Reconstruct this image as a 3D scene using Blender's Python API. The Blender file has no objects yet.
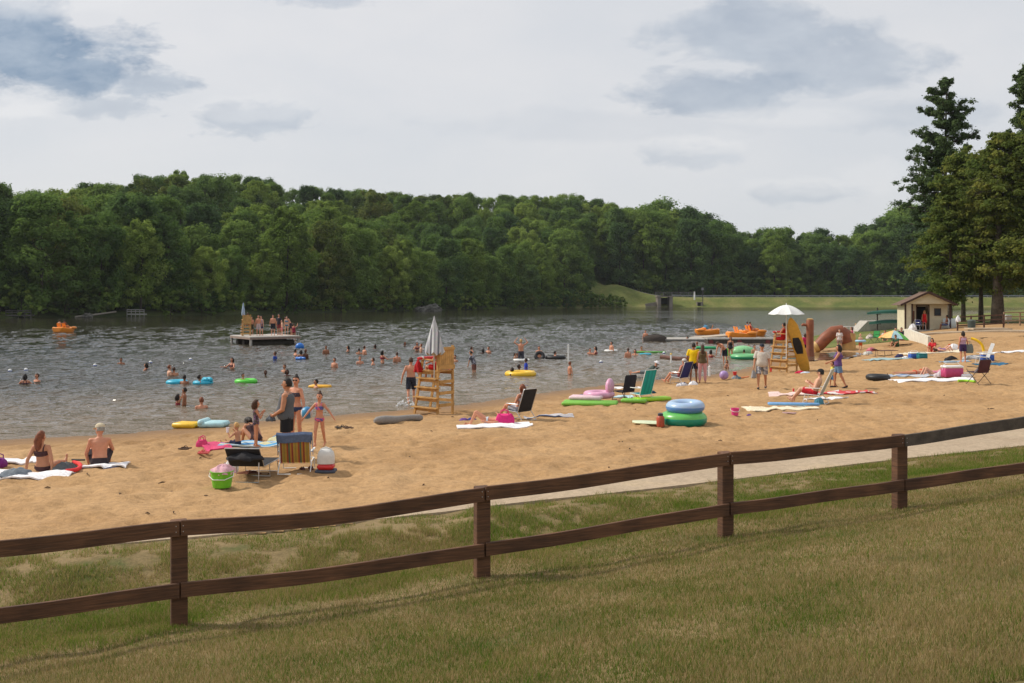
import bpy, math, random
import numpy as np
from mathutils import Vector, Matrix
random.seed(7)
RNG = np.random.default_rng(11)
S = bpy.context.scene
COL = S.collection
R = math.radians
F, CX, HY, ZC = 1000.0, 512.0, 296.0, 4.0      # focal length (px), centre column, horizon row, eye height

# ------------------------------------------------------------------ noise and terrain
def sm(t):
    t = np.clip(t, 0, 1)
    return t * t * (3 - 2 * t)

def vnoise(x, y, scale, seed=0):
    x = np.asarray(x, float) / scale; y = np.asarray(y, float) / scale
    xi = np.floor(x).astype(np.int64); yi = np.floor(y).astype(np.int64)
    fx = sm(x - xi); fy = sm(y - yi)
    def h(a, b):
        n = (a * 374761393 + b * 668265263 + seed * 1442695041) & 0xffffffff
        n = ((n ^ (n >> 13)) * 1274126177) & 0xffffffff
        return ((n ^ (n >> 16)) & 0xffff) / 65535.0
    return (h(xi, yi) * (1 - fx) + h(xi + 1, yi) * fx) * (1 - fy) + (h(xi, yi + 1) * (1 - fx) + h(xi + 1, yi + 1) * fx) * fy

def sdist(x, y, poly):
    """distance to a polyline, positive on its left side"""
    x = np.asarray(x, float); y = np.asarray(y, float)
    best = np.full(x.shape, 1e18); sg = np.ones(x.shape)
    for (ax, ay), (bx, by) in zip(poly[:-1], poly[1:]):
        dx, dy = bx - ax, by - ay
        t = np.clip(((x - ax) * dx + (y - ay) * dy) / (dx * dx + dy * dy), 0, 1)
        d = (x - ax - t * dx) ** 2 + (y - ay - t * dy) ** 2
        m = d < best
        best = np.where(m, d, best)
        sg = np.where(m, np.sign(dx * (y - ay) - dy * (x - ax) + 1e-12), sg)
    return np.sqrt(best) * sg

SHORE = [(-160, 5), (-60, 18.5), (-30, 24.5), (-14.2, 27.8), (-11.4, 29), (-8.3, 31.7), (-4.6, 34.5), (-1.9, 36.7), (2, 42.3),
         (6.1, 47.2), (9.3, 49.6), (12.3, 54), (16.1, 62.5), (21.7, 75.5), (29, 98), (42, 122), (54, 138), (88, 200), (128, 250), (190, 366), (260, 380)]
PATHG = [(-60, -8), (-25, 5.6), (-7.2, 12.9), (-3.97, 14.26), (-1.5, 15.5), (0, 16.4), (1.34, 17.1), (3.96, 18.5), (6.8, 20.2), (11.7, 22.8), (30, 33.5), (70, 56)]
PATHS = [(-60, -7.4), (-25, 6.2), (-7.2, 13.6), (-3.97, 15.1), (-1.5, 16.9), (0, 18.2), (1.48, 19.1), (4.0, 20.5), (6.2, 21.8), (13.2, 26), (29, 36.0), (68, 59)]
FAR = [(-260, 120), (-93, 182), (-72, 200), (-50, 235), (-30, 267), (-3.7, 308), (31, 348), (47, 364), (190, 364), (300, 330)]

def shore(x, y): return -sdist(x, y, SHORE)
def lawn_u(x, y): return -sdist(x, y, PATHG)

def zt(x, y):
    x = np.asarray(x, float); y = np.asarray(y, float)
    s = shore(x, y); u = lawn_u(x, y)
    base = .55 + .75 * sm((y - 46) / 26) + .2 * sm((y - 70) / 15)
    sl = .045 + .06 * sm((y - 55) / 20)
    a = np.maximum(sl * s, -2.5); k = .25
    hh = np.clip(.5 + .5 * (base - a) / k, 0, 1)
    zb = base * (1 - hh) + a * hh - k * hh * (1 - hh)
    zb = np.where(s < 0, np.maximum(.09 * s, -2.5), np.maximum(zb, .02 * np.minimum(s, 1.0) * 1.0))
    zb = zb + sm((u + 3) / 3) * (.6 - zb) * (y < 60)
    un = np.maximum(u, 0)
    lw = .6 + .10 * np.exp(-((un - 1.2) / .7) ** 2) + .12 * sm((un - 2.2) / 2) + .15 * np.log1p(np.exp((un - 4.2) * 2)) / 2 \
        + .05 * np.clip(x, -8, 9) * sm(un / 4)
    return np.where((u > 0) & (y < 60), lw, zb)

SKYL = [(-400, 192), (0, 190), (60, 185), (110, 176), (180, 168), (250, 172), (290, 178), (330, 183), (400, 190), (470, 190), (520, 195), (560, 192), (600, 198), (630, 205), (655, 201), (690, 205), (715, 211), (740, 230), (800, 228), (850, 232), (880, 216), (905, 206), (1100, 196)]
def crest(x, y):
    """height of the tree tops on the hill crest above the lake, by bearing"""
    b = CX + F * np.asarray(x, float) / np.maximum(np.asarray(y, float), 1)
    return ZC + (HY - np.interp(b, [p[0] for p in SKYL], [p[1] for p in SKYL])) / F * y
def zfar(x, y):
    x = np.asarray(x, float); y = np.asarray(y, float)
    fd = sdist(x, y, FAR)
    hill = np.maximum(crest(x, y) - 20.5, 0) * sm((fd - 6) / 74) * sm((62 - x) / 14) * (1 - .75 * sm((x - 20) / 20) * sm((30 - fd) / 10)) * (1 + .1 * (vnoise(x, y, 60, 5) - .5))
    dam = 3.5 * sm(fd / 12) * (1 - sm((42 - x) / 12))
    mound = 6.2 * np.exp(-((x - 33) / 15) ** 2 - ((y - 380) / 13) ** 2) * sm(fd / 8)
    z = .9 * sm(fd / 3) * sm((42 - x) / 12) + np.maximum(hill, dam) + mound
    return np.where(fd < 0, np.maximum(.15 * fd, -2), z)

YS = np.geomspace(3, 420, 2600)
def G(px, py, lift=0.0, clampwater=True):
    """the point of the ground (or the water) seen in direction px, py"""
    X = (px - CX) / F * YS; Z = ZC - (py - HY) / F * YS
    T = zt(X, YS)
    if clampwater: T = np.maximum(T, 0)
    d = Z - T
    i = int(np.argmax(d < 0))
    if d[i] >= 0: i = len(YS) - 1
    t = d[i - 1] / (d[i - 1] - d[i] + 1e-12)
    Y = YS[i - 1] + t * (YS[i] - YS[i - 1])
    x = (px - CX) / F * Y
    z = float(zt(x, Y))
    return Vector((x, Y, (max(z, 0) if clampwater else z) + lift))
def W(px, py, z=0.0):
    """the point at height z seen in direction px, py"""
    Y = (ZC - z) / ((py - HY) / F)
    return Vector(((px - CX) / F * Y, Y, z))

# ------------------------------------------------------------------ materials
MATS = {}
def lin(c):
    return tuple(((v / 255) / 12.92 if v / 255 <= .04045 else ((v / 255 + .055) / 1.055) ** 2.4) for v in c)
def new_mat(name):
    m = bpy.data.materials.new(name); m.use_nodes = True
    nt = m.node_tree
    return m, nt, nt.nodes['Principled BSDF'], nt.nodes, nt.links
def pm(name, rgb, rough=.75, var=.18, scale=9.0, bump=.0, bscale=None, metal=0., coat=0., trans=0., spec=.4):
    """a plain surface with a mottled, slightly worn colour"""
    if name in MATS: return MATS[name]
    m, nt, b, N, L = new_mat(name)
    tc = N.new('ShaderNodeTexCoord'); nz = N.new('ShaderNodeTexNoise'); nz.inputs['Scale'].default_value = scale; nz.inputs['Detail'].default_value = 5
    L.new(tc.outputs['Object'], nz.inputs['Vector'])
    rp = N.new('ShaderNodeValToRGB')
    rp.color_ramp.elements[0].position = .3; rp.color_ramp.elements[1].position = .7
    rp.color_ramp.elements[0].color = tuple(max(0, c * (1 - var)) for c in rgb) + (1,)
    rp.color_ramp.elements[1].color = tuple(min(1, c * (1 + var)) for c in rgb) + (1,)
    L.new(nz.outputs['Fac'], rp.inputs['Fac']); L.new(rp.outputs['Color'], b.inputs['Base Color'])
    b.inputs['Roughness'].default_value = rough; b.inputs['Metallic'].default_value = metal
    b.inputs['Coat Weight'].default_value = coat; b.inputs['Specular IOR Level'].default_value = spec
    if trans:
        b.inputs['Subsurface Weight'].default_value = trans; b.inputs['Subsurface Radius'].default_value = (.05, .03, .02); b.inputs['Subsurface Scale'].default_value = .3
    if bump:
        n2 = N.new('ShaderNodeTexNoise'); n2.inputs['Scale'].default_value = bscale or scale * 4; n2.inputs['Detail'].default_value = 6
        L.new(tc.outputs['Object'], n2.inputs['Vector'])
        bp = N.new('ShaderNodeBump'); bp.inputs['Strength'].default_value = bump; bp.inputs['Distance'].default_value = .02
        L.new(n2.outputs['Fac'], bp.inputs['Height']); L.new(bp.outputs['Normal'], b.inputs['Normal'])
    MATS[name] = m
    return m
def stripes(name, cols, axis=0, width=.1, rough=.85):
    """woven bands of the given colours along one object axis"""
    if name in MATS: return MATS[name]
    m, nt, b, N, L = new_mat(name)
    tc = N.new('ShaderNodeTexCoord'); sp = N.new('ShaderNodeSeparateXYZ'); L.new(tc.outputs['Object'], sp.inputs[0])
    d = N.new('ShaderNodeMath'); d.operation = 'DIVIDE'; d.inputs[1].default_value = width * len(cols); L.new(sp.outputs[axis], d.inputs[0])
    f = N.new('ShaderNodeMath'); f.operation = 'FRACT'; L.new(d.outputs[0], f.inputs[0])
    rp = N.new('ShaderNodeValToRGB'); rp.color_ramp.interpolation = 'CONSTANT'
    e = rp.color_ramp.elements
    while len(e) < len(cols): e.new(.5)
    for i, c in enumerate(cols): e[i].position = i / len(cols); e[i].color = tuple(c) + (1,)
    nz = N.new('ShaderNodeTexNoise'); nz.inputs['Scale'].default_value = 14; L.new(tc.outputs['Object'], nz.inputs['Vector'])
    mx = N.new('ShaderNodeMix'); mx.data_type = 'RGBA'; mx.blend_type = 'MULTIPLY'; mx.inputs['Factor'].default_value = .3
    L.new(f.outputs[0], rp.inputs['Fac']); L.new(rp.outputs['Color'], mx.inputs['A']); L.new(nz.outputs['Color'], mx.inputs['B'])
    L.new(mx.outputs['Result'], b.inputs['Base Color']); b.inputs['Roughness'].default_value = rough
    MATS[name] = m
    return m
def blotch(name, cols, scale=12., rough=.85):
    """printed cloth: patches of the given colours"""
    if name in MATS: return MATS[name]
    m, nt, b, N, L = new_mat(name)
    tc = N.new('ShaderNodeTexCoord'); v = N.new('ShaderNodeTexVoronoi'); v.inputs['Scale'].default_value = scale; L.new(tc.outputs['Object'], v.inputs['Vector'])
    sp = N.new('ShaderNodeSeparateColor'); L.new(v.outputs['Color'], sp.inputs[0])
    rp = N.new('ShaderNodeValToRGB'); rp.color_ramp.interpolation = 'CONSTANT'; e = rp.color_ramp.elements
    while len(e) < len(cols): e.new(.5)
    for i, c in enumerate(cols): e[i].position = i / len(cols); e[i].color = tuple(c) + (1,)
    L.new(sp.outputs[0], rp.inputs['Fac']); L.new(rp.outputs['Color'], b.inputs['Base Color']); b.inputs['Roughness'].default_value = rough
    MATS[name] = m
    return m

# ------------------------------------------------------------------ mesh builder
def orth(d):
    d = Vector(d).normalized()
    a = Vector((0, 0, 1)) if abs(d.z) < .9 else Vector((1, 0, 0))
    u = d.cross(a).normalized()
    return d, u, u.cross(d).normalized()
class MB:
    def __init__(self): self.v = []; self.f = []
    def box(self, c, size, rz=0., M=None, bev=0.):
        x, y, z = (s / 2 for s in size)
        M = Matrix.Translation(Vector(c)) @ Matrix.Rotation(rz, 4, 'Z') @ (M or Matrix())
        n = len(self.v)
        if bev <= 0:
            for a in ((-x, -y, -z), (x, -y, -z), (x, y, -z), (-x, y, -z), (-x, -y, z), (x, -y, z), (x, y, z), (-x, y, z)): self.v.append(M @ Vector(a))
            self.f += [tuple(n + i for i in q) for q in ((3, 2, 1, 0), (4, 5, 6, 7), (0, 1, 5, 4), (1, 2, 6, 5), (2, 3, 7, 6), (3, 0, 4, 7))]
        else:
            b = min(bev, x * .9, y * .9, z * .9)
            def ring(zz, ins):
                p = [(-x + ins, -y + ins + b), (-x + ins + b, -y + ins), (x - ins - b, -y + ins), (x - ins, -y + ins + b), (x - ins, y - ins - b), (x - ins - b, y - ins), (-x + ins + b, y - ins), (-x + ins, y - ins - b)]
                return [M @ Vector((a, c2, zz)) for a, c2 in p]
            rings = [ring(-z, b * .7), ring(-z + b, 0), ring(z - b, 0), ring(z, b * .7)]
            self.rings(rings)
        return self
    def rings(self, rings, cap=True, close=False):
        n = len(self.v); k = len(rings[0])
        for r in rings: self.v += [Vector(p) for p in r]
        m = len(rings)
        for i in range(m if close else m - 1):
            a = n + i * k; b = n + ((i + 1) % m) * k
            for j in range(k):
                j2 = (j + 1) % k
                self.f.append((a + j, a + j2, b + j2, b + j))
        if cap and not close:
            self.f.append(tuple(n + j for j in reversed(range(k)))); self.f.append(tuple(n + (m - 1) * k + j for j in range(k)))
        return self
    def tube(self, pts, r, seg=8, cap=True):
        pts = [Vector(p) for p in pts]
        rs = r if isinstance(r, (list, tuple)) else [r] * len(pts)
        out = []; pu = None
        for i, p in enumerate(pts):
            d = (pts[min(i + 1, len(pts) - 1)] - pts[max(i - 1, 0)])
            d, u, w = orth(d)
            if pu is not None:
                u = (pu - d * pu.dot(d)).normalized(); w = d.cross(u)
            else: w = d.cross(u)
            pu = u
            out.append([p + (u * math.cos(2 * math.pi * j / seg) + w * math.sin(2 * math.pi * j / seg)) * rs[i] for j in range(seg)])
        return self.rings(out, cap)
    def bar(self, a, b, w, h):
        """a plank of section w x h from a to b, h upright"""
        a, b = Vector(a), Vector(b); d = (b - a).normalized()
        up = Vector((0, 0, 1)) if abs(d.z) < .95 else Vector((0, 1, 0))
        s = d.cross(up).normalized(); up = s.cross(d)
        q = [s * w / 2 + up * h / 2, s * w / 2 - up * h / 2, -s * w / 2 - up * h / 2, -s * w / 2 + up * h / 2]
        return self.rings([[a + k for k in q], [b + k for k in q]])
    def ell(self, c, r, seg=12, ringn=7, M=None):
        c = Vector(c); M3 = (M.to_3x3() if M is not None else Matrix.Identity(3))
        n = len(self.v); out = []
        top = c + M3 @ Vector((0, 0, r[2])); bot = c - M3 @ Vector((0, 0, r[2]))
        for i in range(1, ringn):
            t = math.pi * i / ringn
            out.append([c + M3 @ Vector((r[0] * math.sin(t) * math.cos(2 * math.pi * j / seg), r[1] * math.sin(t) * math.sin(2 * math.pi * j / seg), -r[2] * math.cos(t))) for j in range(seg)])
        for rr in out: self.v += rr
        self.v += [bot, top]; ib, it = len(self.v) - 2, len(self.v) - 1
        for i in range(len(out) - 1):
            for j in range(seg):
                a = n + i * seg; b = a + seg; j2 = (j + 1) % seg
                self.f.append((a + j, a + j2, b + j2, b + j))
        for j in range(seg):
            j2 = (j + 1) % seg
            self.f.append((ib, n + j2, n + j)); a = n + (len(out) - 1) * seg
            self.f.append((it, a + j, a + j2))
        return self
    def cap(self, a, b, ra, rb, seg=12):
        """a tapered capsule"""
        a, b = Vector(a), Vector(b)
        d, u, w = orth(b - a); w = d.cross(u)
        out = []
        for (c, r, ts) in ((a, ra, (-80, -45, -15)), (b, rb, (15, 45, 80))):
            for t in ts:
                cr = r * math.cos(R(t)); off = r * math.sin(R(t))
                out.append([c + d * off + (u * math.cos(2 * math.pi * j / seg) + w * math.sin(2 * math.pi * j / seg)) * cr for j in range(seg)])
        return self.rings(out)
    def torus(self, c, Rm, r, seg=32, seg2=12, M=None, flat=1.0):
        M3 = (M.to_3x3() if M is not None else Matrix.Identity(3)); c = Vector(c); out = []
        for i in range(seg):
            a = 2 * math.pi * i / seg; e = Vector((math.cos(a), math.sin(a), 0))
            out.append([c + M3 @ (e * (Rm + r * math.cos(2 * math.pi * j / seg2)) + Vector((0, 0, r * flat * math.sin(2 * math.pi * j / seg2)))) for j in range(seg2)])
        return self.rings(out, close=True)
    def lathe(self, prof, c=(0, 0, 0), seg=20, sx=1., sy=1.):
        c = Vector(c)
        return self.rings([[c + Vector((r * sx * math.cos(2 * math.pi * j / seg), r * sy * math.sin(2 * math.pi * j / seg), z)) for j in range(seg)] for r, z in prof])
    def grid(self, P):
        """P: rows of points"""
        n = len(self.v); k = len(P[0])
        for r in P: self.v += [Vector(p) for p in r]
        for i in range(len(P) - 1):
            for j in range(k - 1):
                a = n + i * k + j
                self.f.append((a, a + 1, a + k + 1, a + k))
        return self
    def slab(self, P, t):
        """a sheet with thickness t below its top surface P"""
        n = len(self.v); k = len(P[0]); m = len(P)
        self.grid(P)
        B = [[Vector(p) - Vector((0, 0, t)) for p in r] for r in P]; nb = len(self.v)
        for r in B: self.v += r
        for i in range(m - 1):
            for j in range(k - 1):
                a = nb + i * k + j
                self.f.append((a + k, a + k + 1, a + 1, a))
        edge = [i for i in range(k)] + [i * k + k - 1 for i in range(1, m)] + [(m - 1) * k + i for i in range(k - 2, -1, -1)] + [i * k for i in range(m - 2, 0, -1)]
        for a, b in zip(edge, edge[1:] + edge[:1]): self.f.append((n + b, n + a, nb + a, nb + b))
        return self
    def mesh(self, name, mat=None, smooth=True):
        me = bpy.data.meshes.new(name)
        me.from_pydata([tuple(p) for p in self.v], [], self.f)
        if mat: me.materials.append(mat)
        if smooth:
            me.polygons.foreach_set('use_smooth', [True] * len(me.polygons))
        me.update()
        return me

def smooth_angle(o, deg=40):
    pass
def tag(o, label=None, cat=None, group=None, kind=None):
    if label: o['label'] = label
    if cat: o['category'] = cat
    if group: o['group'] = group
    if kind: o['kind'] = kind
    return o
def obj(name, mb, mat, parent=None, loc=None, rz=None, smooth=True, label=None):
    me = mb.mesh(name, mat, smooth) if isinstance(mb, MB) else mb
    o = bpy.data.objects.new(name, me); COL.objects.link(o)
    if parent: o.parent = parent
    if loc is not None: o.location = loc
    if rz is not None: o.rotation_euler = (0, 0, rz)
    if label: o['label'] = label
    if smooth and isinstance(mb, MB) and len(me.polygons) < 60000:
        # sharp edges where faces meet at an angle
        try: me.set_sharp_from_angle(angle=R(42))
        except Exception: pass
    return o
def thing(name, label, cat, loc, rz=0., group=None):
    o = bpy.data.objects.new(name, None); COL.objects.link(o)
    o.empty_display_size = .2; o.location = loc; o.rotation_euler = (0, 0, rz)
    return tag(o, label, cat, group)
def solo(name, mb, mat, label, cat, loc=(0, 0, 0), rz=0., group=None, smooth=True):
    return tag(obj(name, mb, mat, None, loc, rz, smooth), label, cat, group)
def copy_tree(o, parent=None):
    c = o.copy(); COL.objects.link(c)
    if parent is not None: c.parent = parent
    for ch in list(o.children): copy_tree(ch, c)
    return c
def np_mesh(name, V, Fc, mat=None, smooth=True, attrs=None):
    """mesh from arrays; Fc is n x 3 or n x 4"""
    me = bpy.data.meshes.new(name)
    k = Fc.shape[1]
    me.vertices.add(len(V)); me.vertices.foreach_set('co', np.ascontiguousarray(V, np.float32).ravel())
    me.loops.add(Fc.size); me.loops.foreach_set('vertex_index', np.ascontiguousarray(Fc, np.int32).ravel())
    me.polygons.add(len(Fc)); me.polygons.foreach_set('loop_start', np.arange(0, Fc.size, k, dtype=np.int32))
    me.polygons.foreach_set('use_smooth', np.full(len(Fc), smooth))
    for n, a in (attrs or {}).items():
        at = me.attributes.new(n, 'FLOAT', 'POINT'); at.data.foreach_set('value', np.ascontiguousarray(a, np.float32).ravel())
    if mat: me.materials.append(mat)
    me.update(calc_edges=True); me.validate()
    return me
def grid_faces(nx, ny):
    i, j = np.meshgrid(np.arange(nx - 1), np.arange(ny - 1))
    a = (j * nx + i).ravel()
    return np.stack([a, a + 1, a + nx + 1, a + nx], 1)
def compact(V, Fc, attrs):
    used = np.unique(Fc); mp = np.zeros(len(V), np.int64); mp[used] = np.arange(len(used))
    return V[used], mp[Fc], {k: a[used] for k, a in attrs.items()}
EXPOSURE, SUN, SKYS, WAVE, RIP, DENS, HAZE = 0.0, 3.4, .12, .65, 1.12, 1.0, .00009
# ================================================================== camera, light, sky
cam = bpy.data.objects.new('camera', bpy.data.cameras.new('camera')); COL.objects.link(cam)
cam.location = (0, 0, ZC); cam.rotation_euler = (R(90), 0, 0)
cam.data.sensor_width = 36; cam.data.lens = 36 * F / 1024; cam.data.shift_y = -(341.5 - HY) / 1024
cam.data.clip_end = 5000; S.camera = cam
S.view_settings.view_transform = 'Standard'; S.view_settings.look = 'None'; S.view_settings.exposure = EXPOSURE; S.view_settings.gamma = 1
S.view_settings.use_curve_mapping = False
S.cycles.max_bounces = 6; S.cycles.transparent_max_bounces = 8; S.cycles.use_denoising = True
SUN_FROM = Vector((-1.0, .3, 1.0)).normalized()
sl = bpy.data.lights.new('sun', 'SUN'); sl.energy = SUN; sl.angle = R(5.0); sl.color = (1, .93, .82)
so = bpy.data.objects.new('sun', sl); COL.objects.link(so); so.rotation_euler = (-SUN_FROM).to_track_quat('-Z', 'Y').to_euler()

def build_world():
    w = bpy.data.worlds.new('World'); S.world = w; w.use_nodes = True
    nt = w.node_tree; N, L = nt.nodes, nt.links
    bg = N['Background']
    def M(op, a, b=None, c=None, clamp=False):
        n = N.new('ShaderNodeMath'); n.operation = op; n.use_clamp = clamp
        for i, v in enumerate((a, b, c)):
            if v is None: continue
            if isinstance(v, (int, float)): n.inputs[i].default_value = v
            else: L.new(v, n.inputs[i])
        return n.outputs[0]
    def MIX(f, a, b):
        n = N.new('ShaderNodeMix'); n.data_type = 'RGBA'
        for k, v in (('Factor', f), ('A', a), ('B', b)):
            if isinstance(v, (int, float)): n.inputs[k].default_value = v
            elif isinstance(v, tuple): n.inputs[k].default_value = v + (1,)
            else: L.new(v, n.inputs[k])
        return n.outputs['Result']
    sky = N.new('ShaderNodeTexSky'); sky.sky_type = 'NISHITA'; sky.sun_disc = False
    sky.sun_elevation = math.asin(SUN_FROM.z); sky.sun_rotation = math.atan2(SUN_FROM.x, SUN_FROM.y)
    sky.dust_density = 2.5
    tc = N.new('ShaderNodeTexCoord')
    sp = N.new('ShaderNodeSeparateXYZ'); L.new(tc.outputs['Generated'], sp.inputs[0])
    X, Y, Z = sp.outputs
    h = M('MAXIMUM', M('ABSOLUTE', Y), .08)
    u = M('DIVIDE', X, h); v = M('DIVIDE', Z, h)                    # bearing and height as slopes
    cb = N.new('ShaderNodeCombineXYZ'); L.new(u, cb.inputs[0]); L.new(M('MULTIPLY', v, 2.1), cb.inputs[1])
    def noise(sc, det, rough, off=0., dist=0.):
        n = N.new('ShaderNodeTexNoise'); n.inputs['Scale'].default_value = sc; n.inputs['Detail'].default_value = det; n.inputs['Roughness'].default_value = rough; n.inputs['Distortion'].default_value = dist
        ad = N.new('ShaderNodeVectorMath'); ad.operation = 'ADD'; ad.inputs[1].default_value = (off, off * .7, off * .3); L.new(cb.outputs[0], ad.inputs[0]); L.new(ad.outputs[0], n.inputs['Vector'])
        return n.outputs['Fac']
    n1 = noise(11, 10, .62, 3.1, .25); n2 = noise(3.2, 7, .55, 8.3, .2); n3 = noise(16, 6, .6, 1.7, .2); n4 = noise(26, 9, .62, 5.2, .3)
    def blob(u0, v0, ru, rv, k=1.0, warp=1.1):
        nn = n4 if ru < .08 else n1
        a = M('DIVIDE', M('SUBTRACT', u, u0), ru); b = M('DIVIDE', M('SUBTRACT', v, v0), rv)
        d = M('SQRT', M('ADD', M('MULTIPLY', a, a), M('MULTIPLY', b, b)))
        d = M('ADD', d, M('MULTIPLY', M('SUBTRACT', nn, .5), -warp * 2.3))
        return M('MULTIPLY', M('SMOOTH_MIN', M('MAXIMUM', M('MULTIPLY', M('SUBTRACT', 1.12, d), 2.0), 0.0), 1.0, .3), k, None, True)
    # the high bright overcast with faint structure
    veil = MIX(M('MULTIPLY', M('SUBTRACT', n2, .36), 3.0, None, True), (.715, .735, .77), (.81, .805, .815))
    low = M('SUBTRACT', 1.0, M('MULTIPLY', v, 4.6), None, True)
    veil = MIX(M('MULTIPLY', low, .55), veil, (.70, .725, .755))
    dark = None
    for a in ((-.50, .248, .125, .052, 1.1), (-.43, .222, .085, .026, .95), (-.36, .212, .045, .016, .55), (-.262, .178, .062, .017, .42, 1.3), (-.41, .19, .05, .013, .35, 1.2),
              (.25, .262, .11, .036, .50, 1.2), (.225, .205, .11, .026, .55, 1.2), (.33, .232, .10, .028, .46, 1.2), (.18, .140, .05, .014, .3), (-.19, .300, .07, .012, .4), (.4, .18, .1, .02, .25),
              (.285, .102, .06, .012, .25), (.05, .17, .2, .015, .12)):
        b = blob(*a)
        dark = b if dark is None else M('MAXIMUM', dark, b)
    shade = MIX(M('MULTIPLY', M('SUBTRACT', n3, .32), 2.6, None, True), (.20, .29, .42), (.44, .515, .61))
    col = MIX(dark, veil, shade)
    rim = None
    for a in ((-.44, .295, .10, .018, .55, .8), (-.50, .193, .06, .018, .8, .8), (-.265, .188, .06, .014, .4, .7), (.19, .150, .05, .010, .6, .8), (.30, .18, .1, .012, .45, .8), (.29, .11, .07, .01, .4, .8), (.36, .12, .04, .02, .35, .8)):
        b = blob(*a); rim = b if rim is None else M('MAXIMUM', rim, b)
    col = MIX(M('MULTIPLY', rim, .8), col, (.86, .855, .86))
    sc = N.new('ShaderNodeVectorMath'); sc.operation = 'SCALE'; sc.inputs['Scale'].default_value = 1.0 / SKYS
    L.new(col, sc.inputs[0])
    L.new(MIX(.90, sky.outputs[0], sc.outputs[0]), bg.inputs['Color'])
    bg.inputs['Strength'].default_value = SKYS
build_world()

# ================================================================== ground materials
def ground_mat(name, stops, scale, fine, bump, wet=False, dry=None):
    m, nt, b, N, L = new_mat(name)
    geo = N.new('ShaderNodeNewGeometry')
    def noise(sc, det=6, r=.6):
        n = N.new('ShaderNodeTexNoise'); n.inputs['Scale'].default_value = sc; n.inputs['Detail'].default_value = det; n.inputs['Roughness'].default_value = r
        L.new(geo.outputs['Position'], n.inputs['Vector']); return n.outputs['Fac']
    rp = N.new('ShaderNodeValToRGB'); e = rp.color_ramp.elements
    while len(e) < len(stops): e.new(.5)
    for i, (p, c) in enumerate(stops): e[i].position = p; e[i].color = tuple(c) + (1,)
    L.new(noise(scale), rp.inputs['Fac'])
    mx = N.new('ShaderNodeMix'); mx.data_type = 'RGBA'; mx.blend_type = 'OVERLAY'; mx.inputs['Factor'].default_value = .55
    L.new(rp.outputs['Color'], mx.inputs['A']); L.new(noise(fine, 4, .7), mx.inputs['B'])
    out = mx.outputs['Result']
    if wet:
        at = N.new('ShaderNodeAttribute'); at.attribute_name = 'shore'
        rr = N.new('ShaderNodeMapRange'); rr.inputs['From Min'].default_value = .5; rr.inputs['From Max'].default_value = 3.2
        ad = N.new('ShaderNodeMath'); ad.operation = 'MULTIPLY_ADD'; ad.inputs[1].default_value = 2.2; L.new(noise(.5), ad.inputs[0])
        sb = N.new('ShaderNodeMath'); sb.operation = 'SUBTRACT'; sb.inputs[1].default_value = 1.1
        L.new(at.outputs['Fac'], ad.inputs[2]); L.new(ad.outputs[0], sb.inputs[0]); L.new(sb.outputs[0], rr.inputs['Value'])
        m2 = N.new('ShaderNodeMix'); m2.data_type = 'RGBA'; L.new(rr.outputs[0], m2.inputs['Factor']); m2.inputs['A'].default_value = (.235, .125, .045, 1); L.new(out, m2.inputs['B'])
        out = m2.outputs['Result']
        r2 = N.new('ShaderNodeMapRange'); r2.inputs['To Min'].default_value = .45; r2.inputs['To Max'].default_value = .95; L.new(rr.outputs[0], r2.inputs['Value']); L.new(r2.outputs[0], b.inputs['Roughness'])
    else: b.inputs['Roughness'].default_value = .95
    b.inputs['Specular IOR Level'].default_value = .2
    L.new(out, b.inputs['Base Color'])
    bp = N.new('ShaderNodeBump'); bp.inputs['Strength'].default_value = bump; bp.inputs['Distance'].default_value = .05
    ad = N.new('ShaderNodeMath'); ad.operation = 'ADD'; L.new(noise(5, 7, .65), ad.inputs[0]); L.new(noise(30, 3), ad.inputs[1])
    L.new(ad.outputs[0], bp.inputs['Height']); L.new(bp.outputs['Normal'], b.inputs['Normal'])
    return m
SAND = ground_mat('sand', [(.3, (.345, .203, .092)), (.52, (.422, .258, .123)), (.72, (.475, .30, .15))], .35, 9, .5, wet=True)
SOIL = ground_mat('lawn_soil', [(.34, (.10, .105, .032)), (.44, (.18, .135, .06)), (.6, (.25, .18, .09)), (.74, (.14, .125, .045))], .9, 14, .5)
TURF = ground_mat('turf', [(.3, (.09, .12, .026)), (.5, (.135, .155, .038)), (.7, (.21, .19, .07))], .12, 1.6, .3)
DAMT = ground_mat('dam_turf', [(.3, (.085, .115, .030)), (.5, (.135, .150, .042)), (.7, (.23, .195, .08))], .14, 1.2, .3)
CONC = ground_mat('path_concrete', [(.3, (.35, .265, .18)), (.55, (.41, .32, .225)), (.75, (.45, .345, .22))], .8, 12, .15)
FORESTF = ground_mat('forest_floor', [(.3, (.03, .045, .014)), (.6, (.06, .075, .022)), (.75, (.10, .11, .035))], .12, 1.2, .3)

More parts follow.
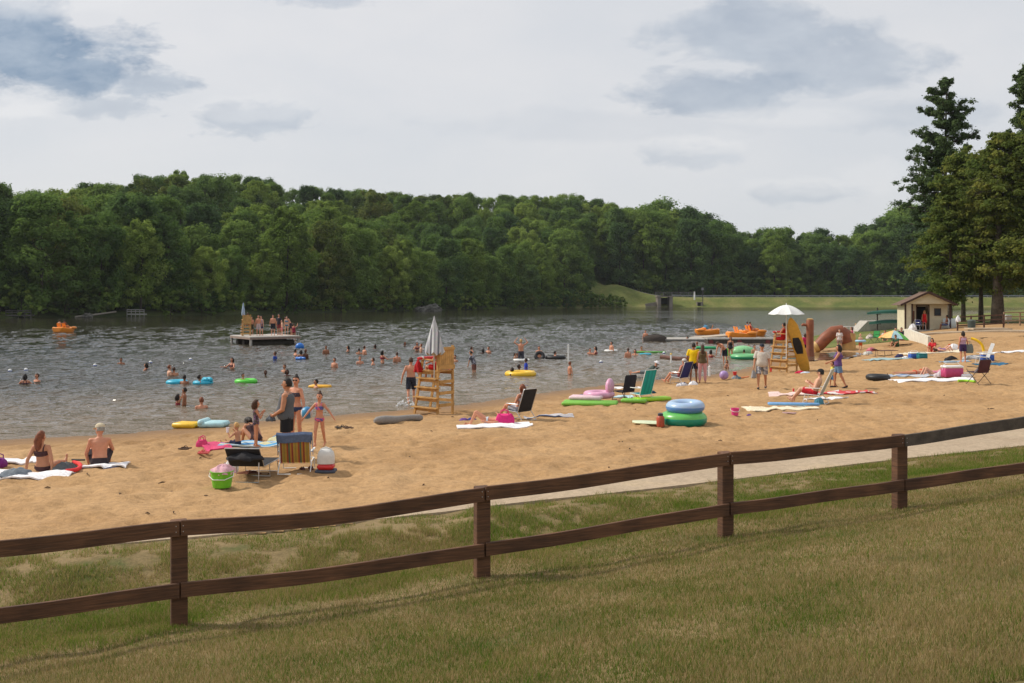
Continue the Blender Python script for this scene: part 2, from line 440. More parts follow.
def terrain_piece(name, xs, ys, keep, mat, zfun, kind='structure', relief=None):
    X, Y = np.meshgrid(xs, ys); x = X.ravel(); y = Y.ravel()
    z = zfun(x, y); s = shore(x, y)
    if relief is not None: z = z + relief(x, y, s)
    V = np.stack([x, y, z], 1); Fc = grid_faces(len(xs), len(ys))
    Fc = Fc[keep(x[Fc].mean(1), y[Fc].mean(1))]
    V, Fc, at = compact(V, Fc, {'shore': s})
    o = obj(name, np_mesh(name, V, Fc, mat, True, at), None)
    return tag(o, None, None, None, kind)
def sand_relief(x, y, s):
    k = sm((s - .6) / 2.0)
    r = .034 * (vnoise(x, y, .5, 1) - .5) + .03 * (vnoise(x, y, 1.6, 2) - .5) + .040 * (vnoise(x, y, .25, 3) - .5)
    pits = -.05 * sm((vnoise(x, y, .32, 9) - .60) / .16) - .05 * sm((vnoise(x, y, .23, 19) - .62) / .14)
    rid = .035 * sm((vnoise(x * .6, y * 1.6, .5, 14) - .6) / .2)
    return (r + pits + rid) * k * np.where(np.asarray(y) < 60, sm((sdist(x, y, PATHS) + .15) / .9), 1)
xs = np.arange(-34, 50, .115); ys = np.arange(9, 69.01, .115)
terrain_piece('sand', xs, ys, lambda x, y: (shore(x, y) > -4) & (lawn_u(x, y) < .12) & (np.abs(x) < .62 * y + 6), SAND, zt, relief=sand_relief)
terrain_piece('bank_sand', np.arange(8, 110, .5), np.arange(69, 118, .5), lambda x, y: (shore(x, y) > -4) & ~((x / y < .385) & (y > 72.5)) & (y < 92), SAND, zt)
terrain_piece('bank_grass', np.arange(8, 240, .5), np.arange(69, 250, .5), lambda x, y: (shore(x, y) > -3) & ((y > 92) | ((x / y < .385) & (y > 72.5))) & (x < .66 * y + 6), TURF, zt,
              relief=lambda x, y, s: .05 * (vnoise(x, y, .8, 3) - .4) * sm(s))
terrain_piece('lawn', np.arange(-16, 22, .14), np.arange(2.5, 40, .14), lambda x, y: (lawn_u(x, y) > 0) & (y < 60), SOIL, zt,
              relief=lambda x, y, s: .05 * (vnoise(x, y, .5, 21) - .5) + .05 * (vnoise(x, y, 1.7, 22) - .5))
terrain_piece('lawn_outer', np.arange(-80, 90, 1.), np.arange(-30, 56, 1.), lambda x, y: (lawn_u(x, y) > 1.0) & ((np.abs(x - 3) > 18.6) | (y < 3.4)), TURF, lambda x, y: zt(x, y) - .06)
# path: a concrete strip with sand drifted over its far edge
def path_strip():
    mb = MB(); P = []
    n = 260
    a = np.array(PATHG); b = np.array(PATHS)
    def resample(p):
        d = np.r_[0, np.cumsum(np.hypot(*np.diff(p, axis=0).T))]; return d
    da = resample(a)
    t = np.linspace(da[1] * .9, da[-1], n)
    ax = np.interp(t, da, a[:, 0]); ay = np.interp(t, da, a[:, 1])
    bx = np.interp(t, da, b[:, 0] if len(b) == len(a) else np.interp(np.linspace(0, 1, len(a)), np.linspace(0, 1, len(b)), b[:, 0]))
    by = np.interp(t, da, b[:, 1] if len(b) == len(a) else np.interp(np.linspace(0, 1, len(a)), np.linspace(0, 1, len(b)), b[:, 1]))
    # nearest sand-edge point for each grass-edge point
    db = resample(b); tt = np.linspace(0, db[-1], 1500); qx = np.interp(tt, db, b[:, 0]); qy = np.interp(tt, db, b[:, 1])
    for i in range(n):
        j = int(np.argmin((qx - ax[i]) ** 2 + (qy - ay[i]) ** 2))
        row = []
        for k in range(9):
            f = k / 8; f2 = -.12 + 1.12 * f
            x = ax[i] + (qx[j] - ax[i]) * f2; y = ay[i] + (qy[j] - ay[i]) * f2
            row.append((x, y, float(zt(x, y)) + .03 + .010 * (vnoise(x, y, .5, 31) - .5) - (.07 * max(0, f - .8) * 5 * float(vnoise(x, y, .7, 33)) if f > .8 else 0)))
        P.append(row)
    mb.slab(P, .15)
    tag(obj('path', mb, CONC), kind='structure')
path_strip()

# ================================================================== lawn grass
def leafy(name, cols, rnd=.35, transl=.35, scale=.5, pos=True, rough=.7, big=0.):
    """leaf material: diffuse and translucent, colour by patch and by leaf"""
    m = bpy.data.materials.new(name); m.use_nodes = True; nt = m.node_tree; N, L = nt.nodes, nt.links
    for n in list(N): N.remove(n)
    out = N.new('ShaderNodeOutputMaterial'); geo = N.new('ShaderNodeNewGeometry'); nz = N.new('ShaderNodeTexNoise')
    nz.inputs['Scale'].default_value = scale; nz.inputs['Detail'].default_value = 4; L.new(geo.outputs['Position'], nz.inputs['Vector'])
    at = N.new('ShaderNodeAttribute'); at.attribute_name = 'rnd'
    oi = N.new('ShaderNodeObjectInfo')
    base = nz.outputs['Fac']
    if big:
        n2 = N.new('ShaderNodeTexNoise'); n2.inputs['Scale'].default_value = big; n2.inputs['Detail'].default_value = 3; L.new(geo.outputs['Position'], n2.inputs['Vector'])
        mb_ = N.new('ShaderNodeMix'); mb_.data_type = 'FLOAT'; mb_.inputs['Factor'].default_value = .6; L.new(base, mb_.inputs['A']); L.new(n2.outputs['Fac'], mb_.inputs['B']); g_ = N.new('ShaderNodeMath'); g_.operation = 'MULTIPLY_ADD'; g_.inputs[1].default_value = 1.9; g_.inputs[2].default_value = -.45; L.new(mb_.outputs['Result'], g_.inputs[0]); base = g_.outputs[0]
    mx = N.new('ShaderNodeMix'); mx.data_type = 'FLOAT'; mx.inputs['Factor'].default_value = rnd
    L.new(base, mx.inputs['A']); L.new(at.outputs['Fac'], mx.inputs['B'])
    ad = N.new('ShaderNodeMath'); ad.operation = 'MULTIPLY_ADD'; ad.inputs[1].default_value = .50 if not pos else 0.; L.new(oi.outputs['Random'], ad.inputs[0]); L.new(mx.outputs['Result'], ad.inputs[2])
    sb = N.new('ShaderNodeMath'); sb.operation = 'SUBTRACT'; sb.inputs[1].default_value = .25 if not pos else 0.; L.new(ad.outputs[0], sb.inputs[0])
    rp = N.new('ShaderNodeValToRGB'); e = rp.color_ramp.elements
    while len(e) < len(cols): e.new(.5)
    for i, (p, c) in enumerate(cols): e[i].position = p; e[i].color = tuple(c) + (1,)
    L.new(sb.outputs[0], rp.inputs['Fac'])
    d = N.new('ShaderNodeBsdfDiffuse'); t = N.new('ShaderNodeBsdfTranslucent'); ms = N.new('ShaderNodeMixShader'); ms.inputs[0].default_value = transl
    L.new(rp.outputs['Color'], d.inputs['Color']); L.new(rp.outputs['Color'], t.inputs['Color'])
    L.new(d.outputs[0], ms.inputs[1]); L.new(t.outputs[0], ms.inputs[2]); L.new(ms.outputs[0], out.inputs['Surface'])
    return m
GRASSM = leafy('grass_blades', [(.30, (.085, .16, .022)), (.425, (.14, .185, .032)), (.49, (.255, .20, .07)), (.60, (.37, .265, .125)), (.72, (.46, .36, .19)), (.84, (.15, .15, .045))], .46, .42, 1.6, big=.33)
GRASSG = leafy('rough_grass_blades', [(.28, (.10, .185, .022)), (.45, (.165, .235, .032)), (.54, (.28, .235, .08)), (.70, (.38, .285, .135))], .46, .45, 1.6, big=.5)
def grass(name, n, region, hfun, wid, mat, seed):
    r = np.random.default_rng(seed)
    x = []; y = []
    while sum(map(len, x)) < n:
        yy = 5.6 + (r.random(n) ** 1.25) * 17; xx = (r.random(n) * 2 - 1) * (.56 * yy + 2.2)
        k = region(xx, yy, r.random(n)); x.append(xx[k]); y.append(yy[k])
    x = np.concatenate(x)[:n]; y = np.concatenate(y)[:n]
    z = zt(x, y) + .05 * (vnoise(x, y, .5, 21) - .5) + .05 * (vnoise(x, y, 1.7, 22) - .5)
    h = hfun(x, y) * (.55 + .8 * r.random(n)); a = r.random(n) * 6.283; w = wid * (.6 + .8 * r.random(n)) * (.6 + .045 * y)
    la = r.random(n) * 6.283; ln = h * (.15 + .75 * r.random(n))
    V = np.empty((n, 3, 3))
    V[:, 0] = np.stack([x - np.cos(a) * w, y - np.sin(a) * w, z - .01], 1)
    V[:, 1] = np.stack([x + np.cos(a) * w, y + np.sin(a) * w, z - .01], 1)
    V[:, 2] = np.stack([x + np.cos(la) * ln, y + np.sin(la) * ln, z + h], 1)
    me = np_mesh(name, V.reshape(-1, 3), np.arange(3 * n).reshape(n, 3), mat, False, {'rnd': np.repeat(r.random(n), 3)})
    return tag(obj(name, me, None), kind='stuff')
def bare(x, y): return sm((vnoise(x, y, .42, 41) * .5 + vnoise(x, y, .16, 42) * .5 - .50) / .2)
grass('grass', int(520000 * DENS), lambda x, y, q: (q < sm((lawn_u(x, y) - 2.9 - 1.2 * (vnoise(x, y, 1.1, 44) - .5)) / 1.3)), lambda x, y: .026 + .026 * vnoise(x, y, .6, 40), .0032, GRASSM, 1)
grass('rough_grass', int(300000 * DENS), lambda x, y, q: (lawn_u(x, y) > .02 + .35 * vnoise(x, y, .5, 43)) & (q < 1 - .97 * sm((lawn_u(x, y) - 3.0 - 1.2 * (vnoise(x, y, .9, 45) - .5)) / 1.4)) & ((q > bare(x, y) * .78 * (lawn_u(x, y) < 2.2)) & (q < .25 + .9 * sm((lawn_u(x, y) - .2) / 2.6))),
      lambda x, y: .03 + .075 * vnoise(x, y, .45, 46) ** 1.5, .0034, GRASSG, 2)

# ================================================================== water
def water_mat():
    m, nt, b, N, L = new_mat('lake_water')
    geo = N.new('ShaderNodeNewGeometry'); 
    def noise(sc, det, st, off=(0, 0, 0)):
        mp = N.new('ShaderNodeMapping'); mp.inputs['Scale'].default_value = st; mp.inputs['Location'].default_value = off; L.new(geo.outputs['Position'], mp.inputs['Vector'])
        n = N.new('ShaderNodeTexNoise'); n.inputs['Scale'].default_value = sc; n.inputs['Detail'].default_value = det; n.inputs['Roughness'].default_value = .55; L.new(mp.outputs[0], n.inputs['Vector'])
        return n.outputs['Fac']
    at = N.new('ShaderNodeAttribute'); at.attribute_name = 'shore'
    ca = N.new('ShaderNodeAttribute'); ca.attribute_name = 'wind'
    mr = N.new('ShaderNodeMapRange'); mr.inputs['From Min'].default_value = -18; mr.inputs['From Max'].default_value = .2; L.new(at.outputs['Fac'], mr.inputs['Value'])
    mx = N.new('ShaderNodeMix'); mx.data_type = 'RGBA'; L.new(mr.outputs[0], mx.inputs['Factor'])
    mx.inputs['A'].default_value = (.036, .032, .021, 1); mx.inputs['B'].default_value = (.215, .165, .112, 1)
    L.new(mx.outputs['Result'], b.inputs['Base Color'])
    b.inputs['IOR'].default_value = 1.333; b.inputs['Roughness'].default_value = .07; b.inputs['Specular IOR Level'].default_value = .5
    a1 = N.new('ShaderNodeMath'); a1.operation = 'MULTIPLY_ADD'; a1.inputs[1].default_value = .5; L.new(noise(2.6, 3, (1, 1.5, 1)), a1.inputs[0]); L.new(noise(.8, 4, (.8, 1.6, 1), (3, 7, 0)), a1.inputs[2])
    st = N.new('ShaderNodeMath'); st.operation = 'MULTIPLY'; st.inputs[1].default_value = WAVE; L.new(ca.outputs['Fac'], st.inputs[0])
    bp = N.new('ShaderNodeBump'); bp.inputs['Distance'].default_value = .5; L.new(a1.outputs[0], bp.inputs['Height']); L.new(st.outputs[0], bp.inputs['Strength'])
    L.new(bp.outputs['Normal'], b.inputs['Normal'])
    return m
def water():
    def wind(x, y, fd):
        w = .15 + .85 * sm((-fd - 35) / 150)
        band = sm(((vnoise(x * .35, y, 26, 51) - .42) / .25)) * sm((-fd - 8) / 25) * sm((x + 10) / 60) * .55
        return np.clip(np.maximum(w, band) * (.75 + .5 * vnoise(x, y, 9, 52)), 0, 1.2)
    # near water: wavelets as real relief, dying away to a bumped sheet
    xs = np.arange(-84, 32, .155); ys = [24.]
    while ys[-1] < 185: ys.append(ys[-1] + .12 * max(1, ys[-1] / 42))
    ys = np.array(ys)
    X, Y = np.meshgrid(xs, ys); x = X.ravel(); y = Y.ravel(); s = shore(x, y)
    z = np.zeros_like(x); r = np.random.default_rng(5)
    pt = .55 * vnoise(x, y * .40, .45, 62) + .45 * vnoise(x, y * .34, 1.2, 63)
    far_ = sm((y - 34) / 50)
    patch = (1 - far_) * (.55 + .9 * vnoise(x * .6, y, 4.5, 61)) + far_ * (.22 + 1.75 * sm((pt - .44) / .17))
    gust = patch
    for i in range(46):
        lam = .42 * (1.075 ** i) ** .36; th = R(78) + r.normal() * .6; k = 2 * math.pi / lam
        z += .0054 * lam ** 1.05 * np.sin(k * (x * math.cos(th) + y * math.sin(th)) + r.random() * 6.28)
    edge = sm((x + 84) / 4) * sm((32 - x) / 4) * sm((185 - y) / 70) * np.minimum(1, wind(x, y, sdist(x, y, FAR)) + .1)
    z = z * gust * edge * (.30 + .7 * sm((-s) / 7)) * RIP
    Fc = grid_faces(len(xs), len(ys)); cx = x[Fc].mean(1); cy = y[Fc].mean(1)
    k = (s[Fc].min(1) < 1.2) & (np.abs(cx) < .6 * cy + 5)
    V, Fc, at = compact(np.stack([x, y, z], 1), Fc[k], {'shore': s, 'wind': wind(x, y, sdist(x, y, FAR)) * (.15 + .6 * patch)})
    o = obj('lake_water', np_mesh('lake_water', V, Fc, WATER, True, at), None); tag(o, kind='structure')
    xe, ye = float(xs[-1]), float(ys[-1])
    xs = np.unique(np.r_[np.arange(-300, -84, 4), np.linspace(-84, xe, 40), np.arange(xe + 3, 302, 4)]); ys = np.unique(np.r_[np.arange(6, 24, 2), np.linspace(24, ye, 60), np.arange(ye + 2, 420, 3)])
    X, Y = np.meshgrid(xs, ys); x = X.ravel(); y = Y.ravel(); s = shore(x, y); fd = sdist(x, y, FAR)
    Fc = grid_faces(len(xs), len(ys)); cx = x[Fc].mean(1); cy = y[Fc].mean(1)
    inside = (cx > -84) & (cx < xe) & (cy > 24) & (cy < ye) & (np.abs(cx) < .6 * cy + 1)
    k = (s[Fc].min(1) < 2) & (fd[Fc].min(1) < 6) & ~inside
    V, Fc, at = compact(np.stack([x, y, np.full(x.shape, -.002)], 1), Fc[k], {'shore': s, 'wind': wind(x, y, fd)})
    o = obj('lake_water_far', np_mesh('lake_water_far', V, Fc, WATER, True, at), None); tag(o, kind='structure')
WATER = water_mat(); water()

# ================================================================== far shore
def far_ground(name, keep, mat, st=2.5):
    xs = np.arange(-330, 420, st); ys = np.arange(115, 640, st)
    X, Y = np.meshgrid(xs, ys); x = X.ravel(); y = Y.ravel(); z = zfar(x, y) + .25 * (vnoise(x, y, 5, 71) - .4) * (sdist(x, y, FAR) > 3)
    Fc = grid_faces(len(xs), len(ys)); fd = sdist(x, y, FAR)
    Fc = Fc[keep(x[Fc].mean(1), y[Fc].mean(1), fd[Fc].max(1))]
    V, Fc, at = compact(np.stack([x, y, z], 1), Fc, {})
    tag(obj(name, np_mesh(name, V, Fc, mat, True), None), kind='structure')
far_ground('hills', lambda x, y, fd: (fd > -9) & ((x < 14) | (y > 392)), FORESTF)
far_ground('dam_embankment', lambda x, y, fd: (fd > -9) & (x >= 14) & (y <= 392), DAMT)
def base_sheet():
    mb = MB(); n = 24
    mb.grid([[(-1100 + 2200 * i / n, -300 + 1700 * j / n, -3.2) for i in range(n + 1)] for j in range(n + 1)])
    tag(obj('ground', mb, FORESTF), kind='structure')
base_sheet()
road = MB(); P = []
for i in range(60):
    x = 44 + i * 4.2; y = 381.5
    P.append([(x, y + j * 1.6, float(zfar(x, y + j * 1.6)) + .10 + .12) for j in range(4)])
tag(obj('dam_road', road.slab(P, .4), pm('asphalt_pale', (.30, .30, .30), .9, .1)), kind='structure')

# ================================================================== trees
BARK = pm('bark', (.055, .042, .03), .95, .4, 6, .6)
BARKP = pm('bark_grey', (.085, .068, .05), .95, .4, 4, .7)
TREEC = {
 'dark': leafy('leaf_dark', [(.2, (.070, .125, .050)), (.5, (.108, .180, .054)), (.8, (.165, .25, .068))], .5, .45, .25, False),
 'mid': leafy('leaf_mid', [(.2, (.092, .160, .046)), (.5, (.148, .235, .054)), (.8, (.22, .31, .075))], .5, .46, .25, False),
 'light': leafy('leaf_light', [(.2, (.140, .215, .044)), (.5, (.21, .295, .060)), (.8, (.30, .38, .09))], .5, .48, .25, False),
 'olive': leafy('leaf_olive', [(.2, (.080, .125, .036)), (.5, (.130, .180, .045)), (.8, (.22, .235, .06))], .5, .46, .25, False),
 'pine': leafy('needle_pine', [(.2, (.075, .115, .050)), (.5, (.115, .165, .062)), (.8, (.175, .225, .085))], .5, .3, .4, False),
 'cypress': leafy('leaf_cypress', [(.2, (.105, .150, .038)), (.5, (.185, .215, .050)), (.8, (.31, .295, .075))], .6, .48, .35, False),
}
def cards(C, r, n, size, rng, flat=1., up=.5, asp=.7, shell=.6):
    """n leaf cards round each of the clump centres C with radii r"""
    m = len(C); C = np.repeat(C, n, 0); rr = np.repeat(r, n)
    d = rng.normal(size=(len(C), 3)); d /= np.linalg.norm(d, axis=1, keepdims=True)
    rad = rr * (shell + (1 - shell) * rng.random(len(C))) * (rng.random(len(C)) ** .25)
    stray = rng.random(len(C)); rad = rad * np.where(stray < .22, 1 + .55 * rng.random(len(C)), 1.0)
    P = C + d * rad[:, None] * np.array([1, 1, flat])
    nn = d * 1.0 + rng.normal(size=d.shape) * .45 + np.array([0, 0, up]); nn /= np.linalg.norm(nn, axis=1, keepdims=True)
    a = np.cross(nn, rng.normal(size=nn.shape)); a /= np.linalg.norm(a, axis=1, keepdims=True); b = np.cross(nn, a)
    s = (size * (.6 + .8 * rng.random(len(C))))[:, None]
    V = np.stack([P - a * s * .5, P + b * s * asp * .5, P + a * s * .5, P - b * s * asp * .5], 1).reshape(-1, 3)
    at = np.repeat(np.clip(np.repeat(rng.random(m), n) * .7 + rng.random(len(C)) * .3, 0, 1), 4)
    return V, np.arange(len(V)).reshape(-1, 4), at
def trunk_mb(H, r0, lean, limbs, rng, topf=.75):
    mb = MB()
    pts = [Vector((lean[0] * t * t * H * .1, lean[1] * t * t * H * .1, H * t * topf)) for t in np.linspace(0, 1, 8)]
    pts[0] = Vector((0, 0, -.6))
    mb.tube(pts, [r0 * 1.55] + [r0 * (1.08 - .85 * t) for t in np.linspace(0, 1, 8)[1:]], 8)
    for (c, rr) in limbs:
        b = pts[0].lerp(pts[-1], min(.95, max(.2, (c[2] / (H * topf)) * .72)))
        c = Vector(c); mid = b.lerp(c, .5) + Vector((0, 0, -.06 * H))
        mb.tube([b, mid, c], [r0 * .32, r0 * .2, r0 * .06], 5)
    return mb
def broadleaf(kind, H, seed, rad=.27, low=.04, nclump=110, nleaf=190, size=.46, mat=None):
    """(crown mesh, trunk mesh) of a forest-edge tree"""
    rng = np.random.default_rng(seed)
    C = []; r = []
    tops = [(rng.uniform(-.4, .4), rng.uniform(-.4, .4), rng.uniform(.75, 1.0)) for _ in range(4)]
    while len(C) < nclump:
        t = rng.random() ** .8; z = low + (1 - low) * t
        prof = (.84 + .5 * t) if t < .35 else 1.015 * math.sqrt(max(.12, 1 - ((t - .35) / .69) ** 2.3))
        a = rng.random() * 6.283; q = rng.random() ** .30
        bulge = 1 + .28 * math.sin(3 * a + seed) * math.sin(5 * t + seed)
        rr = H * rad * prof * bulge
        p = (math.cos(a) * q * rr, math.sin(a) * q * rr, z * H * .93)
        C.append(p); r.append(H * rng.choice([.04, .06, .085, .12]) * rng.uniform(.85, 1.15) * (1 - .2 * t))
    C = np.array(C); r = np.array(r)
    V, Fc, at = cards(C, r, nleaf, np.full(len(C) * nleaf, size), rng, .82, .75, .7, .78)
    crown = np_mesh('crown', V, Fc, mat or TREEC[kind], False, {'rnd': at})
    lim = [(C[i], 1) for i in rng.choice(len(C), 9, False) if C[i][2] > .3 * H]
    return crown, trunk_mb(H, H * .014, rng.normal(size=2), lim, rng).mesh('trunk', BARK)
def tree_thing(name, label, cat, loc, crown, trunk, rz, sc, group):
    t = thing(name, label, cat, loc, rz, group); t.scale = sc
    for n, me in (('crown', crown), ('trunk', trunk)):
        if me is None: continue
        o = bpy.data.objects.new(n, me); COL.objects.link(o); o.parent = t
    return t
KINDS = [('dark', 20, 1, .29), ('mid', 20, 2, .27), ('light', 20, 3, .26), ('olive', 20, 4, .25), ('mid', 20, 5, .22), ('dark', 20, 6, .22), ('light', 20, 7, .32), ('mid', 20, 8, .31)]
PROTO = [(k, *broadleaf(k, H, sd, rad)) for k, H, sd, rad in KINDS]
SHRUB = [(k, *broadleaf(k, 4, 30 + i, .55, .02, 26, 70, .42)) for i, k in enumerate(('mid', 'light', 'dark', 'olive'))]
KW = {'dark': 'dark green', 'mid': 'mid green', 'light': 'bright green', 'olive': 'olive brown'}
SHAPE = ['broad round', 'oval', 'full', 'loose', 'slim', 'narrow', 'spreading', 'domed']
def zone(x, y):
    px = CX + F * x / y
    for lim, w in ((70, 'at the far left lakeside'), (150, 'behind the little grey jetty'), (230, 'left of the swimming raft'), (300, 'beyond the swimming raft'), (370, 'right of the swimming raft'),
                   (470, 'beyond the folded umbrella'), (560, 'left of the grassy mound'), (640, 'behind the grassy mound'), (700, 'above the concrete spillway'), (780, 'left of the white umbrella'),
                   (850, 'above the brown water slide'), (2000, 'behind the dam by the hut')):
        if px < lim: return w
NT = 0
def plant_tree(x, y, H, i=None, row='', rng=RNG):
    global NT
    i = int(rng.integers(len(PROTO))) if i is None else i
    k, c, t = PROTO[i]; s = H / 20 * rng.uniform(.95, 1.05)
    z = float(zfar(x, y)) - .2
    lab = f"{SHAPE[i]} {KW[k]} tree {row} {zone(x, y)}"
    tree_thing('broadleaf_tree', lab, 'tree', (x, y, z), c, t, rng.random() * 6.28, (s * rng.uniform(.85, 1.12), s * rng.uniform(.85, 1.12), s * 1.02), 'trees of the far wooded shore')
    NT += 1
def along(d, fd):
    """point at arc length d along FAR's left part, set back fd"""
    pts = FAR[1:]; pts = [(-150, 160)] + pts
    for (ax, ay), (bx, by) in zip(pts[:-1], pts[1:]):
        l = math.hypot(bx - ax, by - ay)
        if d <= l:
            ux, uy = (bx - ax) / l, (by - ay) / l
            return ax + ux * d - uy * fd, ay + uy * d + ux * fd
        d -= l
    return None
def inframe(x, y, m=40): return -m - 60 < CX + F * x / y < 1024 + m
rows = [(5, 9.5, (15, 26), 'at the water edge'), (15, 10.5, (19, 29), 'in the second row'), (28, 12, (18, 27), 'low on the hill'), (43, 12, (17, 25), 'at mid-hill'), (60, 12.5, (17, 25), 'high on the hill'), (72, 11, (19, 25), 'on the upper slope'), (86, 8, (19, 25), 'on the hilltop'), (100, 9, (19, 25), 'behind the hilltop')]
for fd, step, (h0, h1), row in rows:
    d = RNG.uniform(0, step)
    while d < 330:
        p = along(d, fd + RNG.uniform(-2.5, 2.5)); d += step * RNG.uniform(.75, 1.25)
        if p is None: break
        x, y = p
        px = CX + F * x / y
        if not inframe(x, y) or px > 735: continue
        if px > 592 and fd < 36: continue
        if px > 700 and fd > 70: continue                     # the grassy mound and the dam stay open
        if px > 560 and fd < 10: continue
        plant_tree(x, y, RNG.uniform(h0, h1) * .93 if fd < 68 else (float(crest(x, y)) - float(zfar(x, y))) * (RNG.uniform(.84, .97) if fd < 90 else RNG.uniform(.9, .99)), None, row)
for yy, row, h in ((394, 'on the front line', (.72, .94)), (404, 'on the second line', (.80, 1.0)), (418, 'on the back line', (.88, 1.02)), (434, 'on the last line', (.90, 1.02))):
    x = 40 + RNG.uniform(0, 4)
    while x < 235:
        y = yy + RNG.uniform(-3, 3); px = CX + F * x / y
        if px > 615 and inframe(x, y):
            hh = RNG.uniform(*h) * (float(crest(x, y)) - float(zfar(x, y)))
            plant_tree(x, y, hh, int(RNG.choice([0, 5, 1, 5, 7, 4, 2])), row)
        x += RNG.uniform(6.5, 10)
placed = [(o.location.x, o.location.y) for o in bpy.data.objects if o.name.startswith('broadleaf_tree')]
for yy in (374, 384, 396, 408, 420, 434, 448):
    x = -10.
    while x < 74:
        y = yy + RNG.uniform(-3, 3); px = CX + F * x / y
        ok = 495 < px < 650 and float(sdist(x, y, FAR)) > 30 and not (px > 590 and y < 398) and min((x - a) ** 2 + (y - b) ** 2 for a, b in placed) > 30
        if ok:
            plant_tree(x, y, RNG.uniform(.88, 1.02) * min(25, float(crest(x, y)) - float(zfar(x, y))), int(RNG.choice([0, 1, 7, 4, 5, 6])), 'on the back slope'); placed.append((x, y))
        x += RNG.uniform(6, 9)
nsh = 0
d = 3.
while d < 330:
    p = along(d, RNG.uniform(-.3, 3.0)); d += RNG.uniform(2.6, 5.2)
    if p is None: break
    x, y = p; px = CX + F * x / y
    if not inframe(x, y, 10) or px > 622 or (108 < px < 148): continue
    i = int(RNG.choice([0, 1, 1, 0, 3])); k, c, t = SHRUB[i]; s = RNG.uniform(.7, 1.5) * (1.1 if px > 560 else 1)
    tree_thing('waterside_shrub', f"{['rounded', 'bushy', 'thick', 'ragged'][i]} {KW[k]} shrub hanging over the water {zone(x, y)}", 'shrub', (x, y, float(zfar(x, y)) - .15), c, t, RNG.random() * 6.28, (s * 1.2, s * 1.2, s), 'shrubs along the far waterline')
for px, Y_ in ((566, 333), (574, 337), (583, 341), (591, 344.5), (599, 348), (606, 351.5), (613, 354), (619, 357)):
    x = (px - CX) / F * Y_; i = int(RNG.choice([0, 2, 1])); k, c, t = SHRUB[i]; s = RNG.uniform(.85, 1.25)
    tree_thing('waterside_shrub', f"{['rounded', 'bushy', 'thick', 'ragged'][i]} {KW[k]} shrub at the water in front of the grassy mound", 'shrub', (x, Y_, .1), c, t, RNG.random() * 6.28, (s * 1.25, s * 1.1, s), 'shrubs along the far waterline')
# under the far trees the leafy growth closes the view
d = 0.
while d < 330:
    for fd in (9, 19):
        p = along(d + RNG.uniform(-2, 2), fd + RNG.uniform(-2, 2))
        if p is None: continue
        x, y = p; px = CX + F * x / y
        if not inframe(x, y, 10) or px > 575: continue
        i = int(RNG.choice([0, 2, 2, 3])); k, c, t = SHRUB[i]; s = RNG.uniform(1.1, 2.1)
        tree_thing('undergrowth_shrub', f"tall {KW[k]} undergrowth shrub beneath the trees {zone(x, y)}", 'shrub', (x, y, float(zfar(x, y)) - .2), c, t, RNG.random() * 6.28, (s * 1.3, s * 1.3, s), 'undergrowth below the far trees')
    d += 7.5

for yy in (389.5, 400, 414):
    x = 50.
    while x < 240:
        y = yy + RNG.uniform(-1.5, 1.5); px = CX + F * x / y
        if px > 628 and inframe(x, y, 10):
            i = int(RNG.choice([0, 2, 2, 1])); k, c, t = SHRUB[i]; s = RNG.uniform(1.0, 2.0)
            tree_thing('undergrowth_shrub', f"tall {KW[k]} undergrowth shrub beneath the trees {zone(x, y)}", 'shrub', (x, y, float(zfar(x, y)) - .3), c, t, RNG.random() * 6.28, (s * 1.4, s * 1.4, s * 1.1), 'undergrowth below the far trees')
        x += RNG.uniform(3.8, 6.0)
# --- the tall trees by the hut
def pine(H, seed, base=.34, spread=.17):
    rng = np.random.default_rng(seed); C = []; r = []; mb = MB()
    pts = [Vector((.25 * math.sin(2.2 * t + seed), .2 * math.sin(3 * t), H * t)) for t in np.linspace(0, 1, 10)]; pts[0].z = -.6
    mb.tube(pts, [H * .016 * 1.3] + [H * .016 * (1.02 - .93 * t) for t in np.linspace(0, 1, 10)[1:]], 9)
    z = base * H
    while z < H * .985:
        t = (z / H - base) / (1 - base)
        L = H * spread * ((1 - t) ** .62) * (.35 + .65 * min(1, t * 5 + .35)) + .5
        for k in range(int(rng.integers(4, 7))):
            a = rng.random() * 6.283; l = L * rng.uniform(.55, 1.15); up = l * (.05 + .35 * t) * rng.uniform(.3, 1.4)
            b = Vector((0, 0, z)); e = Vector((math.cos(a) * l, math.sin(a) * l, z + up)); mid = b.lerp(e, .55) + Vector((0, 0, -.08 * l))
            mb.tube([b, mid, e], [H * .0042, H * .003, H * .001], 5)
            for q in np.arange(.30, 1.06, .125):
                p = (b.lerp(mid, q / .55) if q < .55 else mid.lerp(e, (q - .55) / .45)) + Vector(rng.normal(size=3) * .22 * (l * .2 + .3))
                C.append(p); r.append(rng.uniform(.36, .72) * (.75 + .5 * (1 - t)))
        z += H * rng.uniform(.018, .034)
    V, Fc, at = cards(np.array(C), np.array(r), 62, np.full(len(C) * 62, .32), rng, .7, .7, .42, .35)
    return np_mesh('crown', V, Fc, TREEC['pine'], False, {'rnd': at}), mb.mesh('trunk', BARKP)
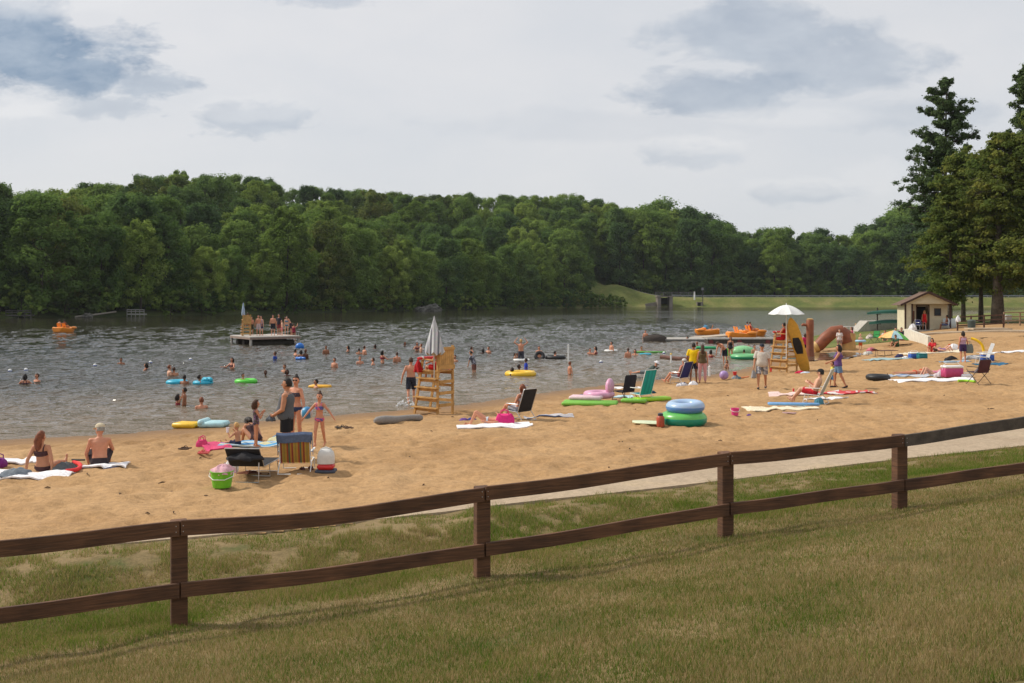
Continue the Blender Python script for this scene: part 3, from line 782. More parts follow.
def cypress(H, seed, rad, low, r0, n=240):
    rng = np.random.default_rng(seed); C = []; r = []; mb = MB()
    pts = [Vector((.3 * math.sin(2 * t + seed), .2 * math.sin(3 * t), H * .96 * t)) for t in np.linspace(0, 1, 10)]; pts[0].z = -.6
    mb.tube(pts, [r0 * 1.4, r0 * 1.08] + [r0 * (1.02 - .93 * t) for t in np.linspace(0, 1, 10)[2:]], 12)
    while len(C) < n:
        t = rng.random() ** .85; z = (low + (1 - low) * t) * H
        L = rad * (1 - t) ** .55 * (.72 + .28 * math.sin(9 * t + seed)) + .5; a = rng.random() * 6.283; l = L * rng.uniform(.5, 1.12)
        b = Vector((0, 0, z + .10 * l)); e = Vector((math.cos(a) * l, math.sin(a) * l, z - .08 * l + rng.normal() * .2))
        mb.tube([b, b.lerp(e, .5) + Vector((0, 0, .08 * l)), e], [r0 * .14, r0 * .09, r0 * .03], 5)
        for q in (.42, .68, .95):
            C.append(b.lerp(e, q) + Vector(rng.normal(size=3) * .25)); r.append(rng.uniform(.45, .95) * (.7 + .5 * q) * (.8 + .4 * (1 - t)))
    V, Fc, at = cards(np.array(C), np.array(r), 66, np.full(len(C) * 66, .30), rng, .55, .6, .55, .4)
    return np_mesh('crown', V, Fc, TREEC['cypress'], False, {'rnd': at}), mb.mesh('trunk', BARKP)
def near_tree(name, label, px, Y, H, build):
    x = (px - CX) / F * Y; z = float(zt(x, Y))
    c, t = build
    tree_thing(name, label, 'tree', (x, Y, z - .1), c, t, random.random() * 6, (1, 1, 1), None)
near_tree('pine_tree', 'tall dark pine with open layered branches standing behind the beach hut', 945, 108, 26.2, pine(26.2, 3, .27, .20))
near_tree('pine_tree', 'tall dark pine at the right picture edge rising above the yellow-green cypresses', 1032, 104, 26.5, pine(26.5, 9, .3, .165))
near_tree('cypress_tree', 'shorter yellow-green cypress directly behind the beach hut', 948, 95, 13.6, cypress(13.6, 5, 4.6, .20, .22, 330))
near_tree('cypress_tree', 'yellow-green cypress right of the beach hut with a slim straight trunk', 964, 101, 17.2, cypress(17.2, 6, 5.4, .20, .19, 430))
near_tree('cypress_tree', 'yellow-green cypress with a slim trunk behind the brown walkway railing', 983, 97, 16.2, cypress(16.2, 7, 5.2, .20, .2, 420))
near_tree('cypress_tree', 'big yellow-green cypress with the thickest trunk beside the brown railing', 1001, 92, 17.6, cypress(17.6, 8, 5.6, .21, .48, 480))
near_tree('cypress_tree', 'yellow-green cypress cut by the right picture edge', 1040, 90, 19.0, cypress(19.0, 12, 5.8, .20, .4, 460))
# ================================================================== people
SKIN = {'fair': lin((214, 164, 136)), 'tan': lin((186, 130, 98)), 'brown': lin((150, 98, 70)), 'red': lin((202, 140, 110)), 'dark': lin((92, 58, 42))}
HAIRC = {'brown': lin((72, 48, 34)), 'dark': lin((34, 26, 22)), 'blond': lin((190, 150, 92)), 'grey': lin((150, 145, 138)), 'auburn': lin((120, 66, 40))}
def skin_mat(k): return pm('skin_' + k, SKIN[k], .55, .08, 14, trans=.12)
def cloth(name, rgb): return pm('cloth_' + name, lin(rgb), .9, .16, 22, .25, 60)
EYE = pm('eye_dark', (.02, .015, .012), .3, .05); LIP = pm('lip', (.35, .12, .10), .5, .05)
BODIES = []
FWD, UP, RT = Vector((0, 1, 0)), Vector((0, 0, 1)), Vector((1, 0, 0))
def V3(*a): return Vector(a).normalized()
STAND = dict(la=((-.22, .0, -1), (-.10, .16, -1)), ra=((.22, .0, -1), (.10, .16, -1)), ll=((-.06, .02, -1), (-.02, -.04, -1)), rl=((.06, .02, -1), (.02, -.04, -1)))
WALK = dict(la=((-.2, .30, -1), (-.10, .5, -1)), ra=((.2, -.35, -1), (.10, -.05, -1)), ll=((-.04, -.20, -1), (-.0, -.48, -1)), rl=((.05, .32, -1), (.02, .02, -1)))
SITBACK = dict(t=(0, -.24, 1), hd=(0, .1, 1), la=((-.40, -.42, -1), (-.10, -.12, -1)), ra=((.40, -.42, -1), (.10, -.12, -1)), ll=((-.20, 1, .10), (-.05, 1, -.12)), rl=((.20, 1, .10), (.05, 1, -.12)), seat=.10)
SITFWD = dict(t=(0, .22, 1), hd=(0, .3, 1), la=((-.25, .65, -.8), (.1, 1, -.15)), ra=((.25, .65, -.8), (-.1, 1, -.15)), ll=((-.25, .85, .62), (.1, .55, -.9)), rl=((.25, .85, .62), (-.1, .55, -.9)), seat=.10)
CHAIR = dict(t=(0, -.42, 1), hd=(0, -.05, 1), la=((-.35, .30, -1), (.1, 1, -.1)), ra=((.35, .30, -1), (-.1, 1, -.1)), ll=((-.14, 1, .30), (-.02, .62, -.8)), rl=((.14, 1, .30), (.02, .62, -.8)), seat=.30)
HIGHCHAIR = dict(t=(0, -.12, 1), hd=(0, .1, 1), la=((-.3, .5, -.9), (.1, 1, -.3)), ra=((.3, .5, -.9), (-.1, 1, -.3)), ll=((-.14, 1, .0), (-.02, .1, -1)), rl=((.14, 1, .0), (.02, .1, -1)), seat=0)
LIE = dict(t=(0, -1, .06), hd=(0, -1, .22), la=((-.6, .7, -.12), (.1, 1, .1)), ra=((.6, .7, -.12), (-.1, 1, .1)), ll=((-.1, .80, .62), (0, .42, -.9)), rl=((.1, .80, .58), (0, .5, -.9)), seat=.11)
PRONE = dict(t=(0, 1, .05), hd=(0, 1, .12), la=((-.8, .5, -.12), (.3, 1, .0)), ra=((.8, .5, -.12), (-.3, 1, 0)), ll=((-.12, -1, -.03), (0, -1, .02)), rl=((.12, -1, -.03), (0, -1, .02)), seat=.12)
BEND = dict(t=(0, .95, .45), hd=(0, 1, .2), la=((-.1, .35, -1), (0, .2, -1)), ra=((.1, .35, -1), (0, .2, -1)), ll=((-.1, -.04, -1), (0, -.05, -1)), rl=((.1, -.04, -1), (0, -.05, -1)))
ARMSUP = dict(STAND, la=((-.55, .3, .75), (.25, .3, 1)), ra=((.55, .3, .75), (-.25, .3, 1)))
def PZ(base, **kw): d = dict(base); d.update(kw); return d

def ringpts(c, a, b, ra, rb, n=16):
    return [c + a * (ra * math.cos(2 * math.pi * j / n)) + b * (rb * math.sin(2 * math.pi * j / n)) for j in range(n)]
TORSO_M = [(-.105, .07, .06), (-.09, .135, .085), (-.03, .163, .108), (.04, .160, .110), (.13, .148, .103), (.22, .148, .103), (.32, .170, .117), (.40, .186, .110), (.455, .160, .082), (.50, .075, .062), (.515, .04, .04)]
TORSO_F = [(-.105, .07, .06), (-.09, .140, .090), (-.03, .172, .118), (.04, .160, .108), (.13, .128, .092), (.22, .126, .092), (.32, .150, .120), (.40, .160, .098), (.455, .140, .074), (.50, .065, .056), (.515, .035, .035)]
def person(label, at, H, head, pose, skin='tan', sex='m', hair=('short', 'brown'), wear=(), group=None, fat=1.0, yaw=0., scale_head=None, vox=None, legs=True, lift=0., cat='person', child=None, props=()):
    """one continuous body; hair and clothes are its children. at: world point of the ground beneath. head: 0 faces away from the camera, 180 towards it, 90 left"""
    k = H / 1.75; child = (H < 1.4) if child is None else child
    hs = (scale_head or (1.0 if H > 1.55 else 1 + (1.55 - H) * .55)) * (k if H > 1.55 else k)
    t = V3(*pose.get('t', (0, 0, 1))); hd = V3(*pose.get('hd', t))
    sx = (RT - t * RT.dot(t)).normalized(); fr = t.cross(sx) * -1.0
    if fr.dot(Vector((0, 1, .001))) < 0 and abs(t.z) > .5: fr = -fr
    if abs(t.z) <= .5: fr = Vector((0, 0, 1)) if t.y < 0 else Vector((0, 0, -1))
    T = TORSO_F if sex == 'f' else TORSO_M
    if child: T = [(h, a * (.86 if h < .3 else .80), b * .92) for h, a, b in T]
    sw = (.150 if sex == 'f' else .172) * (.86 if child else 1)
    def tc(h, off=0.): return t * (h * k) + fr * (off * k)
    def torso(rows, infl=0.):
        out = []
        for h, a, b in rows:
            belly = max(0, fat - 1) * math.exp(-((h - .1) / .16) ** 2)
            out.append(ringpts(tc(h, belly * .11), sx, fr, (a * (1 + (fat - 1) * .75) + infl) * k, (b * (1 + (fat - 1) * .4) + belly * .10 + infl) * k))
        return out
    mb = MB()
    mb.rings(torso(T))
    if sex == 'f' and not child:
        for s in (-1, 1): mb.ell(tc(.325, .085) + sx * (s * .065 * k), (.06 * k, .06 * k, .055 * k), 10, 6)
    # neck and head
    nb = tc(.49); hc = tc(.515) + hd * (.155 * hs)
    mb.cap(nb - t * .03 * k, hc - hd * (.05 * hs), .058 * k, .052 * k)
    hq = Matrix.Rotation(R(yaw), 3, hd)
    hf = fr if abs(t.z) <= .5 else FWD
    hf = (hf - hd * hf.dot(hd)).normalized(); hf = hq @ hf; hr = hf.cross(hd).normalized()
    HM = Matrix((hr, hf, hd)).transposed().to_4x4()
    mb.ell(hc, (.076 * hs, .098 * hs, .112 * hs), 14, 9, HM)
    mb.ell(hc + hf * .03 * hs - hd * .055 * hs, (.056 * hs, .062 * hs, .062 * hs), 12, 7, HM)          # jaw
    mb.cap(hc + hf * .092 * hs + hd * .008 * hs, hc + hf * .112 * hs - hd * .022 * hs, .012 * hs, .017 * hs, 8)   # nose
    for s in (-1, 1): mb.ell(hc + hr * (s * .078 * hs) - hd * .005 * hs, (.013 * hs, .022 * hs, .032 * hs), 8, 6, HM)
    # arms and hands
    ends = {}
    for s, key in ((-1, 'la'), (1, 'ra')):
        ud, fd = V3(*pose[key][0]), V3(*pose[key][1])
        sh = tc(.438) + sx * (s * sw * k * (1 + (fat - 1) * .5)); e = sh + ud * (.29 * k); w = e + fd * (.25 * k)
        fa = .5 + .5 * fat
        mb.cap(tc(.43) + sx * (s * (sw - .06) * k), sh, .07 * k * fa, .056 * k * fa); mb.cap(sh, e, .053 * k * fa, .040 * k * fa); mb.cap(e, w, .041 * k * fa, .027 * k)
        d = fd; inner = (-sx * s + fr * .3); pn = (inner - d * inner.dot(d)).normalized(); spd = d.cross(pn).normalized()
        if spd.dot(fr if abs(d.dot(fr)) < .8 else UP) < 0: spd = -spd
        HK = k * 1.0
        mb.cap(w, w + d * .035 * HK, .027 * HK, .030 * HK, 8)
        PM = Matrix((spd, pn, d)).transposed().to_4x4()
        mb.ell(w + d * .060 * HK, (.042 * HK, .018 * HK, .052 * HK), 10, 6, PM)
        for i, (o2, ln) in enumerate(((-.033, .058), (-.011, .070), (.011, .076), (.033, .068))):
            b0 = w + (d * .092 + spd * o2) * HK; b1 = b0 + (d * .55 + pn * .16 + spd * o2 * 2.4).normalized() * (ln * .55 * HK); b2 = b1 + (d * .5 + pn * .42).normalized() * (ln * .5 * HK)
            mb.cap(b0, b1, .0098 * HK, .0092 * HK, 6); mb.cap(b1, b2, .0092 * HK, .0078 * HK, 6)
        th = w + (d * .035 + spd * .034) * HK
        mb.cap(th, th + (d * .6 + spd * .7 + pn * .3).normalized() * .045 * HK, .0125 * HK, .010 * HK, 6)
        mb.cap(th + (d * .6 + spd * .7 + pn * .3).normalized() * .045 * HK, th + (d * 1.4 + spd * .9 + pn * .6).normalized() * .078 * HK, .010 * HK, .0085 * HK, 6)
        ends[key] = (sh, e, w, w + d * .1 * HK)
    # legs and feet
    hipw = (.092 if sex == 'f' else .086) * (.85 if child else 1) * (1 + (fat - 1) * .6)
    legk = .93 if child else 1.0
    zmin = -.09 * k
    L = {}
    for s, key in ((-1, 'll'), (1, 'rl')):
        td, sd = V3(*pose[key][0]), V3(*pose[key][1])
        hp = sx * (s * hipw * k) - t * .03 * k; kn = hp + td * (.425 * k * legk); an = kn + sd * (.405 * k * legk)
        fdir = pose.get('foot'); fdir = V3(*fdir) if fdir else (FWD - sd * FWD.dot(sd) if abs(sd.z) > .5 else UP * 1.0 + FWD * .35).normalized()
        if pose.get('prone'): fdir = V3(0, -1, -.1)
        lf = .6 + .4 * fat
        if legs:
            mb.cap(hp, kn, (.088 if sex == 'f' else .083) * k * lf * (.88 if child else 1), .055 * k * lf); mb.cap(kn, an, .053 * k * lf, .036 * k)
            mb.cap(kn.lerp(an, .18) - fdir * .012 * k, kn.lerp(an, .5) - fdir * .012 * k, .054 * k * lf, .044 * k)
            hl = an + sd * .055 * k - fdir * .045 * k; toe = an + sd * .062 * k + fdir * .15 * k
            mb.cap(an, hl, .036 * k, .034 * k); mb.cap(hl, toe, .034 * k, .026 * k); mb.cap(an, toe.lerp(hl, .35), .034 * k, .03 * k)
            zmin = min(zmin, hl.z - .034 * k, toe.z - .026 * k)
        L[key] = (hp, kn, an, sd, fdir)
    zoff = -zmin if 'seat' not in pose else pose['seat'] * (k if pose['seat'] < .2 else 1)
    root = Vector(at) + Vector((0, 0, lift)); zo = Vector((0, 0, zoff))
    mb.v = [v + zo for v in mb.v]
    o = obj('person', mb, None, None, root, R(head)); tag(o, label, cat, group)
    dist = root.y
    vx = vox or (.0115 if dist < 30 else .013 if dist < 48 else .018 if dist < 75 else .026)
    rm = o.modifiers.new('r', 'REMESH'); rm.mode = 'VOXEL'; rm.voxel_size = vx; rm.use_smooth_shade = True
    s2 = o.modifiers.new('s', 'SMOOTH'); s2.factor = .5; s2.iterations = 2
    eyes = [hc + zo + hf * .088 * hs + hr * (s * .033 * hs) + hd * .012 * hs for s in (-1, 1)]
    BODIES.append((o, skin_mat(skin), eyes, hc + zo + hf * .1 * hs - hd * .058 * hs, hs))
    # --- hair
    def child_part(name, m, mat, lab=None):
        m.v = [v + zo for v in m.v]
        c = obj(name, m, mat, o)
        if lab: c['label'] = lab
        return c
    st, hcol = hair
    hm = pm('hair_' + hcol, HAIRC[hcol], .6, .35, 30, .5, 90) if hcol in HAIRC else None
    if st not in ('none', 'bald'):
        h = MB()
        rows = []
        for i in range(8):
            u = i / 7; z = -.055 + .185 * u
            rr = math.sqrt(max(0.02, 1 - ((z - .0) / .134) ** 2))
            row = []
            for j in range(16):
                a = 2 * math.pi * j / 16
                x = math.cos(a) * .086 * rr; y = math.sin(a) * .108 * rr
                if y > 0 and z < .058: y = min(y, .012 + .02 * random.random()) ; x *= 1.0
                row.append(hc + HM.to_3x3() @ Vector((x * hs, (y - .006) * hs, (z + .004 + .006 * random.random()) * hs)))
            rows.append(row)
        h.rings(rows)
        if st == 'long':
            b = hc - hf * .065 * hs
            h.tube([b + hd * .03 * hs, b - hf * .03 * hs - hd * .10 * hs, b - hf * .045 * hs - t * .25 * k, b - hf * .02 * hs - t * .40 * k], [.07 * hs, .085 * hs, .075 * hs, .022 * hs], 10)
        if st == 'mid':
            b = hc - hf * .045 * hs
            h.tube([b + hd * .03 * hs, b - hf * .02 * hs - hd * .08 * hs, b - hf * .02 * hs - hd * .17 * hs], [.08 * hs, .088 * hs, .05 * hs], 10)
            for s in (-1, 1): h.tube([hc + hr * s * .07 * hs + hd * .04 * hs, hc + hr * s * .082 * hs - hd * .06 * hs, hc + hr * s * .07 * hs - hd * .14 * hs], [.03 * hs, .032 * hs, .015 * hs], 7)
        if st == 'bun': h.ell(hc + hd * .125 * hs - hf * .035 * hs, (.042 * hs, .042 * hs, .045 * hs), 10, 6)
        child_part('hair', h, hm)
    for wv in wear:
        g, col = wv[0], wv[1]; cm = col if not isinstance(col, tuple) else cloth('%02x%02x%02x' % tuple(int(c) for c in col), col)
        if g in ('trunks', 'shorts', 'pants', 'briefs', 'skirt'):
            m = MB(); top = {'briefs': .02, 'skirt': .07}.get(g, .07)
            rows = [r for r in T if r[0] <= top] + [(top, np.interp(top, [r[0] for r in T], [r[1] for r in T]), np.interp(top, [r[0] for r in T], [r[2] for r in T]))]
            m.rings(torso(rows, .014))
            fr_ = {'trunks': .82, 'shorts': .70, 'pants': 1.0, 'briefs': .0, 'skirt': .55}[g]
            if fr_:
                for key in ('ll', 'rl'):
                    hp, kn, an, sd, fdv = L[key]
                    m.tube([hp + (hp - kn) * .05, hp.lerp(kn, .35 * fr_), hp.lerp(kn, fr_)], [(.100 if sex == 'f' else .096) * k * (.55 + .45 * fat) * (.9 if child else 1), .097 * k * (.5 + .5 * fat), (.092 if g != 'pants' else .07) * k * (.5 + .5 * fat)], 14)
                    if g == 'pants': m.tube([kn, kn.lerp(an, .95)], [.07 * k, .052 * k], 12)
            child_part({'briefs': 'swim_briefs', 'trunks': 'swim_trunks', 'pants': 'trousers'}.get(g, g), m, cm)
        elif g in ('tank', 'tshirt', 'onepiece', 'bra', 'bandeau'):
            lo, hi = {'tank': (-.06, .46), 'tshirt': (-.10, .475), 'onepiece': (-.11, .40), 'bra': (.275, .375), 'bandeau': (.275, .375)}[g]
            hsn = [r[0] for r in T]; hh = sorted(set([lo] + [h for h in hsn if lo < h < hi] + [hi]))
            inf = .022 if g in ('tank', 'tshirt') else .012
            m = MB(); m.rings(torso([(h, np.interp(h, hsn, [r[1] for r in T]) * (1.03 if g in ('tank', 'tshirt') and h < .2 else 1), np.interp(h, hsn, [r[2] for r in T]) + (.035 if sex == 'f' and not child and .27 < h < .39 else 0)) for h in hh], inf))
            if g in ('bra', 'onepiece', 'tank'):
                for s in (-1, 1): m.tube([tc(hi - .01, .10) + sx * s * .085 * k, tc(.475, .045) + sx * s * .075 * k, tc(.49, -.01) + sx * s * .075 * k, tc(.44, -.085) + sx * s * .07 * k, tc(hi - .02, -.10) + sx * s * .06 * k], (.014 if g != 'tank' else .030) * k, 7)
            if g == 'tshirt':
                for key in ('la', 'ra'):
                    sh, e, w, hn = ends[key]
                    m.tube([tc(.42) + (sh - tc(.42)) * .55, sh + (sh - e) * .05, sh.lerp(e, .35), sh.lerp(e, .72)], [.085 * k, .085 * k * (.6 + .4 * fat), .078 * k * (.6 + .4 * fat), .075 * k * (.6 + .4 * fat)], 12)
            child_part({'bra': 'bikini_top', 'bandeau': 'bikini_top', 'onepiece': 'swimsuit', 'tank': 'tank_top', 'tshirt': 'shirt'}[g], m, cm)
        elif g in ('cap', 'hat'):
            m = MB()
            rows = [[hc + HM.to_3x3() @ Vector((math.cos(2 * math.pi * j / 16) * q * hs, (math.sin(2 * math.pi * j / 16) * q * 1.2 - .004) * hs, zz * hs)) for j in range(16)] for q, zz in ((.088, .035), (.090, .07), (.078, .105), (.045, .128), (.01, .134))]
            m.rings(rows)
            if g == 'cap': m.slab([[hc + hr * (x * .075 * hs) + hf * ((.085 + y * .075 * (1 - .35 * x * x)) * hs) + hd * ((.042 - .012 * y) * hs) for x in (-1, -.5, 0, .5, 1)] for y in (0, .5, 1)], .008 * hs)
            else: m.rings([[hc + HM.to_3x3() @ Vector((math.cos(2 * math.pi * j / 16) * q * hs, math.sin(2 * math.pi * j / 16) * q * hs, zz * hs)) for j in range(16)] for q, zz in ((.085, .03), (.085, .045), (.165, .035), (.165, .025))])
            child_part(g, m, cm)
        elif g == 'sunglasses':
            m = MB()
            for s in (-1, 1): m.ell(hc + hf * .094 * hs + hr * (s * .034 * hs) + hd * .014 * hs, (.028 * hs, .010 * hs, .02 * hs), 8, 5, HM)
            m.tube([hc + hf * .10 * hs - hr * .03 * hs + hd * .016 * hs, hc + hf * .10 * hs + hr * .03 * hs + hd * .016 * hs], .004 * hs, 5)
            child_part('sunglasses', m, EYE)
        elif g == 'shoes':
            m = MB()
            for key in ('ll', 'rl'):
                hp, kn, an, sd, fdv = L[key]
                m.tube([an + sd * .058 * k - fdv * .06 * k, an + sd * .055 * k - fdv * .03 * k, an + sd * .058 * k + fdv * .08 * k, an + sd * .066 * k + fdv * .175 * k], [.036 * k, .046 * k, .042 * k, .028 * k], 10)
            child_part('sandals', m, cm)
    o['_w'] = 0; del o['_w']
    # world positions of the hands, for the things they hold
    M = Matrix.Translation(root) @ Matrix.Rotation(R(head), 4, 'Z')
    return o, {k2: M @ (v[3] + zo) for k2, v in ends.items()}
def finish_bodies():
    dg = bpy.context.evaluated_depsgraph_get(); dg.update()
    for o, mat, eyes, mouth, hs in BODIES:
        me = bpy.data.meshes.new_from_object(o.evaluated_get(dg))
        o.modifiers.clear(); old = o.data; o.data = me; bpy.data.meshes.remove(old)
        me.name = 'person'; me.materials.clear(); me.materials.append(mat); me.materials.append(EYE); me.materials.append(LIP)
        n = len(me.polygons)
        vc = np.empty(len(me.vertices) * 3, np.float32); me.vertices.foreach_get('co', vc); vc = vc.reshape(-1, 3)
        st = np.empty(n, np.int32); me.polygons.foreach_get('loop_start', st)
        lv = np.empty(len(me.loops), np.int32); me.loops.foreach_get('vertex_index', lv)
        c = vc[lv[st]]
        mi = np.zeros(n, np.int32)
        for e in eyes: mi[np.linalg.norm(c - np.array(e), axis=1) < .017 * hs] = 1
        mi[np.linalg.norm((c - np.array(mouth)) * np.array([.6, 1, 1.6]), axis=1) < .02 * hs] = 2
        me.polygons.foreach_set('material_index', mi); me.polygons.foreach_set('use_smooth', np.full(n, True)); me.update()
def swimmer(label, px, py, skin='tan', hair=('short', 'dark'), head=None, deep=.30, H=1.7, sex='m', wear=(), arms=None, group=None, z=0.):
    """someone standing or swimming; py is the row where the water meets the body"""
    w = W(px, py, 0.0)
    k = H / 1.75
    pose = PZ(STAND, seat=0)
    pose.update(arms or {})
    h = random.uniform(0, 360) if head is None else head
    # the water cuts the figure 'deep' metres below the crown
    return person(label, w + Vector((0, 0, deep - 0.79 * k + z)), H, h, pose, skin, sex, hair, wear, group, legs=False, vox=.024 if w.y > 55 else .018)
# ================================================================== object builders
WHITEM = pm('white_paint', (.78, .78, .76), .5, .06); STEEL = pm('steel', (.55, .55, .56), .35, .1, metal=.8); BLACKM = pm('black_fabric', (.022, .021, .024), .9, .3)
WOODY = pm('yellow_pine', (.50, .285, .095), .7, .22, 5, .3, 30); WOODR = pm('red_brown_wood', (.17, .062, .032), .7, .25, 5, .3); CREAM = pm('cream_boards', (.66, .59, .42), .8, .08, 3)
REDM = pm('red_plastic', (.62, .035, .035), .4, .1); BLUEM = pm('blue_plastic', (.03, .10, .42), .4, .15); ORANGEM = pm('orange_hull', (.80, .27, .03), .35, .1, 3); DARKW = pm('dark_weathered_wood', (.06, .05, .042), .9, .3, 4)
GREYW = pm('grey_weathered_wood', (.36, .34, .31), .9, .2, 4); GREENC = pm('green_canoe', (.012, .085, .055), .4, .15); RUBBER = pm('black_rubber', (.016, .016, .018), .5, .25, 6)
def rotm(x=0, y=0, z=0): return Matrix.Rotation(R(z), 4, 'Z') @ Matrix.Rotation(R(y), 4, 'Y') @ Matrix.Rotation(R(x), 4, 'X')
def zg(x, y):
    z = float(zt(x, y))
    return z + (float(sand_relief(x, y, shore(x, y))) if y < 69 and float(lawn_u(x, y)) < 0 else 0)
def towel(px, py, w, l, rot, mat, label, cat='towel', name='beach_towel', amp=.035, thick=.012, round_=False, at=None, group=None):
    c = at or G(px, py); a = R(rot); P = []; n, m = 12, 18; sd = random.randint(0, 999)
    for i in range(n + 1):
        row = []
        for j in range(m + 1):
            u, v = (i / n - .5) * w, (j / m - .5) * l
            e = 1 + .06 * (float(vnoise(u * 3 + v, v * 3, .3, sd)) - .5)
            x, y = u * math.cos(a) - v * math.sin(a) * e, u * math.sin(a) * e + v * math.cos(a)
            z = zg(c.x + x, c.y + y) - c.z + .016 + amp * float(vnoise(c.x + x, c.y + y, .16, sd)) + amp * .6 * float(vnoise(c.x + x, c.y + y, .35, sd + 1))
            row.append((u, v, z))
        P.append(row)
    mb = MB().slab(P, .03)
    return solo(name, mb, mat, label, cat, c, a, group)
def pile(px, py, w, d, h, mat, label, name='clothes_heap', cat='clothes', rot=0., at=None, group=None, lift=0., rough=.55):
    """a crumpled soft heap with folds"""
    c = at or G(px, py); sd = random.randint(0, 9999); mb = MB(); rows = []; n = 26
    for i in range(9):
        f = i / 8; row = []
        for j in range(n):
            a = 2 * math.pi * j / n
            q = (1 - f ** 2.4) * (1 + rough * (float(vnoise(3 + math.cos(a) * 2.2 + f, 3 + math.sin(a) * 2.2, .55, sd)) - .5))
            zz = h * f * (1 + .5 * (float(vnoise(5 + math.cos(a) * 1.7 * (1 - f), 5 + math.sin(a) * 1.7 * (1 - f), .5, sd + 3)) - .5))
            zz += .10 * h * math.sin(5 * a + 9 * f + sd) * (f < .95)
            row.append((math.cos(a) * q * w / 2 + .02, math.sin(a) * q * d / 2, zz - .02 + lift))
        rows.append(row)
    mb.rings(rows)
    return solo(name, mb, mat, label, cat, c, R(rot), group)
def noodle(pts, r, mat, label, name='pool_noodle', cat='pool noodle'):
    c = Vector(pts[0]); mb = MB(); P = [Vector(p) - c for p in pts]
    S_ = []
    for i in range(len(P) - 1):
        p0, p1, p2, p3 = P[max(i - 1, 0)], P[i], P[i + 1], P[min(i + 2, len(P) - 1)]
        for k in range(6):
            t = k / 6
            S_.append(.5 * ((2 * p1) + (p2 - p0) * t + (2 * p0 - 5 * p1 + 4 * p2 - p3) * t * t + (3 * p1 - p0 - 3 * p2 + p3) * t ** 3))
    S_.append(P[-1]); mb.tube(S_, r, 10)
    return solo(name, mb, mat, label, cat, c)
def ring(px, py, Rm, r, mat, label, z=None, tilt=(0, 0, 0), at=None, name='swim_ring', cat='swim ring', flat=.85, group=None):
    c = at or (G(px, py) if z is None else W(px, py, 0) + Vector((0, 0, z)))
    mb = MB().torus((0, 0, r * .8), Rm, r, 36, 14, rotm(*tilt), flat)
    mb.tube([(Rm + r * .3, 0, r * 1.45), (Rm + r * .3, 0, r * 1.85)], .018, 8)
    return solo(name, mb, mat, label, cat, c, 0, group)
def beach_chair(px, py, rz, fab, frame, label, w=.56, seat=.24, backh=.62, rec=28, seatm=None, towelm=None, at=None, legsx=False, arms=True, flatrec=None, cat='beach chair'):
    """tubular folding chair facing local +y"""
    c = at or G(px, py)
    t = thing('beach_chair', label, cat, c, R(rz))
    b = R(rec); bx = lambda s: Vector((s * w / 2, -.22 - math.sin(b) * 0, seat))
    tops = [bx(s) + Vector((0, -math.sin(b) * backh, math.cos(b) * backh)) for s in (-1, 1)]
    # back sling
    P = []
    for i in range(9):
        f = i / 8
        P.append([(s * (w / 2 - .012), -.22 - math.sin(b) * backh * f - .028 * math.sin(math.pi * f) * (1 - abs(s)), seat + .01 + math.cos(b) * backh * f) for s in (-1, -.6, -.2, .2, .6, 1)])
    obj('backrest', MB().slab([[Vector(p) + Vector((0, .006, 0)) for p in r] for r in P], .006) if False else sheet(P, .008), fab, t)
    P = [[(s * (w / 2 - .012), -.22 + .46 * f, seat + .03 * f - .035 * math.sin(math.pi * f) * (1 - abs(s) * .6)) for s in (-1, -.5, 0, .5, 1)] for f in [i / 6 for i in range(7)]]
    obj('seat', MB().slab(P, .008), seatm or fab, t)
    fm = MB(); r = .0125
    fm.tube([bx(-1), tops[0] + Vector((0, 0, -.03)), tops[0] + Vector((.03, 0, .012)), tops[1] + Vector((-.03, 0, .012)), tops[1] + Vector((0, 0, -.03)), bx(1)], r, 8)
    for s in (-1, 1): fm.tube([bx(s), Vector((s * w / 2, .26, seat + .03))], r, 8)
    fm.tube([(-w / 2, .26, seat + .03), (w / 2, .26, seat + .03)], r, 8)
    obj('frame', fm, frame, t)
    for s in (-1, 1):
        if legsx:
            x = s * (w / 2 + .02)
            obj('leg', MB().tube([(x, .28, 0), (x, -.30, seat + .16)], r, 8), frame, t); obj('leg', MB().tube([(x + s * .015, -.34, 0), (x + s * .015, .26, seat + .14)], r, 8), frame, t)
        else:
            x = s * (w / 2 + .015)
            obj('leg', MB().tube([(x, .22, seat + .03), (x, .30, .01), (x * .2, .31, .01)], r, 8), frame, t)
            obj('leg', MB().tube([(x, -.20, seat), (x, -.42, .01), (x * .2, -.43, .01)], r, 8), frame, t)
        if arms:
            a = Vector((s * (w / 2 + .02), -.22 - math.sin(b) * .22, seat + .23))
            obj('armrest', MB().box((s * (w / 2 + .02), -.02, seat + .235), (.05, .50, .025), 0, None, .01), frame if not legsx else BLACKM, t)
    if towelm: pass
    return t
def sheet(P, th):
    """thin cloth of thickness th along -y from the rows P"""
    mb = MB(); n = len(P); k = len(P[0])
    mb.grid(P); nb = len(mb.v)
    for r in P: mb.v += [Vector(p) + Vector((0, -th, 0)) for p in r]
    for i in range(n - 1):
        for j in range(k - 1):
            a = nb + i * k + j; mb.f.append((a + k, a + k + 1, a + 1, a))
    edge = [i for i in range(k)] + [i * k + k - 1 for i in range(1, n)] + [(n - 1) * k + i for i in range(k - 2, -1, -1)] + [i * k for i in range(n - 2, 0, -1)]
    for a, b in zip(edge, edge[1:] + edge[:1]): mb.f.append((b, a, nb + a, nb + b))
    return mb
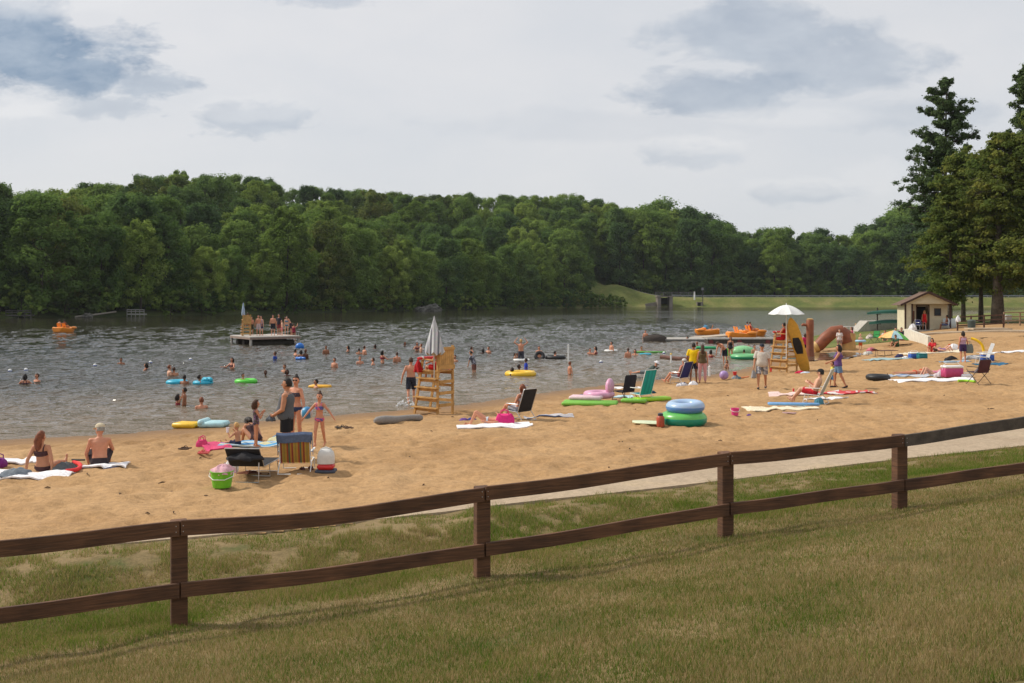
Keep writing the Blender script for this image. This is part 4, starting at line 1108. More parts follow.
def lifeguard_chair(c, rz, label, seat=1.55, wide=.95, tubeat=True, scale=1.):
    t = thing('lifeguard_chair', label, 'lifeguard chair', c, R(rz)); t.scale = (scale,) * 3
    h = wide / 2; wd = WOODY
    for s in (-1, 1):
        obj('post', MB().bar((s * h, .85, -.15), (s * h, .38, seat + .42), .05, .10), wd, t)
        obj('post', MB().bar((s * h, -.40, -.15), (s * h, -.40, seat + .95), .05, .10), wd, t)
        obj('armrest', MB().bar((s * h, -.40, seat + .40), (s * h, .50, seat + .44), .12, .035), wd, t)
        obj('side_rail', MB().bar((s * (h - .052), -.44, seat - .06), (s * (h - .052), .52, seat - .06), .045, .14), wd, t)
    for i, f in enumerate((.16, .40, .64, .86)):
        y0 = .85 - .47 * f * (seat / (seat + .42))
        for s in (-1,):
            obj('step', MB().bar((s * h - .035, y0 + .06, f * seat * .97), (s * h - .035, -.46, f * seat * .97), .26, .04), wd, t)
            obj('step_riser', MB().bar((s * h + .04, y0, f * seat * .97 - .09), (s * h + .04, -.42, f * seat * .97 - .09), .03, .12), wd, t)
    for f in (.22, .50, .76): obj('brace', MB().bar((-h + .03, -.455, f * seat), (h + .02, -.455, f * seat), .035, .12), wd, t)
    for f in (.3, .65): obj('brace', MB().bar((h, -.40, f * seat), (h, .85 - .47 * f * .78, f * seat), .035, .10), wd, t)
    obj('brace', MB().bar((-h, .85 - .36, seat * .95), (h, .85 - .36, seat * .95), .035, .10), wd, t)
    pl = MB()
    for i in range(7): pl.box((0, -.36 + i * .14, seat), (wide + .08, .125, .035))
    obj('seat', pl, wd, t)
    bk = MB()
    for i in range(7): bk.box((-h + .07 + i * (wide - .14) / 6, -.46, seat + .50), ((wide - .14) / 6 - .008, .025, .80))
    bk.bar((-h - .02, -.49, seat + .84), (h + .02, -.49, seat + .84), .03, .10); bk.bar((-h - .02, -.49, seat + .15), (h + .02, -.49, seat + .15), .03, .16)
    obj('backrest', bk, wd, t)
    return t
def umbrella_closed(c, h, label, mat, pole):
    t = thing('folded_umbrella', label, 'umbrella', c)
    obj('pole', MB().tube([(0, 0, 0), (0, 0, h)], .022, 8), pole, t)
    mb = MB(); rows = []
    for f in np.linspace(0, 1, 10):
        z = h - .02 - f * 1.12; row = []
        for j in range(32):
            a = 2 * math.pi * j / 32; q = (.02 + .285 * f ** .85) * (1 + .16 * math.cos(8 * a) * f + .05 * math.sin(3 * a))
            if .40 < f < .52: q *= .93
            row.append((q * math.cos(a), q * math.sin(a), z + (.06 * math.cos(8 * a) if f > .98 else 0)))
        rows.append(row)
    obj('canopy', mb.rings(rows, cap=True), mat, t)
    obj('vent', MB().lathe([(.13, h - .42), (.10, h - .25), (.035, h - .04), (.012, h + .08)], seg=24), pm('umbrella_grey', (.45, .46, .48), .7), t)
    return t
def umbrella_open(c, h, Rr, rise, label, mats, pole, tilt=(0, 0), n=8, rz=0.):
    t = thing('beach_umbrella', label, 'umbrella', c, R(rz))
    M = rotm(tilt[0], tilt[1])
    top = M @ Vector((0, 0, h))
    obj('pole', MB().tube([(0, 0, -.2), M @ Vector((0, 0, h * .5)), top], .018, 8), pole, t)
    for k in range(n):
        P = []
        for i in range(7):
            f = i / 6; row = []
            for j in range(6):
                a = 2 * math.pi * (k + j / 5) / n; sag = 1 - .07 * math.sin(math.pi * j / 5) * f
                q = Rr * f * sag * (1 - .06 * (math.sin(math.pi * j / 5)) * f)
                row.append(M @ Vector((q * math.cos(a), q * math.sin(a), h - rise * (f ** 1.7) - .03 * math.sin(math.pi * j / 5) * f)))
            P.append(row)
        obj('canopy_panel', MB().slab(P, .006), mats[k % len(mats)], t)
    ribs = MB()
    for k in range(n):
        a = 2 * math.pi * k / n
        ribs.tube([M @ Vector((Rr * f * math.cos(a), Rr * f * math.sin(a), h - rise * (f ** 1.7) - .02)) for f in (0, .35, .7, 1)], .006, 5)
    obj('ribs', ribs, STEEL, t)
    obj('finial', MB().lathe([(.02, h - .01), (.025, h + .03), (.008, h + .09)], seg=10) if tilt == (0, 0) else MB().ell(top, (.025, .025, .05), 8, 6), pole, t)
    return t
def cooler(px, py, w, d, h, body, lid, label, rz=0., at=None):
    c = at or G(px, py); t = thing('cooler', label, 'cooler', c, R(rz))
    obj('box', MB().box((0, 0, h * .4), (w, d, h * .8), 0, None, .03), body, t)
    l = obj('lid', MB().box((0, 0, h * .9), (w * 1.04, d * 1.06, h * .2), 0, None, .035), lid, t)
    obj('handle', MB().tube([(-w * .52, 0, h * .62), (-w * .56, 0, h * .95), (-w * .3, 0, h * 1.22), (w * .3, 0, h * 1.22), (w * .56, 0, h * .95), (w * .52, 0, h * .62)], .012, 7), lid, t)
    return t
def bag(px, py, w, d, h, mat, label, rz=0., at=None, name='beach_bag', cat='bag', hm=None):
    c = at or G(px, py); t = thing(name, label, cat, c, R(rz)); rows = []; sd = random.randint(0, 99)
    for f in (0, .12, .4, .75, 1.0):
        q = (.90, 1.0, 1.04, .94, .72)[[0, .12, .4, .75, 1.0].index(f)]
        rows.append([(math.copysign(abs(math.cos(a)) ** .5, math.cos(a)) * w / 2 * q * (1 + .08 * math.sin(sd + 3 * a)), math.copysign(abs(math.sin(a)) ** .5, math.sin(a)) * d / 2 * q, h * f * (1 + .10 * math.sin(2 * a + sd)) - .01) for a in [2 * math.pi * j / 24 for j in range(24)]])
    obj('body', MB().rings(rows), mat, t)
    for s in (-1, 1): obj('strap', MB().tube([(-w * .25, s * d * .28, h * .9), (-w * .2, s * d * .38, h * 1.3), (0, s * d * .42, h * 1.42), (w * .2, s * d * .38, h * 1.3), (w * .25, s * d * .28, h * .9)], .012, 6), hm or mat, t)
    return t
def sandals(px, py, mat, label, rz=0., group=None):
    c = G(px, py); t = thing('sandals', label, 'sandals', c, R(rz), group)
    for s, a in ((-1, 8), (1, -18)):
        P = [[(s * .09 + u * .045 * (1 - .25 * (v < 0)), v * .13 + (.05 if s > 0 else 0), .035 + .008 * abs(v)) for u in (-1, -.5, 0, .5, 1)] for v in (-1, -.6, -.2, .2, .6, 1)]
        sl_ = obj('sandal', MB().slab(P, .028), mat, t)
        obj('strap', MB().tube([(s * .09 - .045, .0 + (.05 if s > 0 else 0), .035), (s * .09 - .02, .04 + (.05 if s > 0 else 0), .075), (s * .09, .08 + (.05 if s > 0 else 0), .045), (s * .09 + .02, .04 + (.05 if s > 0 else 0), .075), (s * .09 + .045, .0 + (.05 if s > 0 else 0), .035)], .009, 6), mat, sl_)
    return t
def pedal_boat(c, rz, label, sc=1.):
    t = thing('pedal_boat', label, 'pedal boat', c, R(rz)); t.scale = (sc,) * 3
    rows = []
    for f, hw, z0, z1 in ((-1.25, .55, .10, .52), (-1.05, .72, -.05, .60), (-.4, .80, -.10, .50), (.4, .80, -.10, .46), (1.0, .66, -.04, .52), (1.32, .36, .12, .56), (1.42, .16, .26, .54)):
        rows.append([(hw, f, z1), (hw * 1.02, f, (z0 + z1) / 2 + .06), (hw * .72, f, z0), (-hw * .72, f, z0), (-hw * 1.02, f, (z0 + z1) / 2 + .06), (-hw, f, z1), (-hw * .8, f, z1 + .05), (-hw * .5, f, z1 + .01), (hw * .5, f, z1 + .01), (hw * .8, f, z1 + .05)])
    obj('hull', MB().rings(rows), ORANGEM, t)
    for s in (-1, 1):
        st_ = MB(); P = [[(s * .34 + u * .25, -.35 - .30 * max(0, f - .5) * 1.2 + .55 * max(0, .5 - f), .60 - .06 * math.sin(f * 3) + .95 * max(0, f - .5)) for u in (-1, -.5, 0, .5, 1)] for f in [i / 8 for i in range(9)]]
        obj('seat', st_.slab(P, .06), ORANGEM, t)
        obj('fender', MB().ell((s * .74, .75, .5), (.2, .5, .16), 12, 7), ORANGEM, t)
    obj('console', MB().box((0, .45, .62), (.42, .5, .3), 0, None, .08), ORANGEM, t)
    obj('steering_lever', MB().tube([(0, .2, .7), (0, .05, .95)], .02, 6), BLACKM, t)
    return t
def floatie(px, py, w, l, th, mat, label, rz=0., z=None, at=None, name='air_mattress', cat='pool float', lobes=5, head=False):
    """ribbed inflatable with rounded ends"""
    c = at or (G(px, py) if z is None else W(px, py, 0) + Vector((0, 0, z)))
    mb = MB()
    for i in range(lobes):
        x = (i - (lobes - 1) / 2) * w / lobes
        mb.cap((x, -l / 2 + th / 2, th * .5), (x, l / 2 - th / 2, th * .5), th * .5, th * .5, 10)
    if head: mb.cap((-w * .4, l / 2 - .1, th * .85), (w * .4, l / 2 - .1, th * .85), th * .55, th * .55, 12)
    return solo(name, mb, mat, label, cat, c, R(rz))

# ================================================================== the fence
def grain(name, rgb):
    m, nt, b, N, L = new_mat(name); tc = N.new('ShaderNodeTexCoord'); mp = N.new('ShaderNodeMapping'); mp.inputs['Scale'].default_value = (3, 3, 60); L.new(tc.outputs['Object'], mp.inputs['Vector'])
    n1 = N.new('ShaderNodeTexNoise'); n1.inputs['Scale'].default_value = 1.0; n1.inputs['Detail'].default_value = 6; n1.inputs['Distortion'].default_value = .6; L.new(mp.outputs[0], n1.inputs['Vector'])
    n2 = N.new('ShaderNodeTexNoise'); n2.inputs['Scale'].default_value = 2.2; n2.inputs['Detail'].default_value = 5; L.new(tc.outputs['Object'], n2.inputs['Vector'])
    mx = N.new('ShaderNodeMix'); mx.data_type = 'FLOAT'; mx.inputs['Factor'].default_value = .45; L.new(n1.outputs['Fac'], mx.inputs['A']); L.new(n2.outputs['Fac'], mx.inputs['B'])
    rp = N.new('ShaderNodeValToRGB'); e = rp.color_ramp.elements; e.new(.5)
    for i, (p, k) in enumerate(((.34, .45), (.5, 1.0), (.68, 1.75))): e[i].position = p; e[i].color = tuple(c * k for c in rgb) + (1,)
    L.new(mx.outputs['Result'], rp.inputs['Fac']); L.new(rp.outputs['Color'], b.inputs['Base Color']); b.inputs['Roughness'].default_value = .8
    bp = N.new('ShaderNodeBump'); bp.inputs['Strength'].default_value = .5; bp.inputs['Distance'].default_value = .01; L.new(n1.outputs['Fac'], bp.inputs['Height']); L.new(bp.outputs['Normal'], b.inputs['Normal'])
    return m
FW = grain('fence_wood', (.105, .047, .022)); FWG = pm('fence_grey_wood', (.092, .074, .060), .9, .3, 7, .5, 50)
def fence():
    base = [G(-150, 688.), G(179, 626), G(482, 579.5), G(725.5, 537), G(899.5, 508.5), G(1055, 484)]
    # measured rows of the two rails at each post: top edge of the top rail, top edge of the lower rail
    rows = [(551, 623), (519, 581), (485.5, 541.5), (451, 501.5), (433.5, 478), (409, 455.5)]
    b0 = base[1]
    t = thing('rail_fence', 'brown two-rail wooden fence with square posts along the lawn', 'fence', (b0.x, b0.y, b0.z))
    O = Vector((b0.x, b0.y, b0.z)); TP = []
    for i, (b, (r1, r2)) in enumerate(zip(base, rows)):
        f = b.y / F
        z1 = ZC - (r1 - HY) * f; z2 = ZC - (r2 - HY) * f
        d = (base[min(i + 1, 5)] - base[max(i - 1, 0)]); ang = math.atan2(d.y, d.x)
        TP.append((b, z1, z2, ang))
    for i, (b, z1, z2, ang) in enumerate(TP):
        c = Vector((b.x, b.y, (b.z - .35 + z1 - .01) / 2)) - O
        obj('post', MB().box(c, (.165, .135, z1 - .01 - b.z + .35), ang, None, .008), FW, t, smooth=False)
    for i in range(5):
        (a, a1, a2, aa), (b, b1, b2, ba) = TP[i], TP[i + 1]
        n = Vector((math.sin((aa + ba) / 2), -math.cos((aa + ba) / 2), 0)) * .090
        for k, (za, zb) in enumerate(((a1, b1), (a2, b2))):
            hh = .158 if k == 0 else .150
            pts = []; rowsP = []
            for j in range(13):
                q = j / 12; p = Vector((a.x, a.y, 0)).lerp(Vector((b.x, b.y, 0)), .004 + .992 * q) + n
                sag = (-.062 if i in (1,) else -.016) * math.sin(math.pi * q) * (1 if k == 0 else .5) + .006 * math.sin(9 * q + i)
                zc = za + (zb - za) * q - hh / 2 + sag
                p.z = zc; p -= O; up = Vector((0, 0, hh / 2)); sd = n.normalized() * .021
                rowsP.append([p + up + sd * .8, p + up * .92 + sd, p - up + sd, p - up - sd, p + up * .92 - sd, p + up - sd * .8])
            obj('rail', MB().rings(rowsP), FWG if (i == 4 and k == 0) else FW, t, smooth=False)
        if i > 0:
            for zz in (a1 - .05, a1 - .11):
                for e in (-.035, .035):
                    p = Vector((a.x, a.y, zz)) + n * 1.26 + Vector((math.cos(aa) * e, math.sin(aa) * e, 0)) - O
                    obj('nail', MB().ell(p, (.006, .006, .006), 6, 4), STEEL, t)
fence()

# ================================================================== left part of the beach
WT = cloth('white_towel', (232, 230, 232)); GREYC = cloth('grey_blue', (112, 120, 128))
towel(5, 461.5, 1.5, .75, 4, WT, 'small white towel lying behind the long-haired woman')
towel(22, 474.5, 2.0, 1.15, 8, WT, 'big white towel under the long-haired seated woman', amp=.03)
bag(-3, 467, .40, .28, .19, cloth('purple', (120, 40, 120)), 'purple bag on the white towel at the left picture edge')
pile(15, 475, .62, .42, .18, GREYC, 'grey-blue heap of clothes on the big white towel')
pile(65, 471, .52, .40, .22, cloth('charcoal', (92, 94, 96)), 'charcoal heap of clothes beside the red pool noodle')
noodle([G(66, 473.5, .05), G(76, 472.2, .05), G(80.5, 469, .05), G(79, 466, .05), G(73.5, 464.5, .05)], .042, cloth('noodle_red', (224, 60, 62)), 'bent red pool noodle beside the charcoal clothes')
noodle([G(72, 461, .03), G(79, 461.3, .03), G(85, 461.2, .03)], .02, cloth('dkgrey', (62, 62, 64)), 'thin dark grey strap on the sand between the two seated sunbathers', 'strap', 'strap')
person('person sitting on a white towel leaning back on both hands, long brown hair', G(43, 470.5), 1.66, 6, SITBACK, 'tan', 'f', ('long', 'auburn'), [('briefs', (70, 44, 46)), ('bra', (70, 44, 46))], yaw=-25)
towel(104, 467, .95, .62, 10, WT, 'small white towel under the man in the pale cap')
pile(111, 468.5, .34, .22, .07, cloth('nv', (52, 56, 84)), 'navy cloth on the white towel beside the man in the pale cap')
person('person in a pale cap and dark shorts sitting bare-backed on a towel facing the lake', G(99.5, 466), 1.78, 18, PZ(SITFWD, t=(.0, .12, 1), la=((-.35, .2, -1), (0.1, .6, -.8))), 'red', 'm', ('short', 'grey'), [('cap', (205, 192, 165)), ('trunks', (52, 44, 48))], yaw=45)
YELF = pm('yellow_vinyl', (.80, .50, .03), .35, .1, trans=.1); AQUA = pm('aqua_vinyl', (.42, .66, .70), .35, .12, trans=.1)
floatie(187.5, 427.5, .58, .78, .17, YELF, 'yellow inflatable float lying at the water edge', 78, lobes=4)
floatie(214, 427, .60, .82, .19, AQUA, 'pale blue inflatable float lying at the water edge', 84, lobes=4, head=True)
sandals(186, 449.5, cloth('brownsandal', (82, 62, 48)), 'brown sandals lying alone left of the pink towel', 70)
sandals(205, 453.5, cloth('pinksandal', (205, 92, 92)), 'coral pink sandals in front of the pink towel', 85)
towel(216, 447.5, .95, .60, -60, cloth('pinktowel', (205, 70, 112)), 'pink towel on the sand beside the little blond boy')
pile(216.5, 446.5, .55, .4, .10, blotch('bundle', [(.62, .58, .64), (.45, .20, .35), (.70, .68, .72)], 9), 'white and violet clothes lying on the pink towel')
bag(202, 447.5, .26, .2, .20, cloth('pinkbag', (215, 70, 120)), 'small pink bag at the end of the pink towel')
BST = stripes('blue_stripe_towel', [(.08, .30, .62), (.55, .68, .76), (.10, .38, .68), (.70, .66, .40)], 1, .16)
towel(259, 444.5, 1.9, .85, 6, BST, 'blue striped towel under the girl in the swimsuit')
pile(279, 441.5, .62, .35, .20, BST, 'crumpled end of a blue and white towel by the grey tank top man', 'crumpled_towel', 'towel')
_, hd = person('small person, blond, in navy shorts sitting and holding a white cup', G(238, 445), 1.02, 62, PZ(SITFWD, seat=.10, t=(0, .05, 1), la=((-.3, .5, -.5), (.2, .7, .8)), ra=((.3, .5, -.5), (-.2, .7, .8)), ll=((-.15, 1, .15), (-.05, 1, -.2)), rl=((.15, 1, .15), (.05, 1, -.2))), 'tan', 'm', ('short', 'blond'), [('trunks', (38, 44, 72))])
solo('cup', MB().lathe([(.03, -.06), (.042, .07), (.045, .07), (.036, .06)], seg=14), WT, 'white cup held by the small blond boy', 'cup', hd['la'] + Vector((.02, -.02, .02)))
person('young person, dark-haired, standing in a patterned swimsuit with a hand at the mouth', G(256, 446.5), 1.15, -62, PZ(STAND, ra=((.25, .35, -.8), (-.35, .6, .9)), la=((-.2, .3, -.9), (.25, .7, .8))), 'tan', 'f', ('mid', 'brown'), [('onepiece', blotch('suit', [(.05, .045, .06), (.20, .10, .22), (.08, .07, .05)], 30))])
person('person in a dark swimsuit sitting bent forward behind the standing girl', G(256, 442), 1.66, 40, PZ(SITFWD, t=(0, .75, .8), hd=(0, .9, .2)), 'tan', 'f', ('mid', 'dark'), [('onepiece', (70, 48, 50))])
TANK = pm('cloth_tank_grey', (.105, .112, .125), .9, .1, 20, .25, 60)
_, hd = person('heavy person in a grey tank top and black shorts standing with hands before the belly', G(287, 461), 1.80, 90, PZ(STAND, la=((-.25, .12, -1), (.35, .75, -.45)), ra=((.25, .12, -1), (-.35, .75, -.45))), 'tan', 'm', ('short', 'dark'), [('tank', TANK), ('shorts', (30, 30, 34))], fat=1.42)
pile(0, 0, .20, .16, .12, cloth('grycap', (90, 94, 100)), 'grey cloth held in the hands of the man in the grey tank top', 'cloth', 'cloth', at=hd['la'] + Vector((-.02, 0, -.06)))
_, hd = person('person with a hair bun and sunglasses standing behind the grey tank top man', G(296, 445.5), 1.72, 150, PZ(STAND, ra=((.3, .1, -1), (.2, .3, -1)), la=((-.45, .1, -1), (-.25, .2, -1))), 'red', 'f', ('bun', 'dark'), [('briefs', (44, 58, 92)), ('bandeau', (70, 66, 80)), ('sunglasses', (0, 0, 0))], yaw=25)
solo('beach_ball', MB().ell((0, 0, 0), (.15, .15, .15), 20, 14), stripes('ballblue', [(.05, .22, .48), (.62, .68, .72), (.05, .30, .55)], 0, .1, .4), 'blue and white ball held at the hip of the woman with sunglasses', 'ball', hd['la'] + Vector((.08, -.06, .06)))
person('young person in a pink and blue bikini walking towards the fence with arms out', G(319.5, 447), 1.34, 172, PZ(WALK, la=((-.75, .1, -.8), (-.6, .25, -.7)), ra=((.75, .1, -.8), (.55, .25, -.75))), 'red', 'f', ('bun', 'brown'), [('briefs', blotch('bik', [(.65, .12, .25), (.10, .12, .35)], 22)), ('bra', blotch('bik', [], 22))])
sandals(341, 428, cloth('dksandal', (52, 48, 46)), 'pair of dark sandals lying right of the girl in the bikini', 40)
sandals(349, 428.4, cloth('tansandal', (96, 74, 58)), 'pair of tan sandals beside the dark ones near the water', 100)
# bits of driftwood, bark and leaves on the sand
db = MB(); rd = random.Random(4)
for i in range(85):
    px, py = rd.uniform(0, 1024), rd.uniform(395, 545)
    c_ = G(px, py)
    if not (float(lawn_u(c_.x, c_.y)) < -1.2 and float(shore(c_.x, c_.y)) > 1.5): continue
    n_ = 3 if rd.random() < .15 else 1; z_ = zg(c_.x, c_.y) + .012
    for _ in range(n_):
        a_ = rd.uniform(0, 6.28); l_ = rd.uniform(.02, .09); o_ = Vector((rd.gauss(0, .05), rd.gauss(0, .05), 0)) * (n_ > 1)
        db.tube([Vector((c_.x, c_.y, z_)) + o_ - Vector((math.cos(a_), math.sin(a_), 0)) * l_, Vector((c_.x, c_.y, z_ + .012)) + o_, Vector((c_.x, c_.y, z_)) + o_ + Vector((math.cos(a_ + .4), math.sin(a_ + .4), 0)) * l_], [.008, .016, .006], 5)
tag(obj('beach_debris', db, pm('debris', (.10, .062, .035), .95, .4)), kind='stuff')
# chairs, bucket and cooler
RAIN = stripes('chair_stripes', [(.35, .25, .05), (.50, .28, .05), (.36, .08, .03), (.10, .16, .08), (.50, .24, .04), (.30, .05, .03), (.48, .30, .06)], 0, .032)
ch = beach_chair(297, 471, 4, RAIN, WHITEM, 'beach chair striped orange, red and green with a blue-grey towel over its back', w=.60, seat=.20, backh=.60, rec=14)
BLT = cloth('bluegrey_towel', (92, 108, 138))
P = [];
b = R(14)
for f in np.linspace(-.20, .45, 14):
    q = .62 - abs(f) if f < 0 else .62 - f * .55
    zc = .20 + math.cos(b) * q + .03; yc = -.22 - math.sin(b) * q + (.045 if f > 0 else -.045)
    if abs(f) < .04: yc = -.22 - math.sin(b) * q
    w_ = .34
    P.append([(s * w_ + .015 * math.sin(9 * f + s), yc + .01 * math.sin(5 * s), zc + (.0 if f > 0 else .012 * math.sin(3 * s))) for s in (-1, -.5, 0, .5, 1)])
c_ = G(297, 471)
M_ = Matrix.Translation(c_) @ Matrix.Rotation(R(4), 4, 'Z')
tw = MB().slab(P, .012)
for s in (-1, 1):
    tw.slab([[(s * .345 + .012 * math.sin(7 * q), -.22 - math.sin(b) * z - .05 + u, .20 + z * math.cos(b)) for u in (-.01, .05, .10)] for q, z in ((0, .62), (1, .48), (2, .32), (3, .18))], .01)
solo('draped_towel', tw, BLT, 'blue-grey towel hanging over the striped beach chair', 'towel', c_, R(4))
sandals(307, 470.5, cloth('maroonshoe', (92, 46, 46)), 'maroon shoes beside the striped beach chair', 20)
solo('lounge_chair_dummy', MB().box((0, 0, 0), (.01, .01, .01)), STEEL, 'x', 'x') if False else None
def lounge(px, py, rz, fab, frame, label, w=.62, l=1.5, h=.30, back=.5, ang=30, thickm=None):
    c = G(px, py); t = thing('lounge_chair', label, 'lounge chair', c, R(rz)); a = R(ang)
    P = [[(u * w / 2, -.1 + l * f * .62, h - .03 * math.sin(math.pi * f) * (1 - abs(u))) for u in (-1, -.5, 0, .5, 1)] for f in np.linspace(0, 1, 8)]
    obj('seat', MB().slab(P, .025), fab, t)
    P = [[(u * w / 2, -.12 - math.cos(a) * back * f, h + .005 + math.sin(a) * back * f - .02 * math.sin(math.pi * f) * (1 - abs(u))) for u in (-1, -.5, 0, .5, 1)] for f in np.linspace(0, 1, 6)]
    obj('backrest', MB().slab(P, .03), fab, t)
    fm = MB()
    for s in (-1, 1):
        fm.tube([(s * w / 2, -.12 - math.cos(a) * back, h + math.sin(a) * back), (s * w / 2, -.11, h - .02), (s * w / 2, l * .62 - .1, h - .02)], .013, 8)
    fm.tube([(-w / 2, l * .62 - .1, h - .02), (w / 2, l * .62 - .1, h - .02)], .013, 8); fm.tube([(-w / 2, -.12 - math.cos(a) * back, h + math.sin(a) * back), (w / 2, -.12 - math.cos(a) * back, h + math.sin(a) * back)], .013, 8)
    obj('frame', fm, frame, t)
    for y in (-.45, .25, .8):
        obj('leg', MB().tube([(-w / 2, y * .9, h - .02 if y > -.4 else h + .1), (-w / 2 - .01, y, .0), (w / 2 + .01, y, .0), (w / 2, y * .9, h - .02 if y > -.4 else h + .1)], .012, 8), frame, t)
    return t
lounge(249, 478, -4, BLACKM, STEEL, 'low lounge chair with a black towel and steel frame beside the green bucket', .66, 1.5, .27, .46, 52)
pile(249, 466, .72, .36, .14, BLACKM, 'black towel bunched on the back of the low lounge chair', 'bunched_towel', 'towel', at=G(249, 478) + Vector((0, -.36, .44)))
pile(247, 474, .5, .35, .12, cloth('rust', (110, 62, 44)), 'rust and dark clothes stuffed under the black lounge chair', at=G(248, 474.5))
def bucket(px, py, r, h, mat, label, at=None, name='bucket'):
    c = at or G(px, py); t = thing(name, label, 'bucket', c)
    obj('pail', MB().lathe([(r * .05, .012), (r * .78, 0), (r * .82, h * .1), (r, h * .96), (r * 1.07, h * .97), (r * 1.07, h), (r * .97, h), (r * .8, .05), (.02, .04)], seg=24), mat, t)
    obj('handle', MB().tube([(-r * 1.05, 0, h * .92), (-r * 1.1, -.05, h * .7), (-r * .5, -r * 1.0, h * .55), (r * .5, -r * 1.0, h * .55), (r * 1.1, -.05, h * .7), (r * 1.05, 0, h * .92)], .008, 6), WHITEM, t)
    return t
bucket(222, 487, .205, .30, pm('lime_plastic', (.16, .52, .03), .4, .1), 'big lime green bucket with a pink towel stuffed in it')
pile(0, 0, .42, .38, .17, cloth('palepink', (215, 168, 178)), 'pale pink towel stuffed into the lime green bucket', 'stuffed_towel', 'towel', at=G(222, 487) + Vector((0, 0, .27)))
bag(232, 472, .26, .2, .24, WT, 'small white bag between the green bucket and the lounge chair')
def igloo(px, py):
    c = G(px, py); t = thing('cooler_jug', 'white and red cooler jug on a dark base by the striped beach chair', 'cooler', c)
    M_ = pm('jug_white', (.66, .65, .62), .5, .08)
    obj('base', MB().box((0, 0, .03), (.40, .32, .07), 0, None, .02), pm('jug_dark', (.05, .06, .09), .6), t)
    obj('body', MB().box((0, 0, .125), (.33, .28, .11), 0, None, .04), REDM, t)
    rows = [[(math.copysign(abs(math.cos(a)) ** .6, math.cos(a)) * .165 * q, math.copysign(abs(math.sin(a)) ** .6, math.sin(a)) * .14 * q, z) for a in [2 * math.pi * j / 24 for j in range(24)]] for q, z in ((1, .185), (1.02, .24), (1.0, .34), (.86, .42), (.5, .47), (.2, .48))]
    obj('lid', MB().rings(rows), M_, t)
    obj('handle', MB().tube([(-.16, 0, .30), (-.10, 0, .47), (0, 0, .505), (.10, 0, .47), (.16, 0, .30)], .014, 8), M_, t)
igloo(326, 472.5)

# ================================================================== middle of the beach
person('bare-backed person in black trunks wading into the lake', W(411, 405, -.12), 1.80, 8, PZ(WALK, la=((-.45, -.1, -1), (-.2, .2, -1)), ra=((.45, .1, -1), (.2, .3, -1))), 'red', 'm', ('short', 'brown'), [('trunks', (42, 44, 56))])
spl = MB()
for i in range(46):
    a = random.uniform(-1, 1); spl.ell((a * .38, random.uniform(-.25, .25), max(.0, random.gauss(.05, .09)) * (1.2 - abs(a))), (.02 + .02 * random.random(),) * 3, 6, 4)
tag(obj('splash_foam', spl, pm('foam', (.75, .76, .77), .6, .05), None, W(407, 405.5, 0)), 'white splash of water round the legs of the wading man', 'splash', None, 'stuff')
LC = G(437.5, 413.5)
lifeguard_chair(LC, 50, 'tall yellow-pine lifeguard chair with side steps and a folded umbrella', 1.62, .80, scale=.88)
LM = Matrix.Translation(LC) @ Matrix.Rotation(R(50), 4, 'Z') @ Matrix.Scale(.88, 4)
SILV = stripes('umbrella_silver', [(.46, .48, .52), (.68, .69, .71), (.17, .18, .21), (.60, .61, .63)], 0, .06, .6)
umbrella_closed(LM @ Vector((-.52, -.34, 1.3)), 2.02, 'folded silver-grey striped umbrella on the tall lifeguard chair', SILV, STEEL)
person('lifeguard in red sitting high in the tall lifeguard chair by the folded umbrella', LM @ Vector((.10, .02, 1.66)), 1.72, 52, PZ(HIGHCHAIR, seat=.10), 'tan', 'f', ('bun', 'brown'), [('onepiece', (190, 26, 30)), ('shorts', (190, 26, 30))])
def rescue_tube(c, rz, l, label):
    t = thing('rescue_tube', label, 'rescue tube', c, R(rz))
    obj('float', MB().rings([[(x, .075 * q * math.cos(a), .05 * q * math.sin(a)) for a in [2 * math.pi * j / 14 for j in range(14)]] for x, q in ((-l / 2, .55), (-l / 2 + .06, .95), (0, 1), (l / 2 - .06, .95), (l / 2, .55))]), REDM, t)
    for s in (-1, 1): obj('band', MB().rings([[(s * l * .34 + dx, .081 * math.cos(a), .056 * math.sin(a)) for a in [2 * math.pi * j / 14 for j in range(14)]] for dx in (-.03, .03)]), WHITEM, t)
    return t
rescue_tube(LM @ Vector((0, .36, 2.09)), 52, 1.25, 'red rescue tube laid across the arms of the tall lifeguard chair')
pile(0, 0, .3, .25, .36, cloth('lgred', (176, 28, 34)), 'red jacket hung on the ladder side of the tall lifeguard chair', 'jacket', 'jacket', at=LM @ Vector((-.50, .56, 1.62)))
pile(0, 0, .2, .18, .26, cloth('lgred2', (196, 34, 48)), 'red pouch hanging from the right arm of the tall lifeguard chair', 'pouch', 'bag', at=LM @ Vector((.60, .10, 1.66)))
GT = cloth('grey_roll', (138, 134, 130))
a, b = G(374, 424.5, .1), G(422, 420.5, .1)
m_ = MB(); n_ = 16; rr = []
for i in range(n_ + 1):
    f = i / n_; p = (b - a) * f + Vector((0, 0, .015 * math.sin(11 * f))); rr.append(p)
m_.tube(rr, [.05] + [.115 + .02 * math.sin(13 * i) for i in range(n_ - 1)] + [.07], 12)
solo('rolled_tarp', m_, GT, 'long grey rolled tarp lying on the sand left of the lifeguard chair', 'tarp', a)
PURP = cloth('purpletoy', (104, 72, 140))
pile(463, 420, .3, .22, .09, PURP, 'purple sand toy lying right of the lifeguard chair', 'sand_toy', 'toy'); pile(471, 419.5, .26, .2, .09, cloth('bluetoy', (62, 70, 130)), 'dark blue sand toy beside the purple one', 'sand_toy', 'toy')
towel(494, 426, 2.1, .95, 6, WT, 'white towel under the woman sunbathing on her back')
